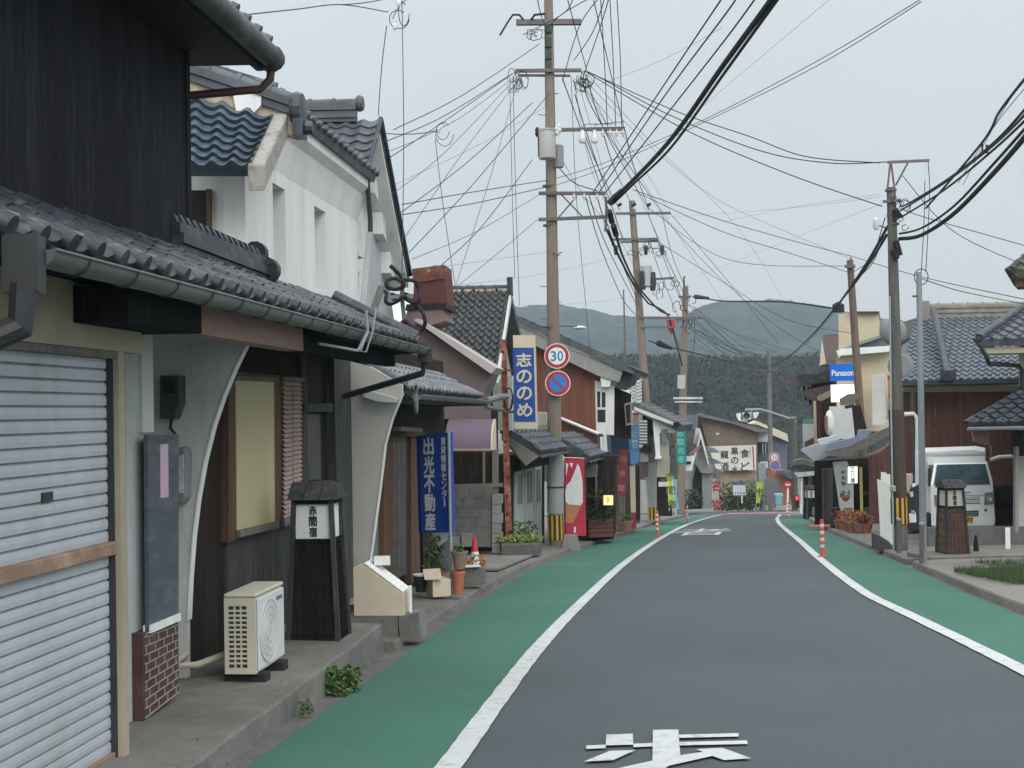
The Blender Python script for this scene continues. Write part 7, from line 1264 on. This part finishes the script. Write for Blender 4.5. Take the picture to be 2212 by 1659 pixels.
wires('black wire running down left from the tall pole to the white houses', 'wires from the tall pole to the left houses', .009, wire_m,
      [(1113, 155, A), (960, 262, 27), (842, 340, 24)], [(1105, 160, A), (960, 250, 27), (835, 305, 23.5)], [(1188, 200, A), (1020, 400, 28), (884, 545, 25)], [(1150, 345, A), (1040, 490, 28.5), (948, 578, 25.6)],
      [(1150, 222, A), (1010, 350, 28), (862, 462, 24)], [(1180, 390, A), (1020, 415, 27), (868, 442, 24)], [(1180, 404, A), (1020, 440, 27), (866, 464, 24)], [(940, 283, 26), (830, 288, 23)], [(1165, 95, A), (1000, 205, 27), (850, 280, 23)])
wires('thin drop wire hanging nearly upright to the grey tiled house', 'upright drop wires by the tall pole', .007, wire_m, [(940, 300, 26), (958, 450, 27), (983, 615, 29.5)], [(1108, 165, A), (1114, 420, 29.5), (1122, 660, 30)], [(1101, 165, A), (1106, 400, 29.8), (1112, 600, 30)], [(1234, 165, A), (1246, 440, 32), (1276, 770, 36)])
wires('thick twisted black cable bundle sweeping down to the tall pole', 'thick cable bundle above the road', .042, rubber, [(1690, -40, 16), (1660, 8, 17), (1566, 136, 20), (1440, 312, 25), (1322, 434, A)])
wires('second thick black cable lying just under the bundle above the road', None, .024, rubber, [(1700, -30, 16.2), (1566, 156, 20), (1450, 318, 25), (1368, 398, 28.5), (1325, 440, A)])
wires('twisted black cable running beside the thick bundle to the crossarm', 'twisted cables beside the bundle', .013, wire_m, [(1575, -25, 17), (1557, 0, 18), (1430, 190, 24), (1282, 414, A)], [(1590, -5, 17.5), (1566, 32, 18.5), (1430, 215, 24), (1295, 414, A)], [(1640, -15, 17.5), (1566, 86, 19.5), (1430, 260, 25), (1309, 414, A)])
wires('dark wire rising steeply from the tall pole out of the top of the view', 'wires rising from the tall pole top', .01, wire_m, [(1317, -10, 22), (1296, 60, 25), (1258, 170, A)], [(1308, -10, 22), (1280, 70, 25), (1240, 130, A)], [(1296, -8, 22), (1250, 60, 27), (1215, 175, A)], [(1224, -10, 23), (1248, 80, 27), (1267, 150, A)], [(1280, -10, 23), (1315, 140, 27), (1349, 282, A)],
      [(1297, -10, 27), (1306, 140, 29), (1312, 270, A)], [(1317, -10, 27), (1325, 140, 29), (1330, 270, A)], [(1333, 0, 27), (1340, 130, 29), (1343, 275, A)], [(1160, -8, 23), (1168, 30, 27), (1180, 60, A)], [(1240, -10, 24), (1216, 30, 27), (1130, 75, A)], [(1276, -5, 25), (1215, 30, 28), (1180, 62, A)])
wires('long black wire crossing the sky from the tall pole to the right pole', 'wires crossing to the right pole', .011, wire_m, [(1265, 153, A), (1300, 170, 30), (1450, 250, 29), (1640, 325, 27.5), (1790, 352, 26.3), (1915, 350, 25.5)], [(1270, 158, A), (1480, 280, 29), (1700, 375, 27), (1906, 446, 25.5)], [(1272, 156, A), (1460, 240, 29), (1620, 295, 27.5), (1740, 338, 26.5), (1900, 352, 25.5)])
wires('paired grey wire descending from the top right to the cable bundle', 'paired wires from the top right', .008, wire_m, [(2000, -8, 20), (1760, 135, 24), (1505, 266, 29), (1310, 350, 34), (1180, 392, A)], [(1990, 4, 20), (1760, 145, 24), (1500, 274, 29), (1300, 365, 34), (1185, 405, A)])
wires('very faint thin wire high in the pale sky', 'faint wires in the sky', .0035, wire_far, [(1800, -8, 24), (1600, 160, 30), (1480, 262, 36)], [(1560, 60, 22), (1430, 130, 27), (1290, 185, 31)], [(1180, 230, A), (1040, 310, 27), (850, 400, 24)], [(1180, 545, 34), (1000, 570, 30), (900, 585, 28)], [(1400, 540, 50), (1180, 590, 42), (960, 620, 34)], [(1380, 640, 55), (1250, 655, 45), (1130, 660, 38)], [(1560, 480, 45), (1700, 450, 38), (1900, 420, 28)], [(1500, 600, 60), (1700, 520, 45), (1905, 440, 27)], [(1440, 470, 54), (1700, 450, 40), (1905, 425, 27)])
B_ = 53.8
wires('black line descending from the tall pole to the second pole', 'lines from the tall pole to the second pole', .013, wire_m, [(1267, 162, A), (1310, 290, 36), (1400, 450, B_)], [(1350, 282, A), (1372, 370, 40), (1402, 452, B_)], [(1303, 287, A), (1330, 370, 40), (1370, 452, B_)], [(1262, 287, A), (1296, 370, 40), (1338, 452, B_)], [(1242, 204, A), (1275, 310, 36), (1345, 515, B_)],
      [(1265, 426, A), (1300, 540, 38), (1346, 647, 48), (1377, 684, B_)], [(1273, 424, A), (1310, 530, 38), (1376, 660, B_)], [(1290, 426, A), (1325, 530, 38), (1380, 640, B_)], [(1308, 474, A), (1340, 560, 38), (1385, 668, B_)], [(1205, 360, A), (1240, 395, 33), (1290, 412, A)], [(1215, 170, A), (1262, 300, 36), (1336, 516, B_)], [(1255, 165, A), (1300, 270, 36), (1430, 460, B_)])
wires('thick black cable dropping from the splices to the second pole', 'thick cables past the second pole', .035, rubber, [(1331, 508, 31), (1348, 560, 38), (1378, 618, 47), (1422, 668, 53), (1447, 680, 56)], [(1312, 498, 31), (1340, 560, 38), (1368, 612, 46), (1400, 655, 53)], [(1400, 655, 53), (1440, 678, 58), (1455, 720, 62), (1474, 790, 72)])
wires('slack line stretching from the second pole towards the third pole', 'lines from the second to the third pole', .014, wire_m, [(1400, 462, B_), (1440, 560, 62), (1481, 640, 75)], [(1430, 462, B_), (1455, 560, 62), (1490, 642, 75)], [(1420, 518, B_), (1450, 600, 62), (1485, 680, 75)], [(1456, 602, B_), (1470, 640, 62), (1490, 692, 75)], [(1440, 688, B_), (1458, 720, 62), (1470, 760, 75)], [(1500, 688, B_), (1500, 740, 62), (1490, 790, 75)], [(1405, 525, B_), (1430, 600, 62), (1468, 690, 75)])
wires('long thin wire descending right from the second pole over the street', 'wires from the second pole to the right houses', .011, wire_m, [(1368, 410, B_ - 20), (1566, 478, 40), (1720, 522, 42), (1838, 553, 43.8)], [(1838, 553, 43.8), (1990, 598, 36), (2230, 650, 30)], [(1430, 466, B_), (1560, 605, 60), (1700, 720, 66), (1850, 800, 70)], [(1417, 520, B_), (1566, 612, 56), (1700, 690, 55), (1840, 720, 52)], [(1402, 450, B_), (1570, 560, 50), (1838, 575, 44)], [(1449, 462, B_), (1600, 640, 64), (1680, 740, 74)], [(1522, 688, B_), (1600, 760, 66), (1665, 800, 88)], [(1385, 420, 40), (1560, 500, 42), (1700, 545, 43), (1838, 590, 44)])
wires('thick dark cable slung from the third pole to the brown pole', None, .035, rubber, [(1500, 640, 74), (1560, 650, 66), (1690, 652, 54), (1812, 668, 44.2)])
wires('thick dark cable with a black closure leaving the second pole', None, .03, rubber, [(1402, 736, B_), (1440, 748, 58), (1540, 772, 70), (1662, 800, 88)])
b = MB(); b.tube([at(1424, 742, 56), at(1450, 752, 59)], .14, 10, .08); tag(b.build('cable_closure', rubber, None, True), 'black cable closure on the cable leaving the second pole', 'cable closure')
b = MB(); b.tube([at(1503, 641, 73), at(1530, 644, 69)], .13, 10, .07); tag(b.build('cable_closure', rubber, None, True), 'black cable closure beside the top of the third pole', 'cable closure')
wires('heavy cable swooping from the right pole down to the junction', 'heavy cables from the right pole', .03, rubber, [(1915, 508, 25.6), (1870, 580, 33), (1808, 660, 43), (1750, 728, 60), (1690, 780, 78), (1640, 797, 92)], [(1917, 490, 25.6), (1868, 575, 33), (1812, 656, 43)])
wires('thin wire running with the heavy cables to the brown pole', 'thin wires to the brown pole', .011, wire_m, [(1912, 470, 25.6), (1880, 560, 33), (1838, 590, 43.8)], [(1912, 500, 25.6), (1880, 575, 33), (1838, 610, 43.8)], [(1838, 620, 43.8), (1780, 700, 60), (1700, 770, 80), (1600, 760, 92)], [(1660, 790, 88), (1560, 780, 82), (1480, 790, 76)])
wires('black cable rising from the right pole to the right edge', 'cables rising to the right edge', .018, wire_m, [(1945, 446, 25.4), (1965, 438, 25), (2050, 385, 22), (2150, 305, 18), (2240, 205, 15)], [(1945, 470, 25.4), (2040, 410, 22), (2150, 320, 18), (2240, 235, 15)], [(1945, 455, 25.4), (2040, 395, 22), (2150, 310, 18), (2240, 220, 15)], [(2000, 450, 24), (2120, 310, 19), (2160, 240, 17), (2230, 150, 14)])
wires('thick black cable curving from the right pole to the right edge', None, .036, rubber, [(1943, 516, 25.4), (1990, 508, 24.3), (2060, 462, 22), (2150, 370, 18.5), (2240, 265, 15)])
wires('thin wire leaving the right pole towards the right houses', 'thin wires at far right', .008, wire_m, [(1945, 450, 25.4), (2000, 470, 25), (2230, 535, 24)], [(1950, 380, 25.4), (2060, 500, 26), (2230, 580, 27)], [(2005, 350, 25.4), (2008, 420, 25.5), (2000, 585, 22)], [(1985, 600, 21.8), (2080, 630, 24), (2230, 660, 26)], [(1998, 390, 25.4), (1996, 480, 25), (1990, 590, 21.9)])
b = MB(); b.box(at(2132, 322, 18.8), (.03, .03, .12)); b.box(at(2122, 318, 19), (.02, .02, .14)); tag(b.build('cable_clip', rubber), 'tiny upright clip on the cables rising at the right edge', 'clip')
for k in range(26):     # thin lines in front of the hills
    pass
rnd = random.Random(99)
far_ = []
for k in range(16):
    x0, y0 = rnd.uniform(1470, 1500), rnd.uniform(640, 800); x1, y1 = rnd.uniform(1640, 1760), rnd.uniform(760, 860); far_.append([(x0, y0, 76), ((x0 + x1) / 2, (y0 + y1) / 2 + rnd.uniform(5, 25), 80), (x1, y1, 92)])
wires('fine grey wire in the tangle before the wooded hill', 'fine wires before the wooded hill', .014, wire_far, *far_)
wires('thin grey line fanning out from the tall pole over the street', 'thin lines fanning from the tall pole', .006, wire_m, [(1258, 168, A), (1330, 310, 38), (1480, 642, 75)], [(1262, 172, A), (1420, 330, 40), (1566, 440, 48), (1838, 560, 43.8)], [(1250, 180, A), (1300, 360, 40), (1345, 520, B_)],
      [(1268, 160, A), (1400, 300, 40), (1600, 500, 60), (1700, 660, 80)], [(1240, 175, A), (1290, 400, 42), (1400, 604, B_)], [(1255, 180, A), (1420, 440, 50), (1560, 650, 70)], [(1212, 340, A), (1260, 420, 34), (1340, 520, 48), (1380, 600, B_)], [(1246, 172, A), (1350, 300, 37), (1449, 460, B_)])
wires('thin service wire from the tall pole to a tiled roof on the left', 'service wires to the left roofs', .006, wire_m, [(1120, 170, A), (1060, 380, 28), (985, 615, 29)], [(1130, 160, A), (1000, 330, 27), (870, 520, 24)], [(1160, 475, A), (1060, 560, 29), (960, 640, 29)], [(1166, 420, A), (1030, 500, 28), (890, 560, 25)], [(1118, 165, A), (960, 330, 27), (845, 420, 23)], [(1110, 168, A), (1000, 250, 27), (905, 300, 25), (832, 330, 23.5)])
wires('thinner black cable just above the thick cable at the right edge', None, .02, rubber, [(1943, 505, 25.4), (1992, 492, 24.3), (2062, 444, 22), (2150, 350, 18.5), (2240, 248, 15)])
wires('faint wire beside the cables at the right edge', 'faint wires at the right edge', .005, wire_far, [(2080, 400, 21), (2160, 250, 17), (2240, 130, 14)], [(2070, 395, 21), (2150, 270, 17), (2240, 160, 14)])
